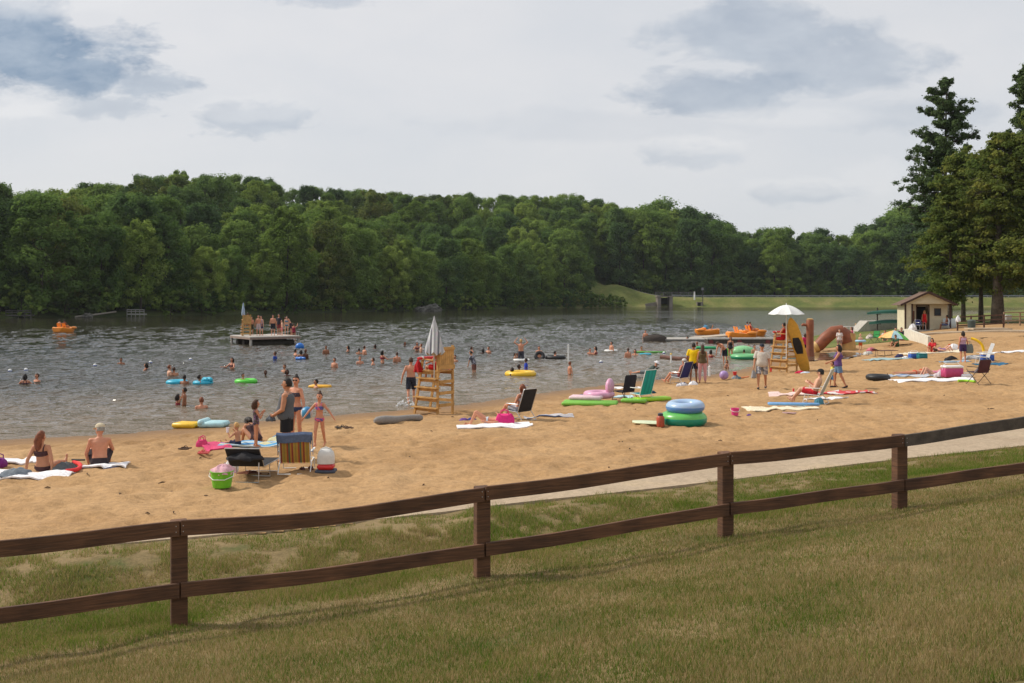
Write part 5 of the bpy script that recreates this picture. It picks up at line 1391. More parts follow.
person('person sunbathing face up on a white towel with bent knees', G(488, 424.5), 1.66, 83, PZ(LIE), 'red', 'f', ('mid', 'brown'), [('briefs', (188, 196, 200)), ('bra', (150, 196, 200))])
bag(504.5, 424.5, .52, .34, .30, cloth('hotpink', (212, 44, 120)), 'hot pink bag between the sunbather and the black chair')
beach_chair(519, 419.5, 46, BLACKM, STEEL, 'black folding beach chair with an auburn-haired woman sitting in it', w=.58, seat=.26, backh=.72, rec=20)
person('auburn-haired person sitting in the black beach chair looking at the lake', G(519, 419.5), 1.66, 50, PZ(CHAIR, seat=.33, t=(0, -.26, 1)), 'red', 'f', ('mid', 'auburn'), [('bra', (196, 190, 196)), ('shorts', (186, 190, 200))])
towel(549, 416.5, 1.5, .5, 12, stripes('bw_towel', [(.55, .55, .60), (.16, .22, .40), (.60, .58, .58)], 1, .22), 'narrow blue and white towel behind the black beach chair')
pile(566, 415.5, .5, .3, .06, cloth('navyt', (52, 72, 118)), 'folded navy cloth at the end of the narrow blue and white towel', 'folded_cloth', 'cloth')
PINKV = pm('pink_vinyl', (.70, .36, .52), .35, .15, 4, trans=.15); PALEV = pm('pale_pink_vinyl', (.72, .52, .56), .35, .1, trans=.1); LIME = pm('lime_vinyl', (.19, .47, .06), .35, .12, trans=.1); LIMEY = pm('yellow_green_vinyl', (.34, .62, .03), .35, .12, trans=.1)
floatie(590, 405, 1.0, 1.9, .14, LIME, 'lime green air mattress lying under the pink inflatables', 80, lobes=5)
floatie(588, 402.5, .75, 1.15, .16, PALEV, 'pale pink inflatable lying on the lime green air mattress', 76, at=G(586, 403.5) + Vector((0, 0, .13)), lobes=3)
c_ = G(599, 401.5); t = thing('inflatable_lounger', 'pink inflatable seat with a rounded high back', 'pool float', c_ + Vector((0, 0, .13)), R(70))
obj('ring', MB().torus((0, 0, .13), .42, .15, 28, 12, None, .85), PINKV, t); obj('backrest', MB().ell((.0, -.40, .42), (.32, .15, .30), 14, 9), PINKV, t)
pile(581, 398, .5, .3, .16, cloth('navyblue', (52, 60, 110)), 'navy blue cloth heap behind the pink inflatables', 'clothes_heap', 'clothes')
DKPL = pm('dark_plum_fabric', (.028, .018, .028), .9, .2)
beach_chair(624, 400, 40, DKPL, BLACKM, 'empty dark plum folding chair seen from behind next to the pink inflatables', w=.58, seat=.30, backh=.62, rec=12)
TURQ = stripes('turquoise_straps', [(.01, .36, .36), (.01, .30, .31), (.015, .42, .41)], 0, .06)
beach_chair(641, 401, 38, TURQ, WHITEM, 'turquoise high-backed beach chair with strap webbing', w=.58, seat=.25, backh=.92, rec=18)
floatie(634, 402.5, .45, .9, .14, LIME, 'small lime green float in front of the turquoise chair', 75, lobes=3); floatie(652, 401, .45, 1.4, .15, LIMEY, 'long yellow-green air mattress right of the turquoise chair', -68, lobes=3)
towel(627, 388, 1.1, .5, 4, WT, 'white board-shaped towel lying behind the turquoise chair', amp=.02); towel(622, 397, .9, .5, 8, cloth('palebluet', (178, 205, 212)), 'pale blue towel between the plum and turquoise chairs')
pile(648.5, 392.5, .55, .3, .14, cloth('tealheap', (32, 84, 110)), 'dark teal cloth heap right of the turquoise chair')
lounge(648, 378, 66, cloth('dkgreen', (58, 76, 66)), STEEL, 'low reclining chair with dark green cloth at the water edge', .6, 1.4, .22, .5, 40)
person('person in a white hat lying back on the low chair at the water edge', G(648, 378) , 1.68, 66, PZ(CHAIR, t=(0, -.95, .7), hd=(0, -.4, 1), seat=.30, ll=((-.1, 1, .02), (0, 1, -.22)), rl=((.1, 1, .02), (0, 1, -.22))), 'red', 'm', ('short', 'grey'), [('hat', (222, 222, 226)), ('tshirt', (70, 80, 76)), ('trunks', (112, 118, 120))])
NAVYF = pm('navy_fabric', (.03, .035, .16), .85, .2)
beach_chair(680, 383.5, 42, NAVYF, STEEL, 'navy blue beach chair with a man in a white cap sitting in it', w=.6, seat=.28, backh=.74, rec=22)
person('person in a white cap and grey shorts sitting in the navy beach chair', G(680, 383.5), 1.76, 52, PZ(CHAIR, seat=.35), 'red', 'm', ('short', 'grey'), [('cap', (206, 200, 196)), ('trunks', (170, 172, 176)), ('tank', (170, 96, 98))])
pile(682, 386, .5, .3, .20, blotch('navywhite', [(.60, .60, .64), (.05, .06, .16)], 8), 'navy and white towel heap beneath the navy beach chair'); pile(692.5, 385, .4, .28, .18, WT, 'white bag at the feet of the man in the yellow shirt', 'bag', 'bag')
person('person in a bright yellow T-shirt and navy shorts standing beside the long-haired woman', G(693.5, 383), 1.78, -18, PZ(STAND, la=((-.3, .05, -1), (.25, .3, -1))), 'brown', 'm', ('short', 'dark'), [('tshirt', (232, 194, 12)), ('shorts', (30, 32, 58))], fat=1.12, yaw=30)
person('person with very long brown hair in an olive top and pink trousers standing', G(702.5, 383), 1.70, -8, PZ(STAND), 'tan', 'f', ('long', 'brown'), [('tank', (92, 78, 52)), ('pants', (206, 150, 152))])
BALL = pm('purple_ball', (.36, .24, .50), .35, .15, 5)
solo('beach_ball', MB().ell((0, 0, .2), (.21, .21, .21), 22, 14), BALL, 'plain purple ball lying on the sand', 'ball', G(724, 379.5))
pile(735.5, 379, .42, .3, .22, blotch('toys', [(.10, .20, .26), (.40, .36, .34), (.12, .28, .30)], 9), 'heap of grey-blue sand toys beside the purple ball', 'toy_heap', 'toys')
solo('toy_pail', MB().lathe([(.07, 0), (.10, .16), (.105, .16), (.09, .165)], seg=14), REDM, 'little red toy pail on the heap of sand toys', 'toy', G(735.5, 379) + Vector((-.04, -.04, .18)))
noodle([G(739, 378.5, .04), G(744, 378.3, .04), G(748.5, 377.5, .04)], .035, cloth('orangest', (222, 138, 92)), 'short orange foam stick on the sand right of the toy heap', 'foam_stick', 'toy')
_, hd = person('person in a pale T-shirt, patterned shorts and dark cap walking with a red cup', G(762, 389.5), 1.78, 162, PZ(WALK, la=((-.25, .1, -1), (-.1, .35, -1)), ra=((.25, .1, -1), (.1, .35, -1))), 'tan', 'm', ('short', 'dark'), [('tshirt', (198, 190, 180)), ('trunks', blotch('floral', [(.16, .17, .20), (.48, .47, .46), (.24, .25, .29)], 13)), ('cap', (44, 50, 62)), ('shoes', (66, 58, 56))], fat=1.28, yaw=12)
solo('cup', MB().lathe([(.03, -.09), (.045, .05), (.048, .05), (.04, .045)], seg=14), REDM, 'red cup held by the man in the pale T-shirt', 'cup', hd['la'] + Vector((.03, -.05, 0)))
pile(0, 0, .22, .16, .30, cloth('plasticbag', (150, 150, 152)), 'grey plastic bag hanging from the hand of the man in the pale T-shirt', 'plastic_bag', 'bag', at=hd['ra'] + Vector((-.02, 0, -.32)))
# ring stack
GR = None
def two_tone(name, lo, hi, z, trans=.1):
    m, nt, b, N, L = new_mat(name); tc = N.new('ShaderNodeTexCoord'); sp = N.new('ShaderNodeSeparateXYZ'); L.new(tc.outputs['Object'], sp.inputs[0])
    rp = N.new('ShaderNodeMapRange'); rp.inputs['From Min'].default_value = z - .006; rp.inputs['From Max'].default_value = z + .006; L.new(sp.outputs[2], rp.inputs['Value'])
    nz = N.new('ShaderNodeTexNoise'); nz.inputs['Scale'].default_value = 6; L.new(tc.outputs['Object'], nz.inputs['Vector'])
    mx = N.new('ShaderNodeMix'); mx.data_type = 'RGBA'; mx.inputs['A'].default_value = lo + (1,); mx.inputs['B'].default_value = hi + (1,); L.new(rp.outputs[0], mx.inputs['Factor'])
    m2 = N.new('ShaderNodeMix'); m2.data_type = 'RGBA'; m2.blend_type = 'MULTIPLY'; m2.inputs['Factor'].default_value = .25; L.new(mx.outputs['Result'], m2.inputs['A']); L.new(nz.outputs['Color'], m2.inputs['B'])
    L.new(m2.outputs['Result'], b.inputs['Base Color']); b.inputs['Roughness'].default_value = .32
    return m
GREENT = two_tone('green_ring_vinyl', (.005, .30, .20), (.14, .52, .11), .20)
ring(683.5, 424.5, .44, .205, GREENT, 'big green and teal swim ring at the bottom of the stack', flat=.95)
BLUET = two_tone('blue_ring_vinyl', (.10, .26, .60), (.40, .56, .78), .14)
ring(0, 0, .37, .165, BLUET, 'blue swim ring lying on top of the green one', at=G(684.5, 424.5) + Vector((.02, 0, .36)), tilt=(3, -2, 0), flat=.95)
def board(c, rz, w, l, th, mat, label, M=None, name='bodyboard', cat='bodyboard', patch=None):
    t = thing(name, label, cat, c, 0)
    MM = (M or Matrix()) if M is not None else Matrix.Rotation(R(rz), 4, 'Z')
    out = []
    for s in (-1, 1):
        pass
    prof = [(-.5, .30), (-.46, .40), (-.3, .48), (0, .5), (.25, .47), (.4, .36), (.47, .2), (.5, .06)]
    rows = [[MM @ Vector((w * q * math.cos(a), l * y, th * .5 * math.copysign(abs(math.sin(a)) ** .6, math.sin(a)))) for a in [2 * math.pi * j / 16 for j in range(16)]] for y, q in prof]
    obj('deck', MB().rings(rows), mat, t)
    if patch:
        rows = [[MM @ Vector((w * q * u, l * y, th * .5 + .006)) for u in (-1, -.6, -.2, .2, .6, 1)] for y, q in patch[1]]
        obj('traction_pad', MB().slab(rows, .012), patch[0], t)
    return t
board(G(651, 424.5, .055), 68, .58, 1.05, .07, pm('pale_lime_board', (.62, .68, .46), .5, .08), 'pale lime bodyboard lying left of the ring stack')
towel(654, 423, .45, .3, -20, cloth('greyrag', (158, 152, 150)), 'grey rag lying on the pale bodyboard', amp=.02, at=G(654, 423) + Vector((0, 0, .075)))
c_ = G(660.5, 426.5); t = thing('drink_jug', 'rust red drink jug with a dark cap beside the green ring', 'jug', c_)
obj('body', MB().lathe([(.01, 0), (.10, 0), (.11, .05), (.11, .24), (.09, .28), (.05, .30)], seg=16), pm('rust_red', (.42, .08, .04), .45, .2), t); obj('lid', MB().lathe([(.07, .29), (.075, .35), (.03, .37)], seg=14), pm('jug_cap', (.05, .055, .07), .5), t)
bucket(735, 415.5, .12, .22, pm('hot_pink_plastic', (.72, .06, .26), .4, .1), 'small hot pink toy bucket standing alone on the sand', name='toy_bucket')
pile(748.5, 408.5, .26, .16, .06, WT, 'small white cloth on the sand near the pink toy bucket', 'rag', 'cloth'); pile(748.5, 415, .14, .1, .05, PURP, 'tiny purple toy on the sand right of the pink bucket', 'sand_toy', 'toy')

# --- second lifeguard stand and its board
L2 = G(786, 371.5)
lifeguard_chair(L2, 35, 'lifeguard chair under the open white umbrella', 1.70, .82, scale=.92)
LM2 = Matrix.Translation(L2) @ Matrix.Rotation(R(35), 4, 'Z') @ Matrix.Scale(.92, 4)
umbrella_open(Vector(((786.3 - CX) / F * (L2.y - .8), L2.y - .8, zg(L2.x, L2.y - .8) + .9)), 2.52, .92, .46, 'big white umbrella over the second lifeguard chair', [WHITEM], WHITEM)
person('lifeguard in red sitting in the chair under the white umbrella', LM2 @ Vector((-.10, .12, 1.76)), 1.72, 50, PZ(HIGHCHAIR, seat=.10), 'tan', 'm', ('short', 'dark'), [('tank', (186, 24, 28)), ('shorts', (186, 24, 28))])
rescue_tube(LM2 @ Vector((0, .40, 2.2)), 35, 1.1, 'red rescue tube on the chair under the white umbrella')
c_ = G(805.5, 371); top_ = W(790.5, 317, 0); zz = ZC - (318 - HY) * (c_.y - .75) / F
pt = Vector(((790.5 - CX) / F * (c_.y - .75), c_.y - .75, zz)); dv = (pt - c_); ln = dv.length; yv = dv.normalized()
nv = Vector((-.62, -.75, 0)); nv = (nv - yv * nv.dot(yv)).normalized(); xv = yv.cross(nv)
MM = Matrix((xv, yv, nv)).transposed().to_4x4()
YB = pm('yellow_board', (.62, .37, .06), .4, .1)
board(c_ + dv * .5, 0, .66, ln, .10, YB, 'yellow rescue board with a black pad leaning against the lifeguard chair', MM, 'rescue_board', 'rescue board', (BLACKM, [(-.16, .26), (-.05, .34), (.06, .34), (.14, .24)]))
pile(800, 373, .55, .35, .14, cloth('crimson', (196, 36, 72)), 'crimson towel heap at the foot of the yellow board'); pile(805.5, 373, .5, .3, .10, cloth('whiteblue', (196, 210, 224)), 'pale blue towel heap right of the crimson one')

# --- water play area
c_ = G(810, 357)
BRN = pm('brown_fibreglass', (.24, .072, .030), .5, .25, 3, .2); TANF = pm('tan_fibreglass', (.50, .30, .10), .5, .2, 3, .2)
t = thing('water_play_post', 'thick reddish-brown log-shaped water play post', 'play post', c_)
obj('log', MB().lathe([(.30, -.2), (.27, .15), (.235, .4), (.225, 1.2), (.235, 1.9), (.24, 2.28), (.20, 2.34)], seg=18), BRN, t); obj('cap', MB().lathe([(.20, 2.34), (.21, 2.40), (.10, 2.44)], seg=16), TANF, t)
obj('spout', MB().tube([(-.1, 0, 2.0), (-.45, -.02, 2.05), (-.52, -.02, 1.98)], [.10, .085, .08], 10), BRN, t)
c_ = G(822, 352); Y0 = c_.y
def sl_pt(px, py): return Vector(((px - CX) / F * Y0, Y0, ZC - (py - HY) / F * Y0)) - c_
t = thing('water_slide', 'brown and tan log-shaped arch water slide', 'water slide', c_)
pts = [sl_pt(814.5, 348), sl_pt(819, 345.5), sl_pt(826, 338), sl_pt(833, 332.2), sl_pt(840, 331.5), sl_pt(845, 335), sl_pt(847.5, 342)]
obj('tube', MB().tube(pts, [.34, .40, .42, .42, .46, .48, .48], 16), BRN, t)
obj('mouth', MB().tube([sl_pt(813.2, 348.6), sl_pt(817, 346.8)], [.34, .42], 16), TANF, t)
obj('leg', MB().tube([sl_pt(848, 352), sl_pt(848.5, 343), sl_pt(849, 333)], [.52, .47, .42], 14), TANF, t); obj('crest', MB().ell(sl_pt(840, 328.8), (.5, .3, .16), 12, 7), TANF, t)
obj('handrail', MB().tube([sl_pt(842, 329.5) + Vector((0, -.3, 0)), sl_pt(842, 326.5) + Vector((0, -.3, 0)), sl_pt(852, 326.5) + Vector((0, -.3, 0)), sl_pt(853, 345) + Vector((0, -.3, 0))], .025, 6), WHITEM, t)
person('small person in a pink top and dark shorts standing behind the brown play post', G(805, 355.5), 1.42, 20, STAND, 'fair', 'f', ('mid', 'brown'), [('tshirt', (205, 44, 92)), ('shorts', (44, 40, 60))])
person('person in white standing in front of the brown water slide', G(839.5, 351.5), 1.5, 160, STAND, 'fair', 'f', ('mid', 'brown'), [('tshirt', (210, 200, 196)), ('shorts', (150, 120, 110))])
person('person in pink and blue standing right of the brown water slide', G(851.5, 349.5), 1.55, 100, STAND, 'fair', 'f', ('mid', 'brown'), [('tshirt', (190, 90, 112)), ('shorts', (110, 128, 160))])
pud = MB(); c_ = G(822, 357); rows = []
for q in (0.05, .5, .85, 1.0): rows.append([(q * 2.6 * (1 + .25 * math.sin(3 * a + 1)) * math.cos(a), q * 3.2 * (1 + .2 * math.sin(2 * a)) * math.sin(a), zg(c_.x + q * 2.6 * math.cos(a), c_.y + q * 3.2 * math.sin(a)) - c_.z + .05) for a in [2 * math.pi * j / 30 for j in range(30)]])
pm_, nt_, b_, N_, L_ = new_mat('puddle_water'); b_.inputs['Base Color'].default_value = (.12, .09, .06, 1); b_.inputs['Roughness'].default_value = .08
tag(obj('puddle_water', pud.rings(rows, cap=True), pm_, None, c_), kind='structure')

# ================================================================== right part of the beach
person('person in a purple tank top and denim shorts walking behind a child', G(838.5, 388.5), 1.68, 78, PZ(WALK, la=((-.3, .55, -.8), (0, .9, -.4)), ra=((.25, .1, -1), (.1, .4, -1))), 'tan', 'f', ('mid', 'dark'), [('tank', (98, 68, 128)), ('shorts', (98, 128, 160)), ('shoes', (52, 46, 48))], fat=1.2)
person('small person in a yellow top and blue shorts walking before the purple tank top', G(832.5, 388), 1.02, 85, PZ(WALK), 'tan', 'm', ('short', 'brown'), [('tshirt', (206, 196, 84)), ('trunks', (72, 112, 150)), ('shoes', (52, 46, 48))])
PALEG = pm('pale_green_fabric', (.40, .43, .38), .85, .1)
beach_chair(814, 403, 62, PALEG, WHITEM, 'pale grey-green beach chair with a man in a dark cap reclining in it', w=.62, seat=.28, backh=.92, rec=24)
person('person in a dark cap and red trunks reclining in the pale beach chair', G(814, 403), 1.78, 62, PZ(CHAIR, seat=.36, la=((-.3, .35, -.9), (.2, .8, .6)), ra=((.3, .35, -.9), (-.2, .8, .5))), 'fair', 'm', ('short', 'dark'), [('cap', (34, 34, 38)), ('trunks', (200, 38, 52))])
pile(818.5, 404, .3, .3, .28, cloth('tealbag', (74, 128, 148)), 'teal bag hanging behind the pale beach chair', 'bag', 'bag')
towel(780, 409, 2.1, 1.1, 8, cloth('cream', (228, 214, 186)), 'cream towel lying in front of the reclining man'); pile(788, 412.5, .5, .22, .04, cloth('mauve', (176, 142, 138)), 'mauve cloth at the front edge of the cream towel', 'rag', 'cloth')
floatie(793, 406.5, .28, 1.6, .09, pm('sky_blue_foam', (.16, .36, .66), .6, .1), 'narrow sky blue foam float lying on the cream towel', 82, at=G(793.5, 407) + Vector((0, 0, .05)), name='foam_float', lobes=2)
towel(790, 395, 1.5, 1.0, -12, cloth('palepinkt', (226, 198, 190)), 'pale pink towel behind the reclining man'); pile(772, 394, .35, .25, .10, cloth('palepinkt2', (214, 186, 182)), 'pale pink cloth heap at the left end of the pale pink towel')
solo('drink_can', MB().lathe([(.02, 0), (.035, .005), (.035, .11), (.03, .125)], seg=12), REDM, 'small red can on the pale pink towel', 'can', G(793.5, 393.5) + Vector((0, 0, .06)))
REDW = blotch('red_white_print', [(.58, .05, .06), (.58, .05, .06), (.66, .60, .58)], 5)
towel(842, 393.5, 2.2, 1.1, 2, REDW, 'red and white printed towel lying right of the pale beach chair'); towel(826, 398, 1.4, .5, 2, WT, 'white strip of towel in front of the red printed towel')
ring(878, 380, .36, .15, RUBBER, 'black inner tube lying flat on the sand', name='inner_tube', cat='inner tube')
towel(905, 376, 2.2, 1.2, -6, stripes('bluewhite', [(.42, .50, .60), (.60, .62, .66), (.20, .30, .48)], 1, .3), 'blue and white towel right of the black inner tube')
towel(931, 380.5, 3.2, 1.3, 2, WT, 'long white towel in front of the pink cooler')
person('person with dark hair lying face down on the blue and white towel', G(915, 375), 1.66, -82, PZ(PRONE, prone=True), 'red', 'f', ('mid', 'dark'), [('briefs', (190, 88, 60)), ('bra', (190, 88, 60))])
person('person in a pink top lying on one side before the pink cooler', G(933, 375.5), 1.60, 88, PZ(LIE), 'fair', 'f', ('mid', 'brown'), [('tshirt', (212, 130, 152)), ('briefs', (60, 56, 62))])
PINKC = pm('pink_cooler_plastic', (.48, .055, .17), .5, .1)
cooler(952, 377, .82, .45, .50, PINKC, WHITEM, 'pink cooler with a white lid', 4); pile(940, 376.5, .55, .4, .28, cloth('greywhite', (196, 186, 190)), 'pale grey cloth heap left of the pink cooler'); bag(966, 377, .5, .3, .14, WT, 'low white bag right of the pink cooler')
noodle([G(958, 382, .05), G(966, 382, .05), G(975, 382.8, .05)], .05, cloth('noodle_green', (150, 200, 50)), 'yellow-green pool noodle poking out behind the folding camp chair')
CAMP = pm('maroon_canvas', (.075, .022, .028), .85, .2)
beach_chair(978, 384, 25, CAMP, pm('dark_tube', (.05, .045, .045), .5, .2), 'maroon folding camp chair with crossed dark legs', w=.62, seat=.46, backh=.52, rec=14, legsx=True, cat='camp chair')
pile(985, 371, .3, .25, .2, cloth('greybag', (120, 108, 112)), 'grey bag sitting in the maroon camp chair', 'bag', 'bag', at=G(978, 384) + Vector((0, 0, .47)))
towel(887, 359.5, 2.5, 1.2, 4, cloth('greenblue', (150, 176, 178)), 'pale green-blue towel left of the blue cooler'); pile(899, 357.5, .5, .35, .26, cloth('navybag', (48, 50, 92)), 'navy heap of clothes on the pale green-blue towel'); pile(905, 358, .35, .25, .16, WT, 'white cloth heap between the navy heap and the blue cooler')
cooler(914, 358.5, .55, .40, .36, BLUEM, WHITEM, 'blue cooler with a white lid next to the teal one', 5); cooler(922, 359, .50, .42, .32, pm('teal_plastic', (.01, .16, .19), .5, .1), pm('teal_plastic_lid', (.012, .20, .23), .5, .1), 'teal cooler right beside the blue one', -4)
pile(940, 361.5, .5, .15, .05, cloth('mudd', (98, 78, 66)), 'brown flip-flops lying below the white towel group', 'flip_flops', 'sandals')
t = lounge(878, 356, -70, pm('brown_slats', (.15, .068, .04), .8, .2), pm('dark_tube2', (.05, .045, .045), .5, .2), 'low brown lounger with a pink heap on it', .6, 2.2, .34, .3, 20)
pile(873.5, 352, .6, .4, .22, cloth('rosy', (196, 110, 122)), 'rose pink heap of clothes on the brown lounger', at=G(876, 356) + Vector((-.3, 0, .32))); pile(868, 353.5, .6, .4, .30, cloth('greyw2', (196, 196, 190)), 'pale grey heap at the left end of the brown lounger', at=G(868, 354.5))
_, hd = person('dark-haired person in a pink top and purple shorts standing with a grey bag', G(963, 362.5), 1.66, 8, PZ(STAND, ra=((.45, .0, -1), (.15, .3, -1))), 'red', 'f', ('mid', 'dark'), [('onepiece', (186, 150, 172)), ('shorts', (62, 40, 84))], fat=1.12)
bag(0, 0, .45, .25, .45, cloth('greytote', (112, 118, 112)), 'grey tote bag hanging at the side of the woman in purple shorts', at=hd['ra'] + Vector((.05, 0, -.25)))
pile(951, 360.5, .7, .4, .30, BLACKM, 'black bag on the sand left of the woman in purple shorts', 'bag', 'bag'); towel(955, 362, 1.4, .8, 4, cloth('blgr', (140, 160, 176)), 'blue-grey towel at the feet of the woman in purple shorts')
pile(973, 359.5, 1.2, .5, .30, blotch('greyheap', [(.48, .48, .50), (.30, .32, .34)], 6), 'pale grey heap of bags behind the folding chairs'); cooler(987, 361, .62, .42, .42, BLUEM, WHITEM, 'blue cooler with a white lid at the right end of the group', -3)
towel(990, 364.5, 1.6, .6, 2, cloth('tealt', (44, 100, 132)), 'teal blue towel in front of the rightmost blue cooler')
beach_chair(983, 363, 80, pm('pale_mesh', (.45, .46, .47), .8, .15), WHITEM, 'pale mesh beach chair beneath the yellow pool noodle', w=.6, seat=.30, backh=.75, rec=20)
noodle([G(984, 361, .45), G(982, 361, .85), G(977, 361, 1.10), G(971, 361, 1.22)], .07, cloth('noodle_yel', (232, 186, 28)), 'yellow pool noodle arching up from the pale mesh chair')
towel(936, 352.5, 4.2, 1.3, 8, cloth('offw', (222, 210, 186)), 'long off-white towel in front of the white ramp wall'); towel(1012, 352, 2.6, .6, 8, WT, 'white towel by itself near the right picture edge'); pile(1001.5, 353, .35, .25, .12, cloth('dkheap', (84, 66, 62)), 'dark heap at the left end of the lone white towel')
person('person in red sitting on the off-white towel by the white wall', G(933, 351.5), 1.66, 140, PZ(SITFWD), 'red', 'f', ('mid', 'dark'), [('tshirt', (196, 40, 48)), ('briefs', (196, 40, 48))]); person('person in lilac lying on the off-white towel near the white wall', G(944, 351.5), 1.6, -80, PZ(LIE), 'fair', 'f', ('mid', 'brown'), [('onepiece', (150, 110, 150))]); pile(953, 349.5, .9, .5, .42, WT, 'white heap of bags left of the woman in purple shorts'); pile(949.5, 347.5, .35, .3, .3, cloth('orng', (212, 110, 60)), 'orange ball-shaped bag behind the white heap of bags', 'bag', 'bag')
# umbrella of many colours and the people round it
UC = [pm('umb_orange', (.78, .30, .10), .8), pm('umb_yellow', (.80, .48, .18), .8), pm('umb_blue', (.32, .50, .54), .8), pm('umb_green', (.16, .50, .10), .8), pm('umb_red', (.58, .07, .07), .8), pm('umb_violet', (.2, .1, .3), .8)]
umbrella_open(G(893, 345.5), 1.02, 1.02, .56, 'low beach umbrella with orange, blue, green and red panels', [UC[0], UC[1], UC[2], UC[3], UC[4], UC[4], UC[2], UC[3]], WHITEM, (6, -4), rz=150)
for (px, py, hh, lab, sk, top_) in ((885, 340.5, 1.62, 'person with dark hair sitting behind the left half of the colourful umbrella', 'red', (206, 190, 186)), (895.5, 338, 1.7, 'person in pale blue sitting behind the middle of the colourful umbrella', 'fair', (186, 196, 204)), (901.5, 339, 1.75, 'person in a dark shirt sitting behind the right half of the colourful umbrella', 'tan', (46, 46, 60))):
    person(lab, G(px, py), hh, 160, PZ(SITFWD), sk, 'm', ('short', 'dark'), [('tshirt', top_), ('trunks', (60, 60, 80))])
person('person in green shorts sitting in the shade under the colourful umbrella', G(897, 346.5), 1.6, 120, PZ(SITFWD), 'tan', 'm', ('short', 'dark'), [('trunks', (40, 80, 56)), ('tshirt', (50, 84, 60))])
beach_chair(874, 343, 120, pm('green_mesh', (.03, .25, .06), .8, .15), pm('dark_tube3', (.05, .05, .05), .5), 'green folding chair on the grass left of the colourful umbrella', w=.55, seat=.4, backh=.5, rec=12, legsx=True, cat='camp chair'); pile(869.5, 338.5, .6, .4, .38, cloth('ww', (214, 200, 190)), 'white and pink bag on the grass near the green folding chair', 'bag', 'bag')
_, hd = person('small person in orange trunks standing near the grass with a blue ring', G(860.5, 351), 1.15, 170, STAND, 'fair', 'm', ('short', 'blond'), [('trunks', (214, 100, 46))])
ring(0, 0, .26, .09, pm('skyblue_vinyl', (.30, .52, .70), .4), 'sky blue ring round the waist of the small child in orange trunks', at=Vector((hd['la'].x * .5 + hd['ra'].x * .5, hd['la'].y * .5 + hd['ra'].y * .5, G(860.5, 351).z + .58)))
person('pale person sitting on the grass by the concrete slab at the water', G(857, 330.5), 1.5, 60, SITFWD, 'fair', 'f', ('short', 'blond'), [('onepiece', (206, 176, 140))])
# ================================================================== hut and its surroundings
def hut():
    Y = 85.; X = (927.5 - CX) / F * Y; z = zg(X, Y) + .02
    t = thing('beach_hut', 'small cream beach hut with a brown gable roof and open porch', 'hut', (X, Y, z))
    t.rotation_euler = (0, 0, R(-9)); w, d, h = 3.75, 2.7, 2.25; pd = 1.05
    side = MB()
    side.box((-w / 2 + .06, d / 2 + .0, h / 2), (.12, d, h)); 
    obj('side_wall', side, CREAM, t, smooth=False); obj('side_wall', MB().box((w / 2 - .06, d / 2 + pd / 2, h / 2), (.12, d - pd, h)), CREAM, t, smooth=False)
    bw = MB(); yb = pd
    for x0, x1 in ((-w / 2 + .122, -.62), (.32, w / 2 - .122)): bw.box(((x0 + x1) / 2, yb, h / 2), (x1 - x0, .12, h))
    bw.box((-.15, yb, h - .1), (.938, .12, .2))
    obj('porch_wall', bw, CREAM, t, smooth=False); obj('back_wall', MB().box((0, d - .06, h / 2), (w - .245, .12, h)), CREAM, t, smooth=False)
    obj('doorway_shade_sheet', MB().box((-.15, yb + .9, 1.0), (.93, .02, 2.0)), pm('dark_interior', (.01, .009, .008), .9), t, smooth=False)  # flat near-black sheet stands in for the shade inside the doorway
    df = MB(); br = pm('hut_trim_brown', (.06, .03, .022), .8, .2)
    for x in (-.66, .36): df.box((x, yb - .075, 1.05), (.08, .03, 2.1))
    df.box((-.15, yb - .076, 2.13), (1.1, .03, .08)); obj('door_frame', df, br, t, smooth=False)
    obj('window', MB().box((1.05, yb - .07, 1.55), (.46, .03, .52)), pm('window_dark', (.03, .04, .06), .2), t, smooth=False)
    fr = MB()
    for a, b in (((1.05, 1.84), (.56, .06)), ((1.05, 1.26), (.56, .06))): fr.box((a[0], yb - .09, a[1]), (b[0], .03, b[1]))
    for x in (.80, 1.30): fr.box((x, yb - .092, 1.55), (.05, .03, .52))
    obj('window_frame', fr, br, t, smooth=False)
    obj('notice_panel', MB().box((-1.1, yb - .07, 1.2), (.55, .03, .9)), WOODR, t, smooth=False)
    for x in (-w / 2 + .07, -w / 2 + .62, w / 2 - .07): obj('porch_post', MB().box((x, -.075, h / 2), (.12, .12, h)), br, t, smooth=False)
    obj('porch_panel', MB().box((-w / 2 + .35, -.02, h / 2), (.42, .05, h)), CREAM, t, smooth=False)
    ov = .42; rise = 1.05; y0, y1 = -.55, d + .35; gx = w / 2 + ov
    g = MB(); g.rings([[(-w / 2 - .06, yy, h + .02), (w / 2 + .06, yy, h + .02), (0, yy, h + .02 + rise * (w / 2 + .06) / gx)] for yy in (-.09, .0)]); obj('gable', g, CREAM, t, smooth=False)
    lines = MB()
    for i in range(1, 8):
        zz = h + .02 + i * .12; hwid = (w / 2 + .06) * (1 - i * .12 / (rise * (w / 2 + .06) / gx))
        if hwid > .05: lines.box((0, -.097, zz), (2 * hwid, .012, .012))
    obj('gable_shadow_lines', lines, pm('cream_shadow_board', (.50, .44, .31), .8), t, smooth=False)  # darker cream strips: shadow lines between the boards put into the colour
    SH = pm('brown_shingles', (.155, .098, .072), .9, .25, 8, .5)
    rf = obj('roof', roof_mb(gx, rise, h, y0, y1), SH, t, smooth=False)
    fa = MB()
    for s in (-1, 1): fa.bar((s * gx, y0 - .02, h - .10), (0, y0 - .02, h + rise - .02), .035, .15)
    obj('fascia', fa, br, rf, smooth=False)
    obj('porch_floor', MB().box((0, .15, -.02), (w + .3, 2.0, .10)), GREYW, t, smooth=False)
    return X, Y, z
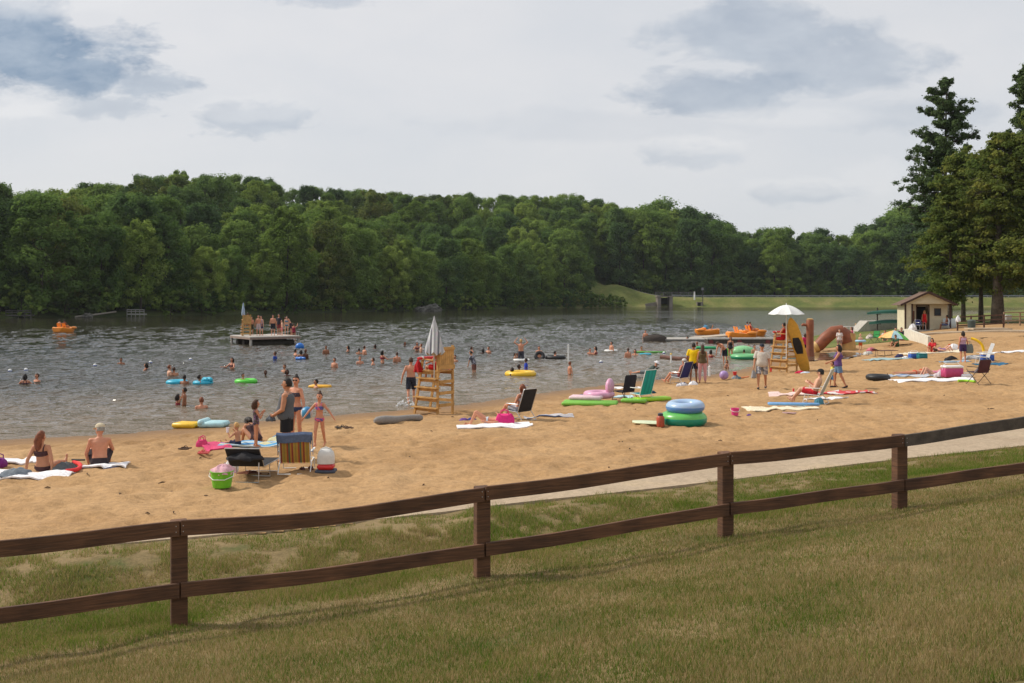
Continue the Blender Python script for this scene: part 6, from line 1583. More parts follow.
def roof_mb(gx, rise, h, y0, y1):
    mb = MB(); n = 9
    for s in (-1, 1):
        for i in range(n):
            f0, f1 = i / n, (i + 1) / n + .015
            P = [[(s * gx * (1 - f), y, h - .12 + rise * f + .05 - .02 * (f - f0) * n) for f in ((f0, f1) if s > 0 else (f1, f0))] for y in (y0, (y0 + y1) / 2, y1)]
            mb.slab([[Vector(p) for p in r] for r in P], .05)
    mb.tube([(0, y0, h + rise - .06), (0, y1, h + rise - .06)], .06, 6)
    return mb
HX, HYY, HZ = hut()
Hh = lambda x, y, z=0.: Vector((HX, HYY, HZ + .04 + z)) + Matrix.Rotation(R(-9), 3, 'Z') @ Vector((x, y, 0))
person('person in red standing in the doorway of the beach hut', Hh(-.12, .55), 1.66, 170, STAND, 'tan', 'f', ('mid', 'blond'), [('tank', (200, 24, 30)), ('shorts', (200, 24, 30))])
person('person in red leaning at the left wall of the hut porch', Hh(-1.35, .45), 1.72, 190, STAND, 'red', 'm', ('short', 'brown'), [('shorts', (190, 50, 40)), ('tank', (176, 90, 70))])
beach_chair(0, 0, 60, BLUEM, STEEL, 'blue chair on the right side of the hut porch with a person in it', w=.55, seat=.42, backh=.45, rec=10, at=Hh(1.45, -.25), cat='chair'); person('person in blue shorts sitting on the right side of the hut porch', Hh(1.45, -.25), 1.75, 60, PZ(CHAIR, t=(0, -.1, 1), seat=.48, ll=((-.14, 1, .05), (0, .15, -1)), rl=((.14, 1, .05), (0, .15, -1))), 'brown', 'm', ('short', 'dark'), [('trunks', (36, 62, 120))])
beach_chair(0, 0, 200, NAVYF, STEEL, 'navy chair standing on the left side of the hut porch', w=.6, seat=.42, backh=.45, rec=10, at=Hh(-.75, -.7), cat='chair')
pile(0, 0, .7, .5, .6, WT, 'white heap of towels on the hut porch beside the navy chair', 'towel_heap', 'towels', at=Hh(-1.35, -.6))
solo('folding_table_top', MB().box((0, 0, .42), (1.15, .06, .84), 0, None, .02), pm('pale_blue_white', (.60, .66, .66), .6, .05), 'upright white panel standing on its edge right of the hut', 'panel', G(949.5, 328.3), 0)
# white ramp wall
a, b = G(905.5, 339), G(929.5, 345.5)
d = b - a; mb = MB(); nrm = Vector((d.y, -d.x, 0)).normalized() * .1
rows = []
for f, hh in ((0, .74), (.12, .80), (.35, .74), (.7, .66), (1, .60)):
    p = d * f; rows.append([p + nrm + Vector((0, 0, -.2)), p + nrm + Vector((0, 0, hh)), p - nrm + Vector((0, 0, hh)), p - nrm + Vector((0, 0, -.2))])
solo('ramp_wall', mb.rings(rows), pm('whitewash', (.66, .62, .52), .85, .1, 3, .2), 'low whitewashed wall sloping down to the sand before the hut', 'wall', a, smooth=False)
# walkway and its rails
P = []
L0 = [Vector((20.5, 74.5, 0)), Vector((29, 78.8, 0)), Vector((33, 77.6, 0)), Vector((36.5, 74.5, 0)), Vector((43, 70, 0)), Vector((62, 60, 0))][1:]
for i, p in enumerate(L0):
    dd = (L0[min(i + 1, len(L0) - 1)] - L0[max(i - 1, 0)]).normalized(); nn = Vector((-dd.y, dd.x, 0))
    P.append([Vector((q.x, q.y, zg(q.x, q.y) + .13)) for q in (p - nn * .8, p - nn * .25, p + nn * .25, p + nn * .8)])
PP = []
for i in range(len(P) - 1):
    for k in range(8): PP.append([P[i][j].lerp(P[i + 1][j], k / 8) for j in range(4)])
PP.append(P[-1])
tag(obj('walkway', MB().slab(PP, .4), CONC, None), kind='structure')
def rail(pxs, py, h, label, mat, Yb):
    pts = []
    for px in pxs:
        x = (px - CX) / F * Yb; pts.append(Vector((x, Yb, zg(x, Yb))))
    t = thing('handrail', label, 'railing', pts[0])
    for p in pts: obj('post', MB().box(p - pts[0] + Vector((0, 0, h / 2 - .1)), (.10, .10, h + .2)), mat, t, smooth=False)
    for zz in (h - .04, h * .66, h * .36): obj('rail', MB().bar(pts[0] - pts[0] + Vector((0, -.07, zz)), pts[-1] - pts[0] + Vector((.06, -.07, zz)), .04, .10), mat, t, smooth=False)
    return t
RB = pm('railing_brown', (.10, .052, .036), .85, .25, 5)
rail((957.5, 971, 984, 1003.5), 328, 1.12, 'brown wooden railing right of the hut', RB, 79.5)
rail((1004, 1020, 1036), 322, 1.15, 'pale tan wooden railing at the right edge beneath the cypresses', pm('railing_tan', (.28, .19, .12), .85, .2, 5), 84.5)
x = (988 - CX) / F * 77.5; solo('deck', MB().box((0, 0, .10), (3.0, 1.6, .12)), pm('pale_deck', (.46, .36, .25), .85, .2, 5), 'low pale plank deck in front of the brown railing', 'deck', (x, 77.5, zg(x, 77.5)), 0, smooth=False)
x = (971.5 - CX) / F * 78.2; t = thing('trash_can', 'dark grey-green trash can standing by the brown railing', 'trash can', (x, 78.2, zg(x, 78.2)))
obj('can', MB().lathe([(.05, 0), (.27, 0), (.30, .7), (.30, .72)], seg=18), pm('bin_green', (.055, .07, .062), .7, .2), t); obj('lid', MB().lathe([(.31, .72), (.30, .80), (.12, .86)], seg=18), pm('bin_lid', (.09, .11, .10), .6, .1), t)
x = (957.8 - CX) / F * 79.3; pile(0, 0, .4, .3, .42, WT, 'white towel hung over the left post of the brown railing', 'hanging_towel', 'towel', at=Vector((x, 79.3, zg(x, 79.3) + .75)))
x = (1008 - CX) / F * 88; solo('grill', MB().box((0, 0, .55), (.5, .4, .6), 0, None, .03).tube([(0, 0, 0), (0, 0, .3)], .05, 8), pm('grey_box', (.32, .32, .30), .7), 'grey service box on a post behind the tan railing', 'service box', (x, 88, zg(x, 88)))
# canoes on their rack
def canoe(c, l, label):
    mb = MB(); rows = []
    for f in np.linspace(-1, 1, 15):
        w = .42 * (1 - abs(f) ** 2.4) + .015; dp = .36 - .16 * f * f; sh = .12 * f * f
        rows.append([(f * l / 2, w * math.cos(a), -dp * math.sin(a) * -1 * .9 - sh) for a in np.linspace(0, math.pi, 9)] )
    t = thing('canoe', label, 'canoe', c)
    obj('hull', mb.rings(rows), GREENC, t); obj('keel', MB().tube([(f * l / 2, 0, (.36 - .16 * f * f) * .9 - .12 * f * f + .005) for f in np.linspace(-.95, .95, 9)], .018, 6), pm('canoe_trim', (.10, .20, .16), .5), t)
    for s in (-1, 1): obj('gunwale', MB().tube([(f * l / 2, s * (.42 * (1 - abs(f) ** 2.4) + .015), -.12 * f * f) for f in np.linspace(-1, 1, 13)], .02, 6), pm('canoe_trim', (0, 0, 0)), t)
Yc = 96.; xc = (891 - CX) / F * Yc
zc = lambda py: ZC - (py - HY) / F * Yc
canoe(Vector((xc, Yc, zc(313.2))), 4.6, 'upper upturned green canoe on the rack left of the hut'); canoe(Vector((xc + .1, Yc, zc(323))), 4.4, 'lower upturned green canoe on the rack left of the hut')
t = thing('canoe_rack', 'wooden rack carrying two upturned green canoes', 'rack', (xc, Yc, zg(xc, Yc)))
for s in (-1.2, 1.2):
    z0 = zg(xc + s, Yc) - zg(xc, Yc)
    obj('post', MB().box((s, .3, .9), (.10, .10, 2.4)), DARKW, t, smooth=False)
    for py in (313.4, 323.2): obj('arm', MB().box((s, 0, zc(py) - zg(xc, Yc) - .06), (.08, 1.1, .09)), DARKW, t, smooth=False)
c_ = G(877, 330.5); t = thing('boat_ramp_slab', 'pale concrete slab with a sloping end beside the canoes', 'slab', c_)
obj('body', MB().rings([[(-1.9, yy, -.1), (2.2, yy, -.1), (2.2, yy, .92), (-.9, yy, .92)] for yy in (0, 2.2)]), pm('pale_concrete', (.42, .39, .34), .9, .15, 3), t, smooth=False)
obj('front_board', MB().box((.75, -.04, .42), (2.8, .06, .7)), GREYW, t, smooth=False)

# ================================================================== out on the water
# docks, pedal boats
c_ = W(735, 343, 0); t = thing('floating_dock', 'low grey floating dock with pedal boats tied behind it', 'dock', c_)
obj('deck', MB().box((.8, 0, .38), (6.6, 1.6, .10)), GREYW, t, smooth=False); obj('skirt', MB().box((.8, -.02, .16), (6.5, 1.5, .335)), DARKW, t, smooth=False)
for x in (-2.2, .2, 2.6): obj('float_drum', MB().tube([(x, -.85, .12), (x, .85, .12)], .2, 10), pm('drum_red', (.16, .03, .03), .6), t)
c_ = W(716, 338.5, 0); t = thing('boarding_ramp', 'pale tan ramp at the left end of the floating dock', 'ramp', c_)
obj('deck', MB().rings([[(-2.0, yy, .05), (2.2, yy, .40), (2.2, yy, .28), (-2.0, yy, -.07)] for yy in (-.2, 2.6)]), pm('ramp_tan', (.44, .37, .29), .9, .15), t, smooth=False); obj('cleat', MB().box((1.4, .2, .42), (.3, .1, .1)), DARKW, t)
c_ = W(676, 340.5, 0); t = thing('floating_platform', 'flat pale grey floating platform left of the dock', 'dock', c_)
obj('deck', MB().box((0, 0, .16), (5.0, 4.0, .10)), GREYW, t, smooth=False); obj('skirt', MB().box((0, 0, .02), (4.9, 3.9, .18)), pm('float_grey', (.16, .16, .15), .8), t, smooth=False)
c_ = W(655, 341.5, 0); mb = MB(); rows = []
for f in np.linspace(-1, 1, 13):
    w = .46 * (1 - abs(f) ** 2.6) + .02; rows.append([(f * 1.05, w * math.cos(a), .62 * (1 - .35 * f * f) * math.sin(a) - .02) for a in np.linspace(0, math.pi, 9)])
t = thing('upturned_boat', 'dark brown upturned rowing boat floating beside the grey platform', 'boat', c_, R(8)); obj('hull', mb.rings(rows), pm('old_hull', (.055, .042, .034), .8, .3), t); obj('keel', MB().tube([(f * 1.0, 0, .62 * (1 - .35 * f * f)) for f in np.linspace(-.9, .9, 7)], .03, 6), DARKW, t)
def seated_pair(c, rz, sc, who, n):
    M = Matrix.Translation(c) @ Matrix.Rotation(R(rz), 4, 'Z') @ Matrix.Scale(sc, 4)
    for i, (lab, sk, wear) in enumerate(who):
        person(lab, M @ Vector((-.34 if i == 0 else .34, -.30, .58)), 1.66, rz, PZ(HIGHCHAIR, seat=.10, ll=((-.1, 1, .1), (0, .9, -.5)), rl=((.1, 1, .1), (0, .9, -.5))), sk, 'm', ('short', 'dark'), wear)
c_ = W(708, 334.5, 0); pedal_boat(c_, 75, 'orange pedal boat at the left end of the dock', .95)
pile(0, 0, .6, .5, .45, cloth('lifejacket', (88, 150, 186)), 'light blue life jackets heaped in the left orange pedal boat', 'life_jackets', 'life jackets', at=c_ + Vector((-.2, .2, .6)))
c_ = W(741, 338.5, 0); pedal_boat(c_, -84, 'orange pedal boat moored in the middle of the dock', 1.05)
c_ = W(752, 336, 0); pedal_boat(c_, -80, 'orange pedal boat with riders at the right end of the dock', 1.0)
seated_pair(c_, -80, 1, [('person in a blue vest sitting in the pedal boat at the dock', 'tan', [('tank', (70, 110, 170))]), ('person in a red vest sitting in the pedal boat at the dock', 'red', [('tank', (190, 60, 60))])], 2)
c_ = W(64, 332.2, 0); pedal_boat(c_, -14, 'orange pedal boat out on the open lake at the far left', .95)
seated_pair(c_, -14, .95, [('person in a pale top riding the pedal boat on the open lake', 'tan', [('tank', (210, 170, 140))]), ('person in a dark red top riding the pedal boat on the open lake', 'brown', [('tank', (110, 30, 44))])], 2)
# swimming raft
def raft():
    nz = W(250, 345.5, 0); th = R(55)
    e1 = Vector((-math.cos(th), math.sin(th), 0)); e2 = Vector((math.sin(th), math.cos(th), 0)); a, b = 4.7, 4.35
    # corner facing the camera
    rzz = math.atan2(e2.y, e2.x); c = nz + e1 * a / 2 + e2 * b / 2
    t = thing('swimming_raft', 'square wooden swimming raft with a lifeguard chair and people on it', 'raft', c, rzz)
    dk = MB()
    for i in range(14): dk.box((-b / 2 + (i + .5) * b / 14, 0, .66), (b / 14 - .012, a, .06))
    obj('deck', dk, pm('raft_planks', (.50, .46, .41), .85, .15, 4), t, smooth=False)
    for s in (-1, 1):
        obj('fascia', MB().box((0, s * (a / 2 - .03), .545), (b, .06, .16)), pm('raft_side', (.30, .22, .18), .9, .2), t, smooth=False); obj('fascia', MB().box((s * (b / 2 - .03), 0, .545), (.06, a - .13, .16)), pm('raft_side', (0, 0, 0)), t, smooth=False)
        for q in (-1, 1): obj('post', MB().box((s * (b / 2 - .12), q * (a / 2 - .12), .2), (.16, .16, .53)), GREYW, t, smooth=False)
    for y in (-1.5, 0, 1.5): obj('float_drum', MB().tube([(-b / 2 + .3, y, .10), (b / 2 - .3, y, .10)], .28, 12), DARKW, t)
    ld = MB()
    for s in (-.2, .2): ld.tube([(b / 2 + .06, -1.5 + s, .9), (b / 2 + .06, -1.5 + s, -.3)], .025, 6)
    for z in (.0, .25, .5): ld.tube([(b / 2 + .06, -1.7, z), (b / 2 + .06, -1.3, z)], .02, 6)
    obj('ladder', ld, STEEL, t)
    M = Matrix.Translation(c) @ Matrix.Rotation(rzz, 4, 'Z')
    return c, M
RC, RM = raft()
def on_raft(px, dy=0.):
    Y = RC.y + dy; return Vector(((px - CX) / F * Y, Y, .69))
lifeguard_chair(on_raft(246.5, -1.0), 20, 'small yellow-pine lifeguard chair standing on the swimming raft', 1.15, .75, scale=.85)
person('lifeguard in red shorts sitting in the chair on the swimming raft', on_raft(247.5, -.9) + Vector((0, .1, 1.05)), 1.72, 20, PZ(HIGHCHAIR, seat=.10), 'red', 'm', ('short', 'brown'), [('shorts', (190, 40, 40))])
p_ = on_raft(243.3, -1.1); t = thing('folded_umbrella', 'folded blue-grey umbrella beside the lifeguard chair on the raft', 'umbrella', p_); obj('pole', MB().tube([(0, 0, 0), (0, 0, 2.7)], .025, 8), WHITEM, t); obj('canopy', MB().lathe([(.03, 2.75), (.10, 2.3), (.16, 1.85), (.13, 1.7)], seg=14), pm('umb_bluegrey', (.36, .44, .56), .7), t)
RG = 'people standing on the swimming raft'
for px, dy, H, hd_, sk, sx_, hr, wear, lab in (
    (251.5, .2, 1.6, 200, 'tan', 'm', ('short', 'dark'), [('trunks', (60, 56, 40))], 'person in dark trunks standing just right of the raft lifeguard chair'),
    (258.5, -.6, 1.72, 190, 'red', 'm', ('short', 'brown'), [('trunks', (190, 170, 170))], 'shirtless person in pale trunks standing left of centre on the raft'), (261.3, .1, 1.66, 160, 'fair', 'f', ('mid', 'dark'), [('onepiece', (140, 150, 180)), ('shorts', (60, 60, 90))], 'person in a blue-grey swimsuit close to the man in pale trunks on the raft'),
    (273, -.5, 1.75, 185, 'red', 'm', ('short', 'dark'), [('trunks', (36, 38, 46))], 'person in black trunks with hands at the sides in the middle of the raft'), (279, .6, 1.8, 150, 'tan', 'm', ('short', 'dark'), [('tshirt', (44, 44, 54)), ('trunks', (120, 50, 50))], 'person in a dark shirt and red trunks in the middle of the raft'),
    (282, -.3, 1.35, 120, 'fair', 'm', ('short', 'brown'), [('trunks', (196, 110, 110))], 'shorter person in pink trunks right of the dark shirt on the raft'), (286.5, .3, 1.62, 200, 'fair', 'f', ('mid', 'dark'), [('briefs', (40, 130, 160)), ('bra', (40, 130, 160))], 'person in a turquoise bikini near the right corner of the raft'),
    (290.5, .5, 1.75, 100, 'red', 'm', ('short', 'dark'), [('trunks', (52, 44, 50))], 'bending person in dark trunks at the right corner of the raft')):
    person(lab, on_raft(px, dy), H, hd_, PZ(BEND, t=(0, .5, .9)) if 'bending' in lab else STAND, sk, sx_, hr, wear, RG)
person('person in red climbing out of the water at the right end of the raft', W(293.8, 342.5, 0) + Vector((0, 0, .05)), 1.6, 0, PZ(STAND, la=((-.3, .6, .3), (0, .6, .8)), ra=((.3, .6, .3), (0, .6, .8))), 'red', 'f', ('bun', 'brown'), [('onepiece', (150, 50, 70))])

# --- swimmers
SG = 'swimmers in the lake'
BLV = pm('bright_blue_vinyl', (.02, .16, .55), .4, .1); CYV = pm('cyan_vinyl', (.03, .42, .60), .4, .1); YRV = pm('yellow_orange_vinyl', (.80, .42, .03), .4, .1); GRV = pm('bright_green_vinyl', (.10, .60, .05), .4, .1)
ring(177, 383.2, .36, .13, CYV, 'cyan swim ring floating round a swimmer on the left', z=-.06); swimmer('swimmer with a dark head inside the left cyan swim ring', 184.5, 384, 'brown', deep=.42)
ring(203, 383.5, .34, .12, CYV, 'cyan swim ring with a raised blue float beside it', z=-.06); swimmer('swimmer with dark hair inside the right cyan swim ring', 199.5, 384, 'brown', deep=.42)
floatie(207.5, 383.5, .35, .6, .24, CYV, 'raised cyan float at the right of the two cyan rings', 30, z=.05, lobes=2)
ring(246, 382.5, .38, .14, GRV, 'bright green swim ring with a child in it', z=-.06); swimmer('small swimmer leaning on the bright green ring', 243, 383, 'tan', deep=.42, H=1.3)
floatie(320, 387.5, .5, .95, .17, YRV, 'yellow-orange float with a swimmer pushing it', 80, z=-.05, lobes=3); swimmer('swimmer pushing the yellow-orange float', 316, 388.5, 'tan', deep=.40)
ring(520.5, 375.3, .62, .18, YELF, 'large yellow tube carrying a child in a blue shirt', z=-.07); swimmer('swimmer in a blue shirt riding the large yellow tube', 526, 374, 'dark', deep=.78, H=1.3, wear=[('tshirt', (30, 62, 180))], head=90)
swimmer('swimmer with a black head left of the large yellow tube', 512, 376, 'dark', deep=.42); swimmer('swimmer with a black head behind the large yellow tube', 519, 371, 'dark', deep=.36)
ring(539.5, 358.5, .24, .12, RUBBER, 'black inner tube held up before a swimmer', z=.06, tilt=(62, 0, 0), name='inner_tube', cat='inner tube'); swimmer('swimmer holding a black inner tube in front of the chest', 539, 357.5, 'red', deep=.75, head=180)
ring(555.5, 358.3, .52, .15, RUBBER, 'black inner tube floating flat with a swimmer in it', z=-.06, name='inner_tube', cat='inner tube'); swimmer('swimmer lying in the flat black inner tube', 555, 358, 'red', deep=.45)
swimmer('person standing in the water with both arms raised to the head', 521, 360, 'red', ('short', 'blond'), 0, deep=1.30, arms=dict(la=((-.7, .2, .45), (.55, .1, .8)), ra=((.7, .2, .45), (-.55, .1, .8))), wear=[('trunks', (60, 60, 70))], H=1.8)
ring(521.5, 360.5, .45, .07, WHITEM, 'thin white float ring round the person with raised arms', z=-.02)
swimmer('child near the left elbow of the person with raised arms', 515, 358.5, 'tan', deep=.35, H=1.4); swimmer('second child just right of the first by the person with raised arms', 517.5, 358, 'brown', deep=.33, H=1.4)
person('person in a dark patterned shirt wading with a hand in the water', W(474, 379, -.35), 1.5, 60, PZ(STAND, t=(0, .35, 1), la=((-.2, .2, -1), (0, .3, -1)), ra=((.2, .2, -1), (0, .3, -1))), 'tan', 'm', ('short', 'dark'), [('tshirt', blotch('rash', [(.06, .06, .08), (.30, .30, .34)], 16)), ('trunks', (120, 80, 70))])
ring(611, 351.3, .40, .09, WHITEM, 'white swim ring floating at the waist of a swimmer', z=-.03); swimmer('swimmer standing in the white ring', 611.5, 351.5, 'red', deep=.72)
floatie(651, 352.8, .35, 2.1, .14, pm('grass_green_foam', (.10, .34, .06), .6, .1), 'long green foam float with a person lying over it', 86, z=-.03, lobes=2); floatie(645.5, 355, .4, .8, .16, CYV, 'short pale blue float in front of the long green one', 80, z=-.04, lobes=2)
person('person standing waist-deep in front of the dark upturned boat', W(645.5, 349, -.75), 1.7, 170, STAND, 'red', 'm', ('short', 'dark'), [('trunks', (50, 46, 50))])
floatie(706, 348.5, .9, 1.5, .18, pm('dark_green_vinyl', (.02, .32, .12), .4, .1), 'green air mattress floating behind the long-haired woman', 80, z=-.02, lobes=4)
person('person in dark trunks bending over in the shallows right of the yellow shirt', W(724.5, 365.5, -.12), 1.74, 120, PZ(BEND, t=(0, .8, .75)), 'red', 'm', ('short', 'brown'), [('trunks', (34, 36, 48))])
person('person in a black swimsuit standing in the shallows beside the bending man', W(730.5, 361, -.3), 1.62, 150, STAND, 'tan', 'f', ('mid', 'brown'), [('onepiece', (40, 40, 44))])
ring(731, 355, .30, .11, GRV, 'small bright green ring held in the shallows', z=.1, tilt=(50, 0, 0)); person('small child crouching in the shallows below the bending man', W(727.5, 369.5, -.05), 1.0, 150, PZ(SITFWD), 'tan', 'f', ('mid', 'brown'), [('onepiece', (150, 110, 100))])
TUR = two_tone('turtle_vinyl', (.01, .26, .12), (.16, .50, .20), .22)
ring(745.5, 358.8, .72, .22, TUR, 'large green inflatable ring in the shallows with a child in it', z=-.06); c_ = W(743, 355.5, 0); solo('inflatable_shell', MB().ell((0, 0, .25), (.85, .6, .42), 18, 9), pm('pale_green_vinyl', (.22, .52, .24), .4, .15), 'domed pale green inflatable behind the large green ring', 'pool float', c_)
swimmer('child lying in the large green inflatable ring', 744, 356.5, 'brown', deep=.42, H=1.2); swimmer('person in a neon yellow vest behind the green inflatables', 748.5, 354, 'fair', deep=.62, H=1.2, wear=[('tank', (200, 230, 30))], head=180)
swimmer('person standing in the shallows just left of the white T-shirt walker', 754.5, 358, 'red', deep=.85, head=200)
noodle([W(661, 358.5, .0) + Vector((0, 0, .10)), W(668, 359, .0) + Vector((0, 0, .09)), W(680, 360, .0) + Vector((0, 0, .08)), W(694, 360.5, .0) + Vector((0, 0, .08))], .13, pm('log_redbrown', (.13, .06, .045), .8, .25, 4, .3), 'reddish-brown log floating left of the yellow shirt man', 'floating_log', 'log')
# the remaining heads, one by one: px, py of the water line, crown height, skin, extra
heads = [(25, 384.5, .48, 'red', 'dark-haired swimmer nearest the left edge of the picture'), (37, 382.5, .42, 'red', 'swimmer just right of the leftmost one'), (121, 364.5, .4, 'brown', 'lone dark swimmer far out on the left'), (146, 370, .38, 'red', 'swimmer between the lone dark one and the huddled pair'),
 (169.5, 376, .55, 'fair', 'pale swimmer of the huddled pair left of the cyan rings'), (174, 376, .45, 'tan', 'darker swimmer of the huddled pair left of the cyan rings'), (232, 369, .62, 'red', 'stocky bare-chested swimmer out beyond the green ring'), (265.5, 376.2, .3, 'dark', 'black head alone right of the green ring'),
 (184.5, 405.5, .62, 'brown', 'brown-haired child in the shallows near the yellow float'), (178, 404.5, .35, 'tan', 'arm-raising child beside the brown-haired child'), (201.5, 408.5, .40, 'red', 'black-haired swimmer in the shallows above the blond boy'), (284.5, 372, .40, 'tan', 'swimmer behind the head of the grey tank top man'), (287, 376, .34, 'dark', 'dark head right above the grey tank top man'),
 (275, 359.5, .5, 'brown', 'swimmer in blue between the raft and the crowd'), (295.5, 356, .45, 'red', 'red-faced swimmer left of the blue float pair'), (301, 358.5, .55, 'tan', 'left swimmer of the pair by the blue float'), (305.5, 358.5, .6, 'dark', 'right swimmer of the pair by the blue float'), (326, 353.5, .55, 'brown', 'dark swimmer right of the raft'),
 (348, 352, .45, 'red', 'reddish swimmer midway between raft and lifeguard chair'), (364.5, 354.5, .6, 'red', 'broad pale swimmer midway between raft and lifeguard chair'), (359, 354, .4, 'tan', 'smaller swimmer left of the broad pale one'), (375, 349, .35, 'dark', 'small dark head far out above the broad pale swimmer'), (360, 364, .45, 'red', 'swimmer below the smaller one midway out'), (373, 365, .42, 'red', 'swimmer left of the big-shouldered one'),
 (382.5, 363, .75, 'red', 'big-shouldered bare swimmer left of the lifeguard chair'), (397, 362, .6, 'red', 'swimmer between the big-shouldered one and the chair'), (334.5, 367.5, .55, 'red', 'stout swimmer alone right of the tank top man'), (417, 350.5, .62, 'red', 'left swimmer of the pair behind the red rescue tube'), (421, 351.5, .55, 'fair', 'right swimmer of the pair behind the red rescue tube'),
 (471.5, 352.5, .42, 'red', 'swimmer nearest right of the folded umbrella'), (483, 353.5, .35, 'dark', 'dark head left of a pale swimmer in the middle of the lake'), (488.5, 353, .45, 'red', 'pale swimmer right of a dark head in the middle of the lake'), (590, 354, .4, 'red', 'left swimmer of the pair left of the white ring'), (595.5, 354.5, .55, 'red', 'right swimmer of the pair left of the white ring'),
 (570, 374.5, .62, 'red', 'child standing alone in the shallows above the pink inflatables'), (628, 357.5, .62, 'red', 'taller swimmer left of the long green float'), (635, 355.5, .42, 'red', 'smaller swimmer left of the long green float'), (641.5, 352.5, .45, 'tan', 'swimmer at the left end of the long green float'), (687.5, 341, .4, 'tan', 'head in the water by the grey platform'), (711, 357.5, .5, 'tan', 'swimmer right behind the long-haired woman'), (697, 347, .4, 'brown', 'dark head in front of the grey floating dock'), (455, 361.5, .4, 'tan', 'swimmer right behind the tall lifeguard chair'), (405, 346, .35, 'brown', 'dark head far out left of the folded umbrella')]
hs_ = ['dark', 'brown', 'dark', 'dark', 'auburn', 'brown']
for i, (px, py, dp, sk, lab) in enumerate(heads):
    ex = {}
    wear = []
    if 'blue between' in lab: wear = [('tshirt', (40, 70, 150))]
    if 'arm-raising' in lab: ex = dict(arms=dict(ra=((.4, .3, .8), (.1, .2, 1)), la=((-.3, .3, -.6), (0, .6, .2))))
    elif i % 3 == 0: ex = dict(arms=dict(la=((-.5, .5, -.6), (-.2, .9, .1)), ra=((.5, .5, -.6), (.2, .9, .1))))
    swimmer(lab, px, py, sk, ('short' if i % 3 else 'mid', hs_[i % 6]), [20, 150, 200, 90, 310][i % 5], deep=dp, sex='f' if i % 3 == 0 else 'm', wear=wear or ([('bra', (60 + 20 * (i % 5), 40, 60))] if i % 3 == 0 else []), H=1.7 if 'child' not in lab else 1.25, group=SG, **ex)
floatie(300.5, 359.5, .5, .7, .2, BLV, 'deep blue float between the two close swimmers', 40, z=-.03, lobes=2)
c_ = W(299.8, 348.2, 0); solo('swim_float', MB().ell((0, 0, .12), (.34, .3, .3), 16, 9), BLV, 'bright blue dome float at the right end of the raft', 'pool float', c_)
# buoys
t0 = None
for px, py in ((10, 371.5), (26, 370.5), (95, 366), (150.5, 363), (190.5, 360), (664, 353.5), (601, 362.5), (705, 369)):
    c_ = W(px, py, 0); t = thing('buoy', 'white marker buoy floating on the swimming line' if px < 400 else {664: 'small white buoy left of the floating log', 601: 'white buoy among the swimmers right of the yellow tube', 705: 'white buoy at the waterline right of the long-haired woman'}[px], 'buoy', c_, 0, 'white swim line buoys')
    obj('float', MB().ell((0, 0, .03), (.10, .10, .11), 12, 8), WHITEM, t); obj('band', MB().lathe([(.102, .01), (.106, .03), (.102, .05)], seg=14), BLUEM, t)
for px, py, h, lab in ((568.5, 361.5, .95, 'white pole marker standing in the water left of the pair'), (709.5, 376.5, .45, 'short white pole marker in the shallows behind the couple'), (671, 363, .5, 'yellow-tipped marker stake in front of the floating log')):
    c_ = W(px, py, 0); t = thing('marker_pole', lab, 'marker', c_); obj('pole', MB().tube([(0, 0, -.4), (0, 0, h)], .05, 8), WHITEM, t); obj('tip', MB().ell((0, 0, h + .03), (.06, .06, .06), 10, 6), YELF if 'yellow' in lab else WHITEM, t)

# ================================================================== far shore things
def far_at(px, Y): x = (px - CX) / F * Y; return Vector((x, Y, float(zfar(x, Y))))
def jetty(px0, px1, Y, label, mat):
    a, b = far_at(px0, Y), far_at(px1, Y); a.z = b.z = 0
    t = thing('jetty', label, 'jetty', a); L = b.x - a.x
    obj('deck', MB().box((L / 2, 0, .42), (L, 1.6, .24)), mat, t, smooth=False)
    for i in range(5):
        obj('post', MB().box((L * i / 4, -.75, .45), (.10, .10, 1.9)), mat, t, smooth=False)
    for z in (.98, 1.32): obj('rail', MB().bar((0, -.83, z), (L, -.83, z), .05, .13), mat, t, smooth=False)
PALEJ = pm('pale_jetty', (.27, .265, .25), .9, .15)
jetty(128.5, 145.5, 196.5, 'little grey jetty with a railing on the far left shore', PALEJ); jetty(8, 33, 184.5, 'weathered grey jetty half hidden by shrubs at the left edge', pm('dim_jetty', (.10, .095, .085), .9, .2))
c_ = far_at(98, 189); mb = MB().tube([(-3.5, -2, .0), (-.5, -.5, .35), (3.0, 1.2, .9)], [.16, .2, .14], 8); solo('driftwood_log', mb, pm('grey_log', (.20, .18, .15), .9, .2), 'grey fallen trunk leaning into the water left of the jetty', 'log', Vector((c_.x, c_.y, .1)))
def boulder(px, Y, w, d, h, label):
    c = far_at(px, Y); mb = MB().ell((0, 0, 0), (w, d, h), 28, 18)
    for v in mb.v:
        k = 1 + .5 * (float(vnoise(v.x + 7, v.y + v.z * 1.7 + 3, w * .35, 5)) - .5) + .25 * (float(vnoise(v.x - v.z, v.y + 9, w * .14, 6)) - .5); v *= k
    solo('boulder', mb, pm('rock_grey', (.10, .097, .085), .9, .35, 1.2, .5, 4), label, 'rock', Vector((c.x, c.y, .2)), smooth=False)
boulder(432, 268, 3.2, 1.8, 1.6, 'grey lichened boulder at the far waterline above the lifeguard chair'); boulder(421, 266.5, 1.6, 1.2, .9, 'smaller grey rock left of the far boulder'); boulder(88, 186.5, 1.0, .8, .6, 'small dark rock at the far left waterline')
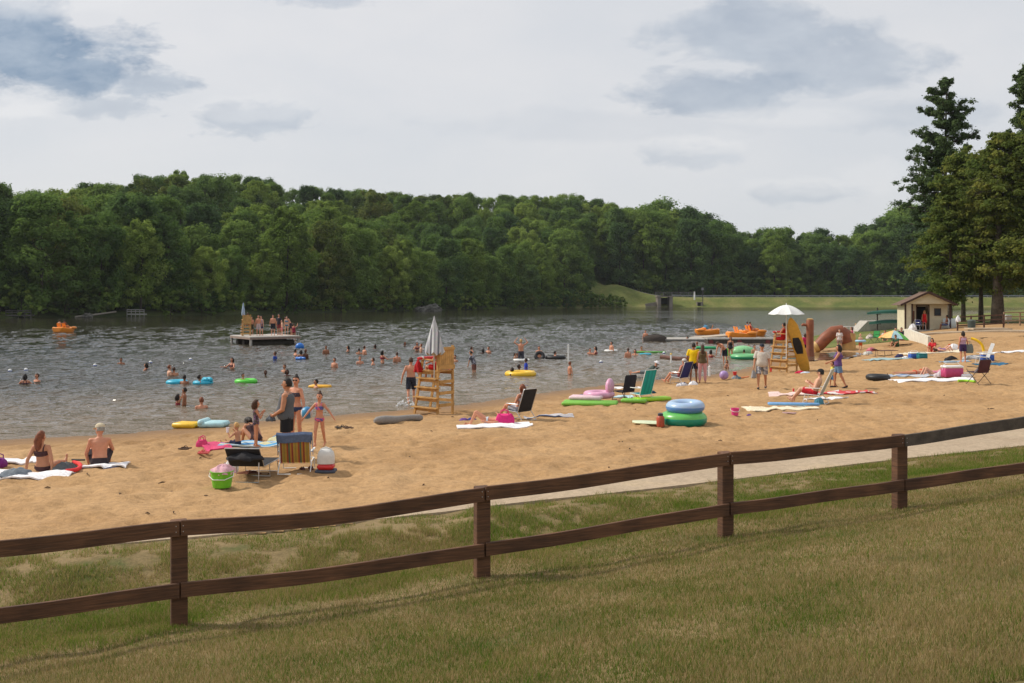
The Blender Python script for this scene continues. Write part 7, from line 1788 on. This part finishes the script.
# spillway, gauge, guard rail
Y = 366.; c_ = far_at(663, Y); CN = pm('old_concrete', (.20, .175, .15), .9, .25, .6)
t = thing('spillway', 'old concrete spillway box with a dark opening and a railing on the dam', 'spillway', Vector((c_.x, Y, 0)))
for x in (-1.7, 2.6): obj('pier', MB().box((x, 0, 1.6), (1.2, 5, 4.0)), CN, t, smooth=False)
obj('deck', MB().box((.45, 0, 3.85), (6.0, 5.4, .5)), CN, t, smooth=False); obj('back_wall', MB().box((.45, 2.2, 1.4), (3.08, .3, 3.9)), pm('dark_interior', (0, 0, 0)), t, smooth=False)  # back wall coloured near-black to stand for the shade in the opening
obj('wing_wall', MB().bar((-2.4, -.5, .9), (-6.5, -.8, .2), .5, 1.9), CN, t, smooth=False)
for x in range(-3, 12, 3): obj('rail_post', MB().box((x, -2.0, 4.8), (.15, .15, 1.4)), pm('rail_grey', (.22, .21, .20), .8), t, smooth=False)
for z in (4.75, 5.35): obj('rail', MB().bar((-3.2, -2.1, z), (11.5, -2.1, z), .08, .14), pm('rail_grey', (0, 0, 0)), t, smooth=False)
c_ = far_at(699.5, 367); t = thing('intake_box', 'dark concrete intake box with a tall gauge pole at the foot of the dam', 'intake', Vector((c_.x, 367, 0)))
obj('box', MB().box((0, 0, .9), (2.0, 2, 1.8)), CN, t, smooth=False); obj('grating', MB().box((-.3, -1.04, .9), (1.1, .06, 1.2)), pm('dark_interior', (0, 0, 0)), t, smooth=False); obj('pole', MB().tube([(1.2, 0, 0), (1.2, 0, 6.4)], .14, 8), pm('gauge_dark', (.06, .055, .05), .8), t)
obj('sign', MB().box((1.1, -.1, 6.6), (.9, .08, .9)), pm('gauge_sign', (.2, .2, .2), .7), t, smooth=False)
c_ = far_at(694.5, 372); solo('marker_post', MB().lathe([(.28, 0), (.28, 3.0), (.22, 3.2)], seg=12), WHITEM, 'white post standing on the dam slope left of the gauge pole', 'post', Vector((c_.x, 372, c_.z - .2)))
t = thing('guard_rail', 'long pale guard rail along the road on top of the dam', 'guard rail', far_at(672, 380)); O = far_at(672, 380)
bm_ = MB()
for i in range(36):
    x = O.x + i * 4.; z = float(zfar(x, 380)); obj('post', MB().box((x - O.x, .12, z - O.z + .3), (.15, .15, .9)), GREYW, t, smooth=False)
    if i < 35: bm_.bar((x - O.x, 0, z - O.z + .62), (x + 4.02 - O.x, 0, float(zfar(x + 4, 380)) - O.z + .62), .06, .32)
obj('beam', bm_, pm('galvanised', (.27, .28, .29), .6, .1, 2), t, smooth=False)
finish_bodies()

# ================================================================== the humid summer air over the lake
hz = bpy.data.materials.new('air'); hz.use_nodes = True; hn = hz.node_tree; hn.nodes.clear()
ho = hn.nodes.new('ShaderNodeOutputMaterial'); hv = hn.nodes.new('ShaderNodeVolumePrincipled'); hv.inputs['Color'].default_value = (.82, .87, .92, 1); hv.inputs['Density'].default_value = HAZE; hv.inputs['Anisotropy'].default_value = .2
hn.links.new(hv.outputs[0], ho.inputs['Volume'])
if HAZE > 0:
    tag(obj('haze', MB().box((0, 550, 26), (2300, 1900, 60.6)), hz, None, smooth=False), kind='stuff')
